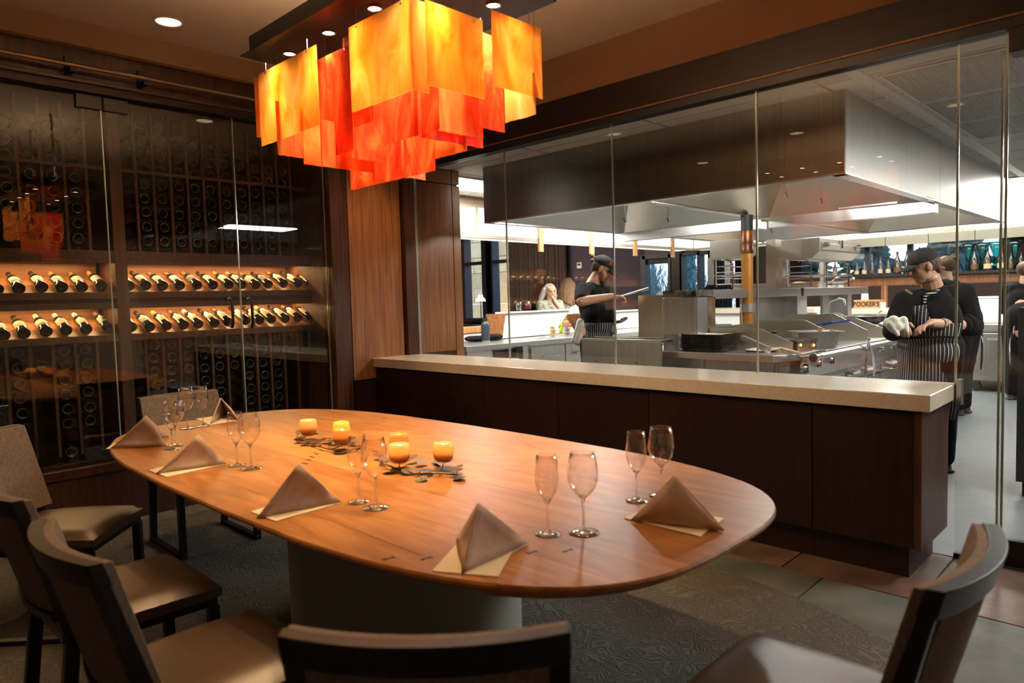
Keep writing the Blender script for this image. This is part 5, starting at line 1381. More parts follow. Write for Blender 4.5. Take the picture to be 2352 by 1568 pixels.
mb.f = [(3, 2, 1, 0), (20, 21, 22, 23)] + [(a * 4 + q, a * 4 + (q + 1) % 4, a * 4 + 4 + (q + 1) % 4, a * 4 + 4 + q) for a in range(5) for q in range(4)]
obj('pan_body', mb, steel_v, t, bev=0.003)
obj('food', MB().ell((cx_, cy_, 1.0), (0.11, 0.08, 0.03), 12), mat('pale_food', (0.7, 0.5, 0.35), 0.6), t, smooth='all')
obj('red_garnish', MB().ell((cx_ + 0.03, cy_ + 0.02, 1.045), (0.016, 0.011, 0.014), 8).ell((cx_ + 0.05, cy_ + 0.01, 1.04), (0.012, 0.014, 0.008), 8), mat('red_food', (0.7, 0.10, 0.02), 0.4), t, smooth='all')
# shallow black pan with greens on the grate
t = thing('grill_pan', 'open black steel pan with dark greens sitting on the grill grates', 'pan', (-2.80, 5.98, 0.996))
obj('pan_body', MB().lathe([(0.001, 0.0), (0.12, 0.0), (0.20, 0.055), (0.205, 0.055), (0.125, 0.006), (0.001, 0.006)], (-2.80, 5.98, 0.998), 6), castiron, t)
mb = MB()
for k in range(14): mb.ell((-2.76 + rnd.uniform(-.06, .06), 5.98 + rnd.uniform(-.06, .06), 1.02 + rnd.uniform(0, .02)), (0.022, 0.016, 0.012), 6)
obj('greens', mb, mat('herb_green', (0.03, 0.10, 0.015), 0.6), t)
# blue handled tools
t = at(1868, 745, 'y', 6.9); u = at(1920, 741, 'y', 6.9)
for k, (q0, q1, nm) in enumerate((((1866, 748), (1912, 738), 'blue-handled tool across the rear grill, shorter one'), ((1890, 745), (1955, 735), 'blue-handled tool across the rear grill, longer one'))):
    a = at(*q0, 'y', 7.0); b = at(*q1, 'y', 6.6)
    tt = thing('grill_tool', nm, 'kitchen tool', (a.x, a.y, a.z), group='blue-handled tools')
    obj('handle', MB().tube([a, (a + b) / 2 + Vector((0, 0, 0.004)), b], [0.013, 0.009, 0.010], 8), mat('blue_plastic' + str(k), (0.03, 0.06, 0.42), 0.4), tt, smooth=True)
    obj('blade', MB().box(a.x - 0.14, a.x, a.y - 0.01, a.y + 0.01, a.z - 0.03, a.z - 0.024), steel, tt)

# salamander broilers on the shelf posts
def salamander(x0, x1, y0, y1, z0, z1, label):
    t = thing('salamander_broiler', label, 'broiler', ((x0 + x1) / 2, (y0 + y1) / 2, z0), group='overhead broilers')
    obj('box', MB().extrude([(x0, y0, z0 - 0.02), (x1 - 0.08, y0, z0 - 0.02), (x1, y0, z0 + 0.05), (x1, y0, z1), (x0, y0, z1)], (0, y1 - y0, 0)), steel_w, t, bev=0.004)
    fp = obj('control_face', B(x1, x1 + 0.012, y0 + 0.04, y1 - 0.04, z0 + 0.06, z1 - 0.05), steel_w, t, bev=0.003)
    for y in (y0 + 0.10, y1 - 0.12):
        obj('knob', MB().cyl((x1 + 0.012, y, z0 + 0.11), (x1 + 0.05, y, z0 + 0.11), 0.03, 0.024, 14), chrome, t, smooth=True)
    obj('badge', B(x1 + 0.012, x1 + 0.018, (y0 + y1) / 2 - 0.015, (y0 + y1) / 2 + 0.015, z0 + 0.09, z0 + 0.17), rubber, t)
    # hanging rack with rods
    for y in (y0 + 0.04, y1 - 0.04):
        obj('rack_side', MB().tube([(x0 + 0.05, y, z0 - 0.02), (x1 - 0.16, y, z0 - 0.02), (x1 - 0.10, y, z0 - 0.07), (x1 - 0.10, y, z0 - 0.30)], 0.008, 6).tube([(x0 + 0.05, y, z0 - 0.02), (x0 + 0.05, y, z0 - 0.30)], 0.008, 6), chrome, t, smooth=True)
        for z in (0.09, 0.15, 0.21, 0.27):
            obj('rack_rod', MB().cyl((x0 + 0.05, y, z0 - z), (x1 - 0.10, y, z0 - z), 0.006, n=6), chrome, t)
    obj('rack_shelf', MB().box(x0 + 0.02, x1 - 0.06, y0 + 0.03, y1 - 0.03, z0 - 0.19, z0 - 0.175), steel, t)
    for y in (y0 + 0.02, y1 - 0.02):
        obj('bracket_arm', B(x0 - 0.02, x0 + 0.02, y - 0.03, y + 0.03, 1.49, z0), steel, t)


salamander(-2.98, -2.60, 6.94, 8.06, 1.735, 1.91, 'boxy steel overhead broiler with two knobs and a rack, near the heavier cook')
salamander(-3.55, -3.22, 6.55, 6.95, 1.76, 1.93, 'second steel broiler half hidden behind the amber pipe')
obj('broiler_post', B(-3.14, -3.04, 6.95, 7.30, 1.435, 1.93), steel_w, isl)
# amber column
Yp = 6.55
a = at(1703, 500, 'y', Yp); b = at(1728, 500, 'y', Yp); rr = 0.056; cxp = (a.x + b.x) / 2
cp = thing('flue_pipe', 'vertical amber copper-coloured pipe rising from the grill into the hood', 'pipe', (cxp, Yp, ZT))
obj('lower_pipe', MB().cyl((cxp, Yp, 1.0), (cxp, Yp, 1.85), rr, n=24), copper, cp, smooth=True)
obj('scorched_sleeve', MB().lathe([(rr * 1.04, 0), (rr * 1.08, 0.01), (rr * 1.08, 0.05), (rr * 1.03, 0.055), (rr * 1.09, 0.10), (rr * 1.09, 0.15), (rr * 1.03, 0.16), (rr * 1.05, 0.22)], (cxp, Yp, 1.78), 24), copper_d, cp, smooth=True)
obj('black_collar', MB().cyl((cxp, Yp, 1.99), (cxp, Yp, HZ - 0.008), rr * 1.02, n=24), rubber, cp, smooth=True)
obj('clamp_band', MB().cyl((cxp, Yp, 1.21), (cxp, Yp, 1.29), rr * 1.25, n=24), steel, cp, smooth=True)

# saucepans, bowls, small pots
def pan(x, y, z, r, h, label, ang, cat='saucepan', m_=steel, lid=False, rise=0.10, grp_=None):
    t = thing(cat.replace(' ', '_'), label, cat, (x, y, z), group=grp_)
    obj('body', MB().lathe([(0.001, 0), (r * 0.96, 0), (r, 0.01), (r, h), (r * 1.03, h + 0.003), (r * 0.97, h), (r * 0.96, 0.008), (0.001, 0.006)], (x, y, z), 26), m_, t, smooth=True)
    d = Vector((math.cos(ang), math.sin(ang), 0))
    p = Vector((x, y, z + h * 0.8)) + d * r
    obj('handle', MB().tube([p, p + d * 0.05 + Vector((0, 0, rise * 0.4)), p + d * 0.20 + Vector((0, 0, rise))], [0.008, 0.009, 0.012], 8), chrome, t, smooth=True)
    return t


p = at(1645, 745, 'y', 6.35)
pan(-3.32, 6.22, 0.90, 0.085, 0.19, 'tall steel pot behind the dark panel of the pillar, left one', 2.5, grp_='tall pots')
pan(-3.36, 6.45, 0.90, 0.085, 0.19, 'tall steel pot beside the amber pipe, right one', 2.5, grp_='tall pots')
for k in range(4):
    m_ = Matrix.Rotation(math.radians(58), 3, 'X') @ Matrix.Rotation(0.1 * k, 3, 'Y')
    one('mixing_bowl', MB().lathe([(0.001, 0.0), (0.06, 0.008), (0.10, 0.035), (0.12, 0.07), (0.125, 0.07), (0.103, 0.03), (0.06, 0.003), (0.001, -0.004)], (-2.96, 8.15 + 0.075 * k, 1.0), 22, m_), steel_v, ORD[k] + ' of the steel bowls leaning nested behind the grill', 'bowl', smooth='all', group='leaning bowls')
one('steel_colander', MB().lathe([(0.001, 0.0), (0.12, 0.01), (0.19, 0.05), (0.22, 0.11), (0.23, 0.11), (0.21, 0.10), (0.18, 0.045), (0.11, 0.015), (0.001, 0.006)], (-2.72, 8.62, 0.985), 26), tray_m, 'big dark steel bowl heaped behind the rear shield under the faucet', 'bowl', smooth='all')
one('steel_bowl', MB().lathe([(0.001, 0.0), (0.10, 0.01), (0.16, 0.05), (0.19, 0.10), (0.2, 0.10), (0.15, 0.045), (0.09, 0.015), (0.001, 0.006)], (-2.72, 8.62, 0.901), 26), steel, 'steel bowl under the big dark bowl', 'bowl', smooth='all')
pan(-2.62, 9.3, 0.905, 0.13, 0.05, 'wide frying pan with raised handle left of the towel', 2.4, 'frying pan', castiron, rise=0.13, grp_='frying pans')
pan(-2.45, 8.75, 0.905, 0.14, 0.05, 'wide frying pan nearest the gloved towel', 2.0, 'frying pan', castiron, rise=0.14, grp_='frying pans')
pan(-2.85, 9.3, 0.97, 0.075, 0.09, 'small saucepan standing behind the frying pans', 1.5, 'saucepan', steel, rise=0.08)
pan(-3.30, 8.98, 1.436, 0.085, 0.075, 'steel saucepan with long handles on top of the right shelf', -0.35, 'saucepan', steel, rise=0.10)
pan(-3.28, 9.35, 1.436, 0.07, 0.07, 'second saucepan on the right shelf, handle to the right', -0.5, 'saucepan', steel, rise=0.05)
one('bread_loaf', MB().ell((-3.33, 8.25, 1.475), (0.06, 0.17, 0.04), 14), mat('crust', (0.40, 0.18, 0.05), 0.7, c2=(0.62, 0.36, 0.15), scale=20), 'brown crusty loaf on the right shelf below the broiler', 'bread', smooth='all')
t = thing('faucet', 'chrome gooseneck pot filler above the dark bowl', 'faucet', (-3.2, 8.85, 1.0))
obj('spout', MB().tube([(-3.2, 8.85, 0.95), (-3.2, 8.85, 1.24), (-3.15, 8.80, 1.275), (-3.0, 8.62, 1.30), (-2.92, 8.52, 1.29), (-2.90, 8.50, 1.22)], 0.013, 10), chrome, t, smooth=True)
obj('base_flange', MB().cyl((-3.2, 8.85, 0.90), (-3.2, 8.85, 0.96), 0.03), chrome, t, smooth=True)

# ================================================================== LEFT SIDE COUNTERS
lc = thing('prep_counter', 'stainless prep counter with drawers behind the glass at the left', 'kitchen counter', (-5.9, 6.0, 0))
pA = at(1070, 790, 'z', ZT); pB = at(1215, 783, 'z', ZT); pC = at(1306, 773, 'z', ZT)
obj('counter_top', MB().prism([(-6.35, 5.05), (-5.62, 5.05), (-5.60, 6.05), (-6.35, 6.05)], ZT - 0.05, ZT), steel, lc, bev=0.003)
obj('counter_body', B(-6.33, -5.72, 5.15, 5.95, 0.10, ZT - 0.05), steel_v, lc)
obj('kick_ledge', B(-5.72, -5.50, 5.0, 5.75, 0.70, 0.73), steel, lc)
obj('opening_shade', B(-5.72, -5.71, 5.55, 5.92, 0.2, 0.82), rubber, lc)  # flat black sheet standing in for the shade of an open bay
obj('leg_post', B(-5.70, -5.63, 5.95, 6.04, 0, ZT - 0.05), steel, lc)
obj('counter_top', MB().prism([(-6.45, 6.07), (-5.62, 6.07), (-5.55, 8.9), (-6.45, 8.9)], ZT - 0.06, ZT), steel, lc, bev=0.003)
obj('counter_body', B(-6.43, -5.68, 6.1, 8.85, 0.10, ZT - 0.06), steel_v, lc)
for y0, y1 in ((6.12, 6.74), (6.76, 7.4), (7.42, 8.1), (8.12, 8.8)):
    d = obj('drawer', B(-5.68, -5.655, y0, y1, 0.46, ZT - 0.085), steel_v, lc, bev=0.004)
    obj('handle', MB().tube([(-5.655, y0 + 0.14, 0.70), (-5.61, y0 + 0.15, 0.70), (-5.61, y1 - 0.15, 0.70), (-5.655, y1 - 0.14, 0.70)], 0.014, 8), chrome, d, smooth=True)
    obj('drawer', B(-5.68, -5.655, y0, y1, 0.12, 0.45), steel_v, lc, bev=0.004)
# bar counter with white sloped screens
bc = thing('bar_counter', 'wooden bar counter behind the prep line with white sloped screens', 'bar counter', (-6.9, 8.0, 0))
obj('counter_wood', B(-7.0, -6.64, 4.6, 11.0, 0.98, 1.05), wood_light, bc, bev=0.004)
obj('counter_body', B(-6.9, -6.65, 4.7, 10.9, 0.0, 0.98), white_m, bc)
obj('far_counter', B(-6.46, -4.2, 11.0, 11.9, 1.06, 1.14), granite, bc, bev=0.004)
obj('far_body', B(-6.46, -4.2, 11.1, 11.85, 0.0, 1.06), white_m, bc)
def screen(pts, x0, label_):
    V = [at(px, py, 'x', x0 - 0.30 * up_) for px, py, up_ in pts]
    return V
# trough shaped screens: bottom short edge in front, top edge leaning back
for (b0, b1, t0, t1, zb_, zt_, nm) in ((6.20, 7.18, 6.42, 7.62, 0.905, 1.215, 'white glossy slanted bar screen behind the deli tubs'), (7.95, 9.3, 8.0, 9.6, 0.905, 1.16, 'white slanted bar screen behind the bearded cook')):
    t = thing('bar_screen', nm, 'screen', (-6.3, (b0 + b1) / 2, zb_), group='white bar screens')
    mb = MB().hexa([(-6.32, b0, zb_), (-6.22, b0, zb_), (-6.22, b1, zb_), (-6.32, b1, zb_), (-6.44, t0 - 0.1, zt_), (-6.28, t0 - 0.08, zt_), (-6.28, t1, zt_), (-6.44, t1, zt_)])
    obj('front', mb, white_p, t, bev=0.01)
    obj('side_flap', MB().hexa([(-6.44, b0 - 0.03, zb_), (-6.22, b0 - 0.02, zb_), (-6.22, b0, zb_), (-6.44, b0, zb_), (-6.60, t0 - 0.13, zt_), (-6.28, t0 - 0.1, zt_), (-6.28, t0 - 0.08, zt_), (-6.60, t0 - 0.1, zt_)]), wood_panel, t)
    obj('top_lip', B(-6.46, -6.26, t0 - 0.10, t1 + 0.01, zt_, zt_ + 0.022), white_p, t, bev=0.004)
# flask, bag, tubs
p = at(1114, 777, 'z', ZT); fx, fy = -6.08, 5.78
t = thing('insulated_flask', 'navy blue insulated flask with black cap standing on the steel counter', 'flask', (fx, fy, ZT))
R_ = 0.052
navy = mat('navy_coat', (0.030, 0.042, 0.065), 0.5)
obj('body', MB().lathe([(0.001, 0.014), (R_, 0.014), (R_, 0.195), (R_ * 0.92, 0.215), (R_ * 0.6, 0.235), (0.001, 0.236)], (fx, fy, ZT), 24), navy, t, smooth=True)
obj('steel_base', MB().cyl((fx, fy, ZT), (fx, fy, ZT + 0.014), R_ * 0.99, n=24), steel, t, smooth=True)
obj('neck_ring', MB().cyl((fx, fy, ZT + 0.236), (fx, fy, ZT + 0.246), R_ * 0.56, n=20), steel, t, smooth=True)
obj('cap', MB().cyl((fx, fy, ZT + 0.246), (fx, fy, ZT + 0.275), R_ * 0.62, n=20).tube([(fx - 0.022, fy, ZT + 0.27), (fx - 0.02, fy, ZT + 0.30), (fx + 0.02, fy, ZT + 0.30), (fx + 0.022, fy, ZT + 0.27)], 0.008, 8), rubber, t, smooth=True)
mb = MB(); q = Vector((-6.22, 5.9, ZT))
for k in range(9): mb.ell(q + Vector((rnd.uniform(-0.05, 0.05), rnd.uniform(-0.26, 0.26), 0.035 + 0.01 * rnd.random())), (0.09, 0.10, 0.035), 10, Matrix.Rotation(rnd.random(), 3, 'Z'))
one('cloth_bag', mb, blackcloth, 'crumpled black cloth bundle lying behind the navy flask', 'cloth bundle', smooth='all')
clearp = glassy('clear_plastic', (0.93, 0.94, 0.95), ior=1.4, boost=1.5)


def tub(px, py, r0, r1, h, label, fill=None, fz=0.8, stuff=None):
    p = at(px, py, 'z', ZT)
    t = thing('deli_tub', label, 'plastic tub', (p.x, p.y, ZT), group='deli tubs on the prep counter')
    obj('tub_wall', MB().lathe([(0.001, 0.001), (r0, 0.001), (r1, h), (r1 + 0.004, h), (r1 + 0.004, h + 0.005), (r1 - 0.002, h + 0.005)], p, 22), clearp, t, smooth=True)
    if fill:
        mb = MB(); n_ = 6
        for k in range(n_): mb.ell(p + Vector((rnd.uniform(-.008, .008), rnd.uniform(-.008, .008), 0.012 + h * fz * (k + 0.3) / n_)), (r0 * 0.86, r0 * 0.86, h * fz / n_ * 0.52), 12)
        obj('contents', mb, fill, t, smooth='all')


butter = mat('yellow_rounds', (0.80, 0.58, 0.20), 0.6); beet = mat('red_white_food', (0.70, 0.60, 0.55), 0.6, c2=(0.42, 0.06, 0.06), scale=30)
tub(1244, 775, 0.048, 0.060, 0.065, 'short clear empty tub at the counter edge')
tub(1270, 773, 0.045, 0.058, 0.155, 'tall clear tub stacked full of yellow rounds', butter, 0.85)
tub(1303, 770, 0.045, 0.058, 0.155, 'tall clear tub with red and white contents next to the apron', beet, 0.7)
p = at(1256, 762, 'z', ZT)
one('purple_carton', MB().box(p.x - 0.05, p.x + 0.05, p.y - 0.05, p.y + 0.05, ZT, ZT + 0.12), mat('purple_card', (0.13, 0.04, 0.28), 0.5), 'small purple carton behind the deli tubs', 'carton', bev=0.004)
p = at(1286, 762, 'z', ZT)
one('green_bottle', MB().lathe([(0.001, 0), (0.04, 0), (0.04, 0.17), (0.03, 0.19), (0.03, 0.21), (0.001, 0.21)], (p.x, p.y, ZT), 18), mat('lime_liquid', (0.55, 0.75, 0.02), 0.3, emit=(0.5, 0.7, 0.02), estr=0.0), 'lime green bottle between the white screen and the bearded cook', 'bottle', smooth=True)
for px, nm in ((1184, 'clear drinking glass on the bar top left of the silver-haired woman'), (1418, 'clear tumbler on the bar under the raised arm, left one'), (1432, 'clear tumbler on the bar under the raised arm, right one')):
    y = at(px, 712, 'x', -6.42).y
    one('drinking_glass', MB().lathe([(0.001, 0.004), (0.030, 0.0), (0.038, 0.12), (0.036, 0.12), (0.029, 0.008), (0.001, 0.008)], (-6.36 if px < 1200 else -6.8, y, 1.237 if px < 1200 else 1.055), 18), clearp, nm, 'drinking glass', smooth='all')
y = at(1183, 690, 'x', -7.1).y
one('dome_lamp', MB().lathe([(0.06, 0.0), (0.06, 0.012), (0.012, 0.02), (0.012, 0.20), (0.06, 0.20), (0.065, 0.25), (0.045, 0.31), (0.001, 0.33)], (-6.82, y - 0.05, 1.051), 18), mat('oxblood', (0.08, 0.02, 0.015), 0.25), 'small dark red dome lamp at the left end of the bar', 'lamp', smooth='all')
lampshade = mat('cream_shade', (0.9, 0.75, 0.5), 0.6, emit=(1.0, 0.75, 0.45), estr=1.2)
p = at(1104, 690, 'y', 12.0)
t = thing('table_lamp', 'small cream shaded lamp glowing before the tan stone wall', 'lamp', (p.x, 12, 1.0))
obj('shade', MB().lathe([(0.13, 0), (0.10, 0.08), (0.06, 0.10), (0.06, 0.16), (0.001, 0.16)], (p.x, 12, p.z - 0.02), 18), lampshade, t, smooth=True)
obj('lamp_stem', MB().cyl((p.x, 12, 0.76), (p.x, 12, p.z), 0.012), blackm, t)
dt = thing('bar_room_table', 'dark table under the small lamp at the far left', 'table', (p.x, 12, 0))
obj('table_top', B(p.x - 0.8, p.x + 0.8, 11.5, 12.5, 0.72, 0.76), wood_dark, dt)
obj('pedestal', MB().cyl((p.x, 12, 0), (p.x, 12, 0.72), 0.05), blackm, dt)
for px, nm in ((1083, 'dark curved chair back at the far left below the window'), (1150, 'dark curved chair back right of the small lamp')):
    q = at(px, 735, 'y', 11.2)
    t = thing('bar_chair', nm, 'chair', (q.x, 11.2, 0), group='chairs of the bar room')
    obj('seat', MB().cyl((q.x, 11.2, 0.40), (q.x, 11.2, 0.47), 0.24, n=20), navy, t, smooth=True)
    obj('backrest', MB().prism([(q.x + 0.27 * math.cos(a), 11.2 + 0.27 * math.sin(a)) for a in [math.pi + math.pi * k / 12 for k in range(13)]] + [(q.x + 0.23 * math.cos(a), 11.2 + 0.23 * math.sin(a)) for a in [2 * math.pi - math.pi * k / 12 for k in range(13)]], 0.47, 0.84), navy, t, smooth=True)
    for sx_, sy_ in ((-.15, -.15), (.15, -.15), (.15, .15), (-.15, .15)): obj('leg', MB().cyl((q.x + sx_, 11.2 + sy_, 0), (q.x + sx_, 11.2 + sy_, 0.4), 0.015), blackm, t)
# two cone pendants behind the pass shelf
for px, nm in ((1632, 'dark cone pendant lamp in front of the conifer window'), (1689, 'dark cone pendant lamp next to the amber pipe')):
    q = at(px, 650, 'y', 13.0)
    t = thing('pendant_lamp', nm, 'lamp', (q.x, 13, q.z - 0.10), group='cone pendants')
    obj('shade', MB().lathe([(0.25, 0.0), (0.18, 0.08), (0.07, 0.18), (0.05, 0.34), (0.03, 0.40), (0.001, 0.40)], (q.x, 13, q.z - 0.22), 20), mat('dark_shade', (0.05, 0.035, 0.03), 0.3, 0.4), t, smooth=True)
    obj('cord', MB().cyl((q.x, 13, q.z + 0.16), (q.x, 13, 3.6), 0.008, n=6), chrome, t)

# ================================================================== FAR WALL WITH THE BOTTLE SHELF
YW = 12.30
ZS = 1.63
wb = struct('wall_back', B(-5.5, 3.5, YW, YW + 0.25, 0, ZS - 0.04), wall_br)
struct('wall_back_upper', B(-5.5, 3.5, YW + 0.5, YW + 0.6, 2.12, 3.3), wall_g)
struct('wall_back_return', B(-5.7, -5.5, YW - 0.1, YW + 0.6, 0, 3.3), wood_dark)
struct('wall_side_kitchen', B(3.5, 3.7, YG, 16.3, 0, 3.4), wall_br)
x = -5.45
while x < 3.3:
    obj('panel', B(x, x + 0.03, YW - 0.012, YW, 0, ZS - 0.05), wood_panel, wb)
    obj('panel', B(x + 0.03, x + 0.9, YW - 0.008, YW, ZS - 0.16, ZS - 0.05), wood_panel, wb)
    obj('panel', B(x + 0.05, x + 0.88, YW - 0.004, YW, 0.9, ZS - 0.18), MATS['header_wood'], wb)
    x += 0.93
sh = thing('bottle_shelf', 'dark shelf carrying large bottles along the back wall of the kitchen', 'shelf', (-1.5, YW, ZS))
obj('board', B(-5.5, 3.4, YW - 0.12, YW + 0.28, ZS - 0.04, ZS), ebony, sh)
xs_ = [-5.5 + 0.62 * k for k in range(15)]
for k in range(14):
    obj('upper_panel', B(xs_[k] + 0.005, xs_[k + 1] - 0.005, YW + 0.20, YW + 0.22, 2.10, 2.62), wall_g, sh)
wi = thing('window_5', None, None, (-3, YW + 0.5, ZS), kind='structure')
for x in (-5.4, -4.0, -3.35, -2.1, -1.5):
    obj('mullion', B(x - 0.04, x + 0.04, YW + 0.46, YW + 0.54, ZS - 0.1, 2.12), window_frame_m, wi)
obj('pane', B(-5.4, -2.1, YW + 0.49, YW + 0.50, ZS - 0.1, 2.12), pane_m, wi)
struct('wall_back_block', B(-2.06, 3.5, YW + 0.5, YW + 0.55, 1.3, 2.13), wood_dark)
for k, x in enumerate((-7.6, -5.9, -4.2, -2.5)):
    conifer(x + 0.4, 18, 4.2, 2.6, ['bushy conifer outside far left of the bottle shelf', 'bushy conifer behind the shelf window, second from left', 'bushy conifer behind the middle of the bottle shelf', 'bushy conifer behind the cap of the heavier cook'][k])
amb = mat('smoky_bottle', (0.030, 0.020, 0.014), 0.12, coat=0.5)
teal = glassy('teal_glass', (0.30, 0.62, 0.62), rough=0.05, boost=2.0)
bpx = [(1882, 597, 632, 1), (1895, 592, 632, 1), (1918, 600, 632, 1), (1948, 602, 632, 1), (1968, 602, 633, 1), (1985, 594, 633, 1), (2003, 594, 633, 0), (2022, 588, 632, 0), (2040, 590, 632, 1), (2061, 578, 632, 2), (2083, 577, 632, 2), (2105, 580, 632, 0), (2238, 572, 624, 2), (2268, 570, 624, 2), (2300, 566, 622, 2), (2322, 585, 622, 0), (2345, 582, 622, 0)]
for k, (px, y0, y1, ty) in enumerate(bpx):
    a = at(px, y1, 'y', YW + 0.05); zt = at(px, y0, 'y', YW + 0.05).z; h = max(0.25, zt - ZS)
    r = h * (0.135 if ty != 2 else 0.155)
    t = thing('large_bottle', 'dark bottle, ' + (ORD[k] if k < 12 else ORD[16 - k] + ' from the right') + (' from the left' if k < 12 else '') + ' on the high back shelf', 'bottle', (a.x, YW + 0.05, ZS), group='bottles on the high back shelf')
    c = (a.x, YW + 0.05, ZS + 0.001)
    P = [(0.001, 0), (r, 0), (r, h * 0.50), (r * 0.55, h * 0.70), (r * 0.28, h * 0.82), (r * 0.26, h * 0.97), (r * 0.32, h), (0.001, h)] if ty else [(0.001, 0), (r * .85, 0), (r * .85, h * 0.62), (r * 0.4, h * 0.74), (r * 0.28, h * 0.80), (r * 0.28, h), (0.001, h)]
    obj('glass_body', MB().lathe(P, c, 18), amb, t, smooth=True)
    obj('paper_label', MB().lathe([(r * (1.01 if ty else 0.86), h * 0.08), (r * (1.01 if ty else 0.86), h * 0.30)], c, 18), MATS['label_buff'] if k % 3 else MATS['capsule_brown'], t, smooth=True)
for k, (px, w) in enumerate(((2222, 12), (2254, 14), (2286, 14), (2328, 10))):
    a = at(px, 622, 'y', YW + 0.12)
    one('glass_decanter', MB().lathe([(0.001, 0.0), (0.05, 0.0), (0.045, 0.18), (0.05, 0.24), (0.085, 0.36), (0.095, 0.42), (0.09, 0.42), (0.08, 0.36), (0.035, 0.24), (0.03, 0.02), (0.001, 0.02)], (a.x, YW + 0.18, ZS + 0.001), 18), teal, 'tall flared teal glass vessel, ' + ORD[k] + ' from the left behind the heavier cook', 'vase', smooth='all', group='teal glass vessels')
# back bar counter with crate, cups
bb = thing('granite_counter', 'back counter with pale granite top under the bottle shelf', 'kitchen counter', (-3.0, 11.95, 0))
obj('granite_top', B(-4.12, -2.45, 11.55, 12.25, 1.02, 1.10), granite, bb, bev=0.004)
obj('counter_body', B(-4.10, -2.47, 11.6, 12.2, 0, 1.02), white_m, bb)
a = at(1963, 690, 'y', 11.65); b = at(2019, 690, 'y', 11.65)
cr = thing('wooden_crate', 'orange brown wooden box with stencilled black capitals on the granite counter', 'crate', ((a.x + b.x) / 2, 11.75, 1.10))
obj('crate_box', B(a.x - 0.02, b.x, 11.66, 11.9, 1.101, 1.235), mat('crate_wood', (0.50, 0.20, 0.06), 0.6, c2=(0.62, 0.29, 0.10), scale=8, stretch=(0.4, 4, 4)), cr, bev=0.003)
text('lettering', "BOOKER'S", 0.105, ((a.x + b.x) / 2 - 0.012, 11.656, 1.168), (math.pi / 2, 0, 0), ink, cr, 0.001, font_sx=0.78)
c = at(1985, 670, 'y', 11.75)
one('paper_stack', MB().lathe([(0.055, 0), (0.05, 0.10), (0.001, 0.10)], (c.x, 11.78, 1.236), 14), white_m, 'white cup standing on the lettered crate', 'cup', smooth=True)
c = at(2028, 690, 'y', 11.7)
one('white_cup', MB().lathe([(0.001, 0), (0.04, 0), (0.045, 0.095), (0.04, 0.095), (0.036, 0.008), (0.001, 0.008)], (c.x, 11.7, 1.101), 16), white_p, 'white cup right of the lettered crate', 'cup', smooth=True)
# low refrigerated counter at the right with open white lid
YL_ = 11.0
lx0 = at(2216, 800, 'y', YL_).x; lx1 = 1.2
lf = thing('low_refrigerator', 'stainless undercounter refrigerator on casters behind the cooks at the right', 'refrigerator', ((lx0 + lx1) / 2, YL_ + 0.35, 0))
obj('cabinet', B(lx0, lx1, YL_ + 0.03, YL_ + 0.75, 0.14, 0.80), steel_v, lf, bev=0.004)
obj('worktop', B(lx0 - 0.03, lx1, YL_ - 0.03, YL_ + 0.75, 0.80, 0.90), steel, lf, bev=0.006)
x = lx0 + 0.02
for k in range(3):
    d = obj('door', B(x, x + 0.80, YL_, YL_ + 0.03, 0.15, 0.78), steel_v, lf, bev=0.008)
    obj('handle', MB().tube([(x + 0.22, YL_, 0.70), (x + 0.24, YL_ - 0.05, 0.70), (x + 0.60, YL_ - 0.05, 0.70), (x + 0.62, YL_, 0.70)], 0.014, 8), chrome, d, smooth=True)
    x += 0.83
for xx in (lx0 + 0.12, lx0 + 1.4): obj('caster', MB().cyl((xx, YL_ + 0.10, 0.055), (xx, YL_ + 0.15, 0.055), 0.055, n=16).box(xx - 0.03, xx + 0.03, YL_ + 0.09, YL_ + 0.16, 0.09, 0.14), rubber, lf, smooth=True)
a = at(2243, 680, 'y', 11.35); b = at(2312, 727, 'y', 11.35)
t = thing('cooler_lid', 'open white lid standing tilted on the stainless refrigerator', 'lid', ((a.x + b.x) / 2, 11.3, 0.90))
obj('lid_panel', MB().hexa([(a.x + 0.06, 11.25, 0.93), (b.x - 0.0, 11.25, 0.93), (b.x, 11.30, 0.93), (a.x + 0.06, 11.30, 0.93), (a.x, 11.42, 1.24), (b.x + 0.05, 11.42, 1.24), (b.x + 0.05, 11.47, 1.24), (a.x, 11.47, 1.24)]), white_p, t, bev=0.012)
obj('lid_rim', B(a.x - 0.01, b.x + 0.06, 11.40, 11.49, 1.235, 1.26), white_p, t, bev=0.004)
obj('cutting_board', B(a.x - 0.1, b.x + 0.4, 11.0, 11.25, 0.901, 0.93), white_m, t)
a = at(2339, 706, 'y', 5.6); b = at(2339, 880, 'y', 5.6)
bt = thing('black_cabinet', 'tall black cabinet edge at the right border of the frame', 'cabinet', (a.x + 0.3, 5.9, 0))
obj('cabinet_body', B(a.x, a.x + 0.6, 5.6, 6.1, 0.10, a.z), rubber, bt, bev=0.004)
obj('cabinet_base', B(a.x + 0.03, a.x + 0.57, 5.64, 6.06, 0.0, 0.10), blackm, bt)

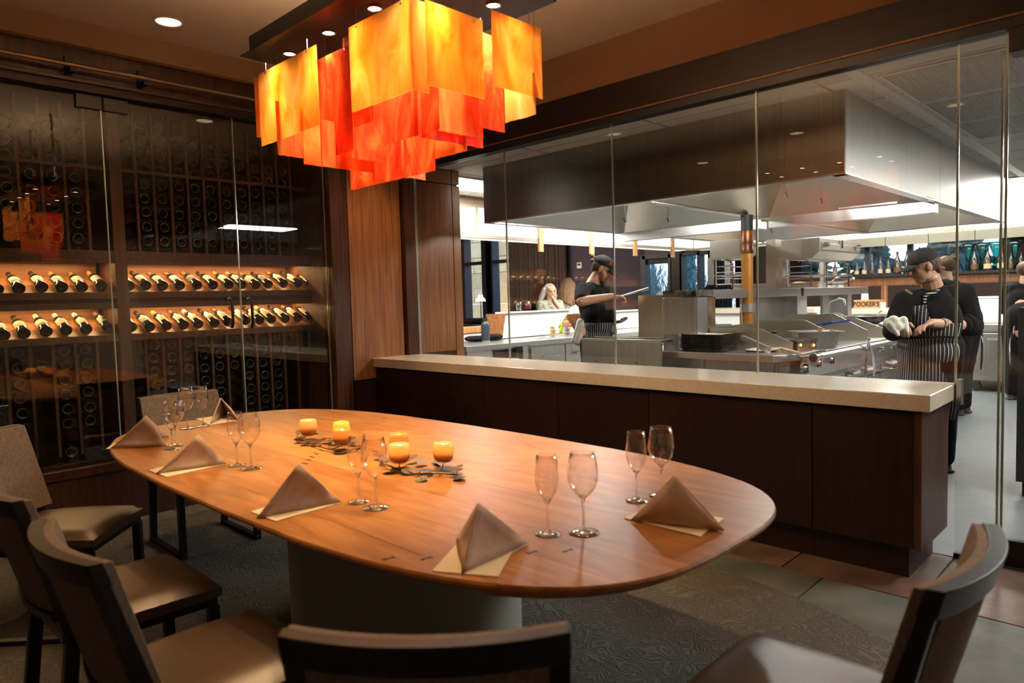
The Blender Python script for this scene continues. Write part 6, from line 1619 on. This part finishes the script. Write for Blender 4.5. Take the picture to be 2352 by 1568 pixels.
# ================================================================== PEOPLE
def fused(name, mb, m_, parent, voxel=0.008, smooth=4, cut=None, solid=0.0):
    """all the overlapping shapes of mb grown together into one continuous skin"""
    me = mesh_of(name, mb)
    o = bpy.data.objects.new(name, me); C.objects.link(o)
    r = o.modifiers.new('r', 'REMESH'); r.mode = 'VOXEL'; r.voxel_size = voxel; r.use_smooth_shade = True
    s_ = o.modifiers.new('s', 'SMOOTH'); s_.iterations = smooth; s_.factor = 0.5
    dg = bpy.context.evaluated_depsgraph_get()
    new = bpy.data.meshes.new_from_object(o.evaluated_get(dg))
    bpy.data.objects.remove(o)
    if cut:
        import bmesh
        bm = bmesh.new(); bm.from_mesh(new)
        bmesh.ops.delete(bm, geom=[v for v in bm.verts if not cut(v.co)], context='VERTS')
        bm.to_mesh(new); bm.free()
    inv = INV.get(parent.name) if parent else None
    if inv is not None: new.transform(inv)
    new.materials.clear(); new.materials.append(m_)
    new.shade_smooth()
    q = bpy.data.objects.new(name, new); C.objects.link(q); q.parent = parent
    if solid:
        k = q.modifiers.new('t', 'SOLIDIFY'); k.thickness = solid; k.offset = 1
    return q


def hand(mb, wrist, d, nrm, curl=0.5, s=1.0, side=1):
    """palm and five bent fingers; d: pointing direction, nrm: back of the hand"""
    d = Vector(d).normalized(); nrm = Vector(nrm); nrm = (nrm - d * nrm.dot(d)).normalized(); lat = d.cross(nrm) * side
    w = Vector(wrist); P = w + d * 0.085 * s
    for k in range(4):
        o = lat * (0.030 - 0.020 * k) * s
        mb.caps(w + o * 0.6 + d * 0.015 * s, 0.015 * s, P + o, 0.0125 * s, 10)
        L = (0.040, 0.045, 0.042, 0.033)[k] * s; p = P + o; ang = 0.0
        for j in range(3):
            ang += curl * (0.55 + 0.25 * j)
            q = p + (d * math.cos(ang) - nrm * math.sin(ang)) * L * (1, 0.66, 0.5)[j]
            mb.caps(p, 0.0098 * s, q, 0.0085 * s, 8); p = q
    b = w + lat * 0.026 * s + d * 0.02 * s
    m_ = b + (d * 0.6 + lat * 0.75 - nrm * 0.25).normalized() * 0.042 * s
    e = m_ + (d * 0.9 + lat * 0.15 - nrm * 0.45).normalized() * 0.034 * s
    mb.caps(b, 0.015 * s, m_, 0.0115 * s, 8).caps(m_, 0.0115 * s, e, 0.009 * s, 8)


def head(mb, c, f, up=(0, 0, 1), s=1.0, chin=1.0):
    """skull, jaw, nose, brow, lips, ears. c: middle of the head, f: looking direction"""
    f = Vector(f).normalized(); up = Vector(up); up = (up - f * up.dot(f)).normalized(); l = up.cross(f)
    R = Matrix((l, f, up)).transposed(); c = Vector(c)

    def P(x, y, z): return c + R @ Vector((x, y, z)) * s
    mb.ell(P(0, -0.012, 0.030), (0.077 * s, 0.096 * s, 0.088 * s), 18, R)
    mb.ell(P(0, 0.022, -0.030), (0.064 * s, 0.066 * s, 0.082 * s), 16, R)
    mb.ell(P(0, 0.045, -0.082), (0.036 * s * chin, 0.036 * s, 0.030 * s), 12, R)
    mb.ell(P(0, 0.070, 0.022), (0.052 * s, 0.020 * s, 0.012 * s), 12, R)          # brow
    for x in (-1, 1):
        mb.ell(P(x * 0.036, 0.054, -0.024), (0.021 * s, 0.018 * s, 0.020 * s), 10, R)   # cheeks
        mb.ell(P(x * 0.078, -0.005, -0.008), (0.009 * s, 0.020 * s, 0.032 * s), 10, R)  # ears
    mb.caps(P(0, 0.082, 0.010), 0.009 * s, P(0, 0.104, -0.022), 0.014 * s, 10)     # nose
    mb.ell(P(0, 0.088, -0.027), (0.017 * s, 0.012 * s, 0.009 * s), 8, R)
    mb.ell(P(0, 0.084, -0.050), (0.022 * s, 0.010 * s, 0.005 * s), 8, R)           # lips
    mb.ell(P(0, 0.081, -0.059), (0.019 * s, 0.010 * s, 0.006 * s), 8, R)
    return P, R


def eyes(P, R, parent, s=1.0):
    mb = MB()
    for x in (-1, 1): mb.ell(P(x * 0.030, 0.0775, 0.004), (0.0125 * s, 0.008 * s, 0.0042 * s), 8, R)
    obj('eyes', mb, eye_m, parent, smooth='all')
    mb = MB()
    for x in (-1, 1): mb.caps(P(x * 0.018, 0.0905, 0.020), 0.0035 * s, P(x * 0.045, 0.080, 0.021), 0.0028 * s, 6)
    obj('eyebrows', mb, hair_b, parent, smooth='all')


def cap_on(P, R, parent, s, m_, tilt=0.0):
    mb = MB()
    mb.ell(P(0, -0.008, 0.052), (0.085 * s, 0.103 * s, 0.078 * s), 18, R)
    dome = fused('cap_crown', mb, m_, parent, 0.006, 2, cut=lambda v, c=P(0, 0, 0.030), u=R @ Vector((0, 0, 1)): (v - c).dot(u) > 0)
    # peak: curved tongue in front
    b = MB(); N = 10; rows_ = []
    for i in range(N + 1):
        u = -1 + 2 * i / N; row = []
        for j in range(5):
            v = j / 4
            x = u * 0.076 * (1 - 0.25 * v * v); y = 0.060 + (0.035 - 0.03 * u * u) + v * 0.080 * math.sqrt(max(0, 1 - u * u * 0.55)); z = 0.040 - v * (0.022 + tilt) - 0.014 * u * u
            row.append(len(b.v)); b.v.append(P(x, y, z))
        rows_.append(row)
    for i in range(N):
        for j in range(4): b.f.append((rows_[i][j], rows_[i][j + 1], rows_[i + 1][j + 1], rows_[i + 1][j]))
    o = obj('cap_peak', b, m_, parent, smooth='all'); k = o.modifiers.new('t', 'SOLIDIFY'); k.thickness = 0.004
    obj('cap_button', MB().ell(P(0, -0.008, 0.131), 0.007 * s, 8), m_, parent)
    return dome


def shoes(parent, pts, f, m_=rubber):
    f = Vector(f).normalized()
    for p in pts:
        p = Vector((p[0], p[1], 0)); mb = MB()
        mb.caps(p + Vector((0, 0, 0.045)) - f * 0.05, 0.042, p + Vector((0, 0, 0.036)) + f * 0.13, 0.034, 10)
        mb.box(-0.045, 0.045, -0.10, 0.17, 0.001, 0.02, Matrix.Translation(p) @ Matrix(((f.y, f.x, 0, 0), (-f.x, f.y, 0, 0), (0, 0, 1, 0), (0, 0, 0, 1))))
        fused('shoe', mb, m_, parent, 0.008, 2)


# ---------------------------------------------------------------- heavier cook, right
f = Vector((-0.60, -0.80, 0)).normalized(); lat = Vector((-f.y, f.x, 0))   # lat: the cook's left side
lat = Vector((0, 0, 1)).cross(f)
base = Vector((-1.42, 5.98, 0))
c1 = thing('person', 'cook in black jacket, black cap and pinstriped bib apron holding a towel at the range', 'person', base)


def L1(a, b, z): return base + lat * a + f * b + Vector((0, 0, z))


ch_ = (dep(2078, 693, 5.32) + dep(2212, 676, 5.42)) / 2; base = Vector((ch_.x, ch_.y, 0)) + f * 0.02; c1.location = base; INV[c1.name] = Matrix.Translation(-base)
hc1 = dep(2122, 612, 5.28)
hf = (f * 0.9 + Vector((-0.35, 0.10, 0)) + Vector((0, 0, -0.32))).normalized()
sR = dep(2078, 693, 5.32); sL = dep(2212, 676, 5.42)
eR = dep(2052, 760, 5.28); wR = dep(2066, 742, 5.08); hR = dep(2074, 750, 4.98)
eL = dep(2232, 748, 5.36); wL = dep(2140, 742, 5.06); hL = dep(2104, 748, 4.98)
mb = MB()
P1, R1 = head(mb, hc1, hf, s=1.08, chin=1.15)
nk = dep(2145, 668, 5.33)
mb.caps(hc1 + Vector((0.02, 0.03, -0.05)), 0.068, nk, 0.075, 14)
mb.ell(P1(0, -0.01, -0.09), (0.070, 0.055, 0.035), 12, R1)
chest = (sR + sL) / 2 + Vector((0, 0, -0.10))
mb.caps(chest, 0.13, base + Vector((0, 0, 1.0)), 0.16, 16)
mb.caps(sR, 0.06, sL, 0.06)
for s_, e_, w_ in ((sR, eR, wR), (sL, eL, wL)):
    mb.caps(s_, 0.062, e_, 0.050); mb.caps(e_, 0.050, w_, 0.034)
hips = base + Vector((0, 0, 0.90))
for sg in (-1, 1):
    h_ = hips + lat * 0.11 * sg; k_ = base + lat * 0.12 * sg + Vector((0, 0, 0.48)); a_ = base + lat * 0.12 * sg + Vector((0, 0, 0.08))
    mb.caps(h_, 0.10, k_, 0.065); mb.caps(k_, 0.062, a_, 0.045)
hand(mb, wR, hR - wR, Vector((0, 0, 1)) + f * 0.3, 0.8, 1.05, -1)
hand(mb, wL, (hL - wL) + Vector((0, 0, -0.02)), f * -1 * -1 + Vector((0, 0, 0.6)), 0.35, 1.12, 1)
fused('body', mb, skin_t, c1, 0.0052, 2)
eyes(P1, R1, c1, 1.1)
hb_ = MB(); hb_.ell(P1(0, -0.030, 0.018), (0.088, 0.090, 0.080), 16, R1); hb_.ell(P1(0, -0.07, -0.035), (0.062, 0.035, 0.045), 12, R1)
fused('hair', hb_, hair_b, c1, 0.006, 2, cut=lambda v: (v - P1(0, 0.025, 0)).dot(R1 @ Vector((0, 1, 0.15))) < 0)
cap_on(P1, R1, c1, 1.10, capcloth, 0.004)
sh_ = MB()
sh_.caps(sR, 0.085, sL, 0.088, 16)
sh_.ell(chest + Vector((0, 0, -0.06)), (0.215, 0.150, 0.22), 18, Matrix((lat, f, Vector((0, 0, 1)))).transposed())
sh_.ell(base + Vector((0, 0, 1.14)) + f * 0.02, (0.250, 0.195, 0.26), 18, Matrix((lat, f, Vector((0, 0, 1)))).transposed())
sh_.ell(base + Vector((0, 0, 0.95)), (0.25, 0.20, 0.16), 18, Matrix((lat, f, Vector((0, 0, 1)))).transposed())
sh_.caps(nk + Vector((0, 0, -0.01)), 0.088, nk + Vector((0, 0, -0.08)), 0.12, 14)
mR = eR * 0.75 + wR * 0.25; mL = eL * 0.80 + wL * 0.20
sh_.caps(sR, 0.088, eR, 0.078).caps(eR, 0.074, mR, 0.070)
sh_.caps(sL, 0.092, eL, 0.082).caps(eL, 0.080, mL, 0.074)
fused('jacket', sh_, blackcloth, c1, 0.009, 5, cut=lambda v: not ((v - (nk + Vector((0, 0, 0.06)))).dot(Vector((0, 0, 1))) > 0 and (v - nk).length < 0.11))
obj('rolled_cuff', MB().cyl(mL, mL * 0.7 + eL * 0.3, 0.078, 0.086, 18), blackcloth, c1, smooth=True)
tr = MB()
for sg in (-1, 1):
    tr.caps(hips + lat * 0.115 * sg, 0.145, base + lat * 0.13 * sg + Vector((0, 0, 0.45)), 0.098); tr.caps(base + lat * 0.13 * sg + Vector((0, 0, 0.45)), 0.095, base + lat * 0.13 * sg + Vector((0, 0, 0.12)), 0.078)
tr.ell(hips, (0.24, 0.20, 0.14), 16, Matrix((lat, f, Vector((0, 0, 1)))).transposed())
fused('trousers', tr, blackcloth, c1, 0.012, 4)
ap = MB(); RM = Matrix((lat, f, Vector((0, 0, 1)))).transposed()
ap.ell(chest + Vector((0, 0, -0.06)) + f * 0.03, (0.285, 0.218, 0.24), 18, RM); ap.caps(sR + (sL - sR) * 0.2 - Vector((0, 0, 0.06)) + f * 0.03, 0.125, sR + (sL - sR) * 0.85 - Vector((0, 0, 0.06)) + f * 0.03, 0.13, 12)
ap.ell(base + Vector((0, 0, 1.13)) + f * 0.025, (0.278, 0.232, 0.26), 18, RM)
ap.ell(base + Vector((0, 0, 0.92)), (0.268, 0.222, 0.18), 18, RM)
ap.caps(base + Vector((0, 0, 0.90)), 0.225, base + Vector((0, 0, 0.52)), 0.245, 18)
ap_top = chest.z + 0.055


def apcut(v):
    d = v - base; a = d.dot(lat); b = d.dot(f); z = v.z
    if z > ap_top or z < 0.36: return False
    if z > 1.14: return b > 0.02 and abs(a) < 0.155 + (ap_top - z) * 0.50
    return b > -0.02


st1 = stripes('pinstripe_bib', tuple(lat), tuple(f), 0.26, 0.0245, 0.15)
fused('bib_apron', ap, st1, c1, 0.010, 4, cut=apcut, solid=0.003)
sp = stripes('pinstripe_strap', (0, 0, 1), None, 1, 0.022, 0.28)
for sg in (-1, 1):
    a = nk + lat * 0.075 * sg + f * 0.02 + Vector((0, 0, 0.0)); b = chest + lat * 0.105 * sg + f * 0.17 + Vector((0, 0, 0.05)); m_ = (a + b) / 2 + f * 0.055 + Vector((0, 0, 0.02))
    obj('neck_strap', MB().tube([a, m_, b], 0.014, 6), sp, c1, smooth=True)
obj('apron_tie', MB().tube([base + RM @ Vector((0.285 * math.cos(t), 0.262 * math.sin(t), 1.03 + 0.01 * math.sin(3 * t))) for t in [math.pi * k / 16 for k in range(17)]], 0.008, 6), blackcloth, c1, smooth=True)
obj('name_badge', B(-0.028, 0.028, -0.003, 0.003, -0.006, 0.006, Matrix.Translation(dep(2087, 670, 5.03)) @ Matrix.Rotation(0.6, 4, 'Y')), MATS['label_buff'], c1)
# forearm tattoo as dark ink pattern close to the skin
obj('tattoo', MB().cyl(wL * 0.80 + eL * 0.20, wL * 0.45 + eL * 0.55, 0.0415, 0.0465, 20, cap=False), mat('tattooed_skin', (0.42, 0.24, 0.15), 0.55, c2=(0.10, 0.08, 0.07), scale=26, detail=6, ramp=(0.47, 0.55)), c1, smooth=True)
shoes(c1, [base + lat * 0.13 + f * 0.03, base - lat * 0.13 + f * 0.03], f)
mb = MB(); tc0 = dep(2052, 742, 4.99)
for k in range(9): mb.ell(tc0 + Vector((rnd.uniform(-.035, .035), rnd.uniform(-.02, .02), rnd.uniform(-.045, .04))), (0.042, 0.035, 0.038), 10)
mb.caps(dep(2075, 735, 4.96), 0.03, dep(2082, 760, 4.95), 0.018)
mb.caps(dep(2045, 745, 4.97), 0.03, dep(2062, 768, 4.95), 0.015)
o = fused('kitchen_towel', mb, towel_m, None, 0.007, 1); tag(o, 'bunched cream towel gripped in the right fist of the heavier cook', 'towel')

# ---------------------------------------------------------------- bearded cook, left
f = Vector((0.86, 0.50, 0)).normalized(); lat = Vector((0, 0, 1)).cross(f)
D2 = 7.0
b2 = dep(1362, 760, D2); base = Vector((b2.x, b2.y, 0))
c2 = thing('person', 'bearded cook in black t-shirt and charcoal cap with striped waist apron, one arm stretched out', 'person', base)
hc2 = dep(1383, 617, D2)
hf = (f + Vector((0, 0, -0.45))).normalized()
sN = dep(1338, 668, D2 - 0.17); sF = dep(1385, 668, D2 + 0.20)
eN = dep(1336, 692, D2 - 0.42); wN = dep(1405, 680, D2 - 0.42); hN = dep(1432, 681, D2 - 0.40)
eF = dep(1395, 722, D2 + 0.28); wF = dep(1408, 741, D2 + 0.05); hF = dep(1428, 738, D2 - 0.05)
mb = MB()
P2, R2 = head(mb, hc2, hf, s=1.05)
nk = dep(1358, 655, D2 + 0.02)
mb.caps(hc2 - f * 0.03 + Vector((0, 0, -0.04)), 0.060, nk, 0.062, 14)
chest = (sN + sF) / 2 + Vector((0, 0, -0.10))
hips = base + Vector((0, 0, 0.93))
mb.caps(chest, 0.115, hips, 0.13, 16).caps(sN, 0.052, sF, 0.052)
mb.caps(sN, 0.055, eN, 0.047).caps(eN, 0.050, wN, 0.030)
mb.caps(sF, 0.055, eF, 0.046).caps(eF, 0.044, wF, 0.030)
for sg in (-1, 1):
    h_ = hips + lat * 0.09 * sg; k_ = base + lat * 0.10 * sg + f * 0.02 + Vector((0, 0, 0.50)); a_ = base + lat * 0.10 * sg + Vector((0, 0, 0.08))
    mb.caps(h_, 0.09, k_, 0.06); mb.caps(k_, 0.057, a_, 0.042)
hand(mb, wN, hN - wN, Vector((0, 0, 1)), 0.95, 1.05, -1)
hand(mb, wF, hF - wF, Vector((0, 0, -1)), 0.30, 1.05, 1)
fused('body', mb, skin_m, c2, 0.0052, 2)
eyes(P2, R2, c2, 1.0)
hb_ = MB(); hb_.ell(P2(0, -0.028, 0.020), (0.084, 0.088, 0.080), 16, R2); hb_.ell(P2(0, -0.07, -0.02), (0.06, 0.03, 0.04), 12, R2)
fused('hair', hb_, hair_b, c2, 0.006, 2, cut=lambda v: (v - P2(0, 0.012, 0)).dot(R2 @ Vector((0, 1, 0.2))) < 0)
bun = MB()
for k in range(6): bun.ell(P2(rnd.uniform(-.015, .015), -0.115 + rnd.uniform(-.02, .02), 0.055 + rnd.uniform(-.02, .025)), 0.022, 8)
obj('hair_bun', bun, hair_l, c2, smooth='all')
bd = MB()
bd.ell(P2(0, 0.048, -0.092), (0.046, 0.044, 0.042), 12, R2)
for x in (-1, 1):
    bd.caps(P2(x * 0.068, 0.015, -0.035), 0.013, P2(x * 0.050, 0.045, -0.080), 0.024)
bd.caps(P2(-0.022, 0.092, -0.045), 0.007, P2(0.022, 0.092, -0.045), 0.007).caps(P2(-0.03, 0.082, -0.05), 0.008, P2(-0.03, 0.065, -0.085), 0.014).caps(P2(0.03, 0.082, -0.05), 0.008, P2(0.03, 0.065, -0.085), 0.014)
bd.ell(P2(0, 0.062, -0.125), (0.028, 0.026, 0.032), 10, R2)
fused('beard', bd, hair_b, c2, 0.006, 2)
cap_on(P2, R2, c2, 1.05, capcloth, 0.018)
lg = mat('orange_logo', (0.80, 0.16, 0.02), 0.6)
q0 = P2(0.0, 0.0, 0.0); sd = R2 @ Vector((-1, 0, 0))
def LP(x, y, z): return P2(x, y, z)
A_ = [LP(-0.060, 0.050, 0.060), LP(-0.056, 0.066, 0.092), LP(-0.048, 0.078, 0.058), LP(-0.054, 0.060, 0.070)]
obj('cap_logo', MB().tube([A_[0] + sd * .012, A_[1] + sd * .012, A_[2] + sd * .014], 0.0028, 5).tube([(A_[0] * .4 + A_[1] * .6) + sd * .013, A_[2] + sd * .014], 0.0022, 5).tube([(A_[0] * .6 + A_[1] * .4) + sd * .013, (A_[2] * .6 + A_[1] * .4) + sd * .013], 0.0022, 5), lg, c2)
RM = Matrix((lat, f, Vector((0, 0, 1)))).transposed()
sh_ = MB()
sh_.caps(sN, 0.078, sF, 0.078, 16)
sh_.ell(chest + Vector((0, 0, -0.04)), (0.185, 0.150, 0.20), 18, RM)
sh_.ell(base + Vector((0, 0, 1.20)) + f * 0.05, (0.185, 0.175, 0.22), 18, RM)
sh_.caps(nk + Vector((0, 0, -0.01)), 0.074, nk + Vector((0, 0, -0.08)), 0.10, 14)
sh_.caps(sN, 0.080, eN * 0.85 + sN * 0.15, 0.074).caps(sF, 0.078, eF, 0.070)
zn = nk.z + 0.035
fused('tshirt', sh_, blackcloth, c2, 0.009, 5, cut=lambda v: not (v.z > zn and (v - nk).length < 0.09) and v.z > 1.125)
tr = MB()
for sg in (-1, 1):
    k_ = base + lat * 0.10 * sg + Vector((0, 0, 0.48))
    tr.caps(hips + lat * 0.09 * sg, 0.125, k_, 0.090); tr.caps(k_, 0.088, base + lat * 0.10 * sg + Vector((0, 0, 0.12)), 0.072)
fused('trousers', tr, blackcloth, c2, 0.012, 4)
ap = MB(); ap.ell(base + Vector((0, 0, 1.12)) + f * 0.045, (0.188, 0.178, 0.14), 18, RM); ap.caps(base + Vector((0, 0, 0.98)) + f * 0.02, 0.185, base + Vector((0, 0, 0.60)) + f * 0.02, 0.195, 18)
st2 = stripes('pinstripe_waist', tuple(lat), tuple(f), 0.19, 0.022, 0.18)
fused('waist_apron', ap, st2, c2, 0.010, 3, cut=lambda v: 0.5 < v.z < 1.15 and (v - base).dot(f) > -0.06, solid=0.003)
for nm, pts in (('side_towel', [(dep(1333, 740, D2 - .21), .040), (dep(1325, 758, D2 - .23), .022), (dep(1317, 782, D2 - .22), .018), (dep(1327, 790, D2 - .24), .020), (dep(1332, 765, D2 - .22), .022), (dep(1336, 745, D2 - .22), .03)]), ('front_towel', [(dep(1405, 745, D2 - .1), .035), (dep(1411, 762, D2 - .12), .03)])):
    mb = MB()
    for k in range(len(pts) - 1): mb.caps(pts[k][0], pts[k][1], pts[k + 1][0], pts[k + 1][1])
    fused(nm, mb, towel_m, c2, 0.009, 1)
shoes(c2, [base + lat * 0.11 + f * 0.03, base - lat * 0.11 + f * 0.03], f)
# spoon held in the fist, dish on the open palm
a = dep(1428, 679, D2 - 0.41); b = dep(1490, 662, D2 - 0.45)
one('plating_spatula', MB().tube([a, a * .6 + b * .4, b], [0.006, 0.008, 0.014], 6), chrome, 'long steel plating tool held in the outstretched fist of the bearded cook', 'spatula', smooth=True)
a = dep(1420, 735, D2 - 0.08)
one('round_plate', MB().lathe([(0.001, 0), (0.05, 0.0), (0.10, 0.012), (0.102, 0.014), (0.05, 0.005), (0.001, 0.005)], a, 22, Matrix.Rotation(0.12, 3, 'Y')), steel, 'small steel dish on the open palm of the bearded cook', 'dish', smooth='all')


# ---------------------------------------------------------------- cooks further back
def back_person(label, foot, f, headp, hs, cloth, hair, pants=blackcloth, apron=None, sk=skin_m, arm=None, sitting=False, longhair=0, build=1.0, bunn=False, bald=False):
    f = Vector(f).normalized(); lat = Vector((0, 0, 1)).cross(f)
    base = Vector((foot[0], foot[1], 0)); t = thing('person', label, 'person', base)
    RM = Matrix((lat, f, Vector((0, 0, 1)))).transposed()
    hz = headp.z; mb = MB()
    P_, R_ = head(mb, headp, f + Vector((0, 0, -0.25)), s=hs)
    nk = headp + Vector((0, 0, -0.15)) - f * 0.02
    mb.caps(headp + Vector((0, 0, -0.05)), 0.055, nk, 0.055)
    sh = nk + Vector((0, 0, -0.06)); hip_z = (hz - 0.72) if not sitting else hz - 0.68
    hipc = Vector((base.x, base.y, hip_z))
    mb.caps(sh - Vector((0, 0, 0.08)), 0.11, hipc, 0.12, 14)
    arms = arm or [(sh + lat * 0.2 * sg, sh + lat * 0.24 * sg + Vector((0, 0, -0.27)) + f * 0.05, sh + lat * 0.16 * sg + Vector((0, 0, -0.38)) + f * 0.27) for sg in (-1, 1)]
    for a, b, c in arms:
        mb.caps(a, 0.05, b, 0.042).caps(b, 0.042, c, 0.028)
        hand(mb, c, (c - b), Vector((0, 0, 1)), 0.5, 1.0, 1)
    if sitting:
        for sg in (-1, 1):
            kn = hipc + lat * 0.1 * sg + f * 0.40 + Vector((0, 0, -0.02)); mb.caps(hipc + lat * 0.09 * sg, 0.08, kn, 0.06).caps(kn, 0.055, kn - Vector((0, 0, 0.42)), 0.04)
    else:
        for sg in (-1, 1):
            kn = base + lat * 0.09 * sg + Vector((0, 0, 0.47)); mb.caps(hipc + lat * 0.08 * sg, 0.09, kn, 0.058).caps(kn, 0.055, base + lat * 0.09 * sg + Vector((0, 0, 0.08)), 0.04)
    fused('body', mb, sk, t, 0.0085, 2)
    eyes(P_, R_, t, hs)
    s_ = MB(); s_.caps(sh + lat * 0.16, 0.075, sh - lat * 0.16, 0.075); s_.ell(sh + Vector((0, 0, -0.17)), (0.20 * build, 0.14 * build, 0.20), 16, RM)
    s_.ell(hipc + Vector((0, 0, 0.14)), (0.185 * build, 0.155 * build, 0.20), 16, RM)
    for a, b, c in arms: s_.caps(a, 0.072, b, 0.062).caps(b, 0.06, b * 0.6 + c * 0.4, 0.056)
    fused('shirt', s_, cloth, t, 0.012, 4, cut=lambda v: not (v.z > nk.z + 0.02))
    p_ = MB()
    if sitting:
        for sg in (-1, 1):
            kn = hipc + lat * 0.1 * sg + f * 0.40; p_.caps(hipc + lat * 0.09 * sg, 0.11, kn, 0.08).caps(kn, 0.075, kn - Vector((0, 0, 0.40)), 0.06)
    else:
        for sg in (-1, 1):
            kn = base + lat * 0.10 * sg + Vector((0, 0, 0.47)); p_.caps(hipc + lat * 0.09 * sg * build, 0.125 * build, kn, 0.085).caps(kn, 0.083, base + lat * 0.10 * sg + Vector((0, 0, 0.10)), 0.07)
    fused('trousers', p_, pants, t, 0.014, 3)
    if not bald:
        h_ = MB(); h_.ell(P_(0, -0.022, 0.022), (0.090 * hs, 0.112 * hs, 0.092 * hs), 16, R_)
        if longhair:
            for k in range(9):
                a = -1.5 + 3.0 * k / 8; q = P_(0.080 * math.sin(a), -0.030 - 0.060 * math.cos(a), 0.01); e = q + Vector((0, 0, -longhair * (0.75 + 0.35 * rnd.random()))) - f * 0.09 + lat * 0.06 * math.sin(a)
                h_.caps(q, 0.042, (q + e) / 2 - f * 0.02, 0.040).caps((q + e) / 2 - f * 0.02, 0.040, e, 0.026)
        fused('hair', h_, hair, t, 0.009, 2, cut=lambda v: not ((v - P_(0, 0.028, 0)).dot(R_ @ Vector((0, 1, 0))) > 0 and (v - P_(0, 0, 0.052)).dot(R_ @ Vector((0, 0, 1))) < 0))
        if bunn:
            b_ = MB()
            for k in range(5): b_.ell(P_(rnd.uniform(-.02, .02), -0.11 + rnd.uniform(-.015, .015), 0.06 + rnd.uniform(-.025, .025)), 0.03, 8)
            obj('hair_bun', b_, hair, t, smooth='all')
    if apron:
        a_ = MB(); a_.caps(hipc + Vector((0, 0, 0.08)), 0.178 * build, hipc - Vector((0, 0, 0.36)), 0.19 * build, 16)
        fused('apron', a_, apron, t, 0.012, 3, cut=lambda v: hip_z - 0.36 < v.z < hip_z + 0.10 and (v - base).dot(f) > -0.07, solid=0.003)
        obj('apron_tie', MB().tube([hipc + Vector((0, 0, 0.06)) - f * 0.19, hipc - f * 0.21 + lat * 0.05 - Vector((0, 0, 0.18)), hipc - f * 0.2 + lat * 0.03 - Vector((0, 0, 0.40))], 0.012, 6), apron, t)
    if not sitting: shoes(t, [base + lat * 0.10 + f * 0.03, base - lat * 0.10 + f * 0.03], f)
    return t


g = dep(2207, 950, 7.75)
back_person('cook with hair bun in black uniform half hidden behind the heavier cook', (g.x, g.y), (-0.9, 0.1, 0), dep(2172, 612, 7.75), 1.0, blackcloth, hair_b, apron=stripes('pinstripe_b', (0, 1, 0), (-1, 0, 0), 0.2, 0.03, 0.2), bunn=True, build=1.25, sk=skin_t)
g = dep(2345, 915, 8.55)
back_person('cook in black seen from behind at the right edge working at the refrigerator', (g.x, g.y), (0.25, 1, 0), dep(2356, 622, 8.6), 1.0, blackcloth, hair_b, apron=stripes('pinstripe_c', (1, 0, 0), (0, 1, 0), 0.2, 0.03, 0.2), build=1.05)
# guests at the bar
g = dep(1250, 700, 10.9)
hw_ = dep(1264, 668, 10.9)
back_person('guest with long silver hair leaning her cheek on her hand at the bar', (g.x, g.y), (0.75, -0.30, 0), hw_, 1.0, mat('camo_blouse', (0.10, 0.11, 0.08), 0.9, c2=(0.36, 0.36, 0.28), scale=14), hair_s, sitting=True, longhair=0.30,
            arm=[(hw_ + Vector((0.05, 0.15, -0.22)), hw_ + Vector((0.22, 0.10, -0.42)), hw_ + Vector((0.08, 0.02, -0.16))), (hw_ + Vector((-0.05, -0.18, -0.22)), hw_ + Vector((0.05, -0.24, -0.45)), hw_ + Vector((0.24, -0.15, -0.46)))])
g = dep(1240, 700, 12.6)
back_person('bald man in dark clothes bending forward behind the silver-haired guest', (g.x, g.y), (-0.8, -0.3, 0), dep(1240, 632, 12.6), 1.1, mat('brown_shirt', (0.10, 0.04, 0.025), 0.8), hair_b, sitting=True, bald=True, sk=mat('ruddy_skin', (0.42, 0.19, 0.11), 0.45))
g = dep(1305, 720, 11.3)
back_person('guest with long light brown hair and white top seen from behind', (g.x, g.y), (-0.3, 0.95, 0), dep(1306, 655, 11.3), 1.05, white_m, hair_l, sitting=True, longhair=0.34)
# stools for the guests
for k, (px, dd, nm) in enumerate(((1250, 10.9, 'bar stool under the silver-haired guest'), (1240, 12.6, 'bar stool under the bald man'), (1305, 11.3, 'bar stool under the guest in the white top'))):
    g = dep(px, 700, dd); z = {0: 0.98, 1: 1.0, 2: 1.0}[k] - 0.14
    t = thing('bar_stool', nm, 'bar stool', (g.x, g.y, 0), group='bar stools')
    obj('seat', MB().cyl((g.x, g.y, z - 0.07), (g.x, g.y, z - 0.01), 0.19, n=20), navy, t, smooth=True)
    for a in range(4):
        q = Vector((math.cos(a * 1.571 + .78), math.sin(a * 1.571 + .78), 0))
        obj('leg', MB().cyl(Vector((g.x, g.y, z - 0.07)) + q * 0.13, Vector((g.x, g.y, 0)) + q * 0.20, 0.012), blackm, t)
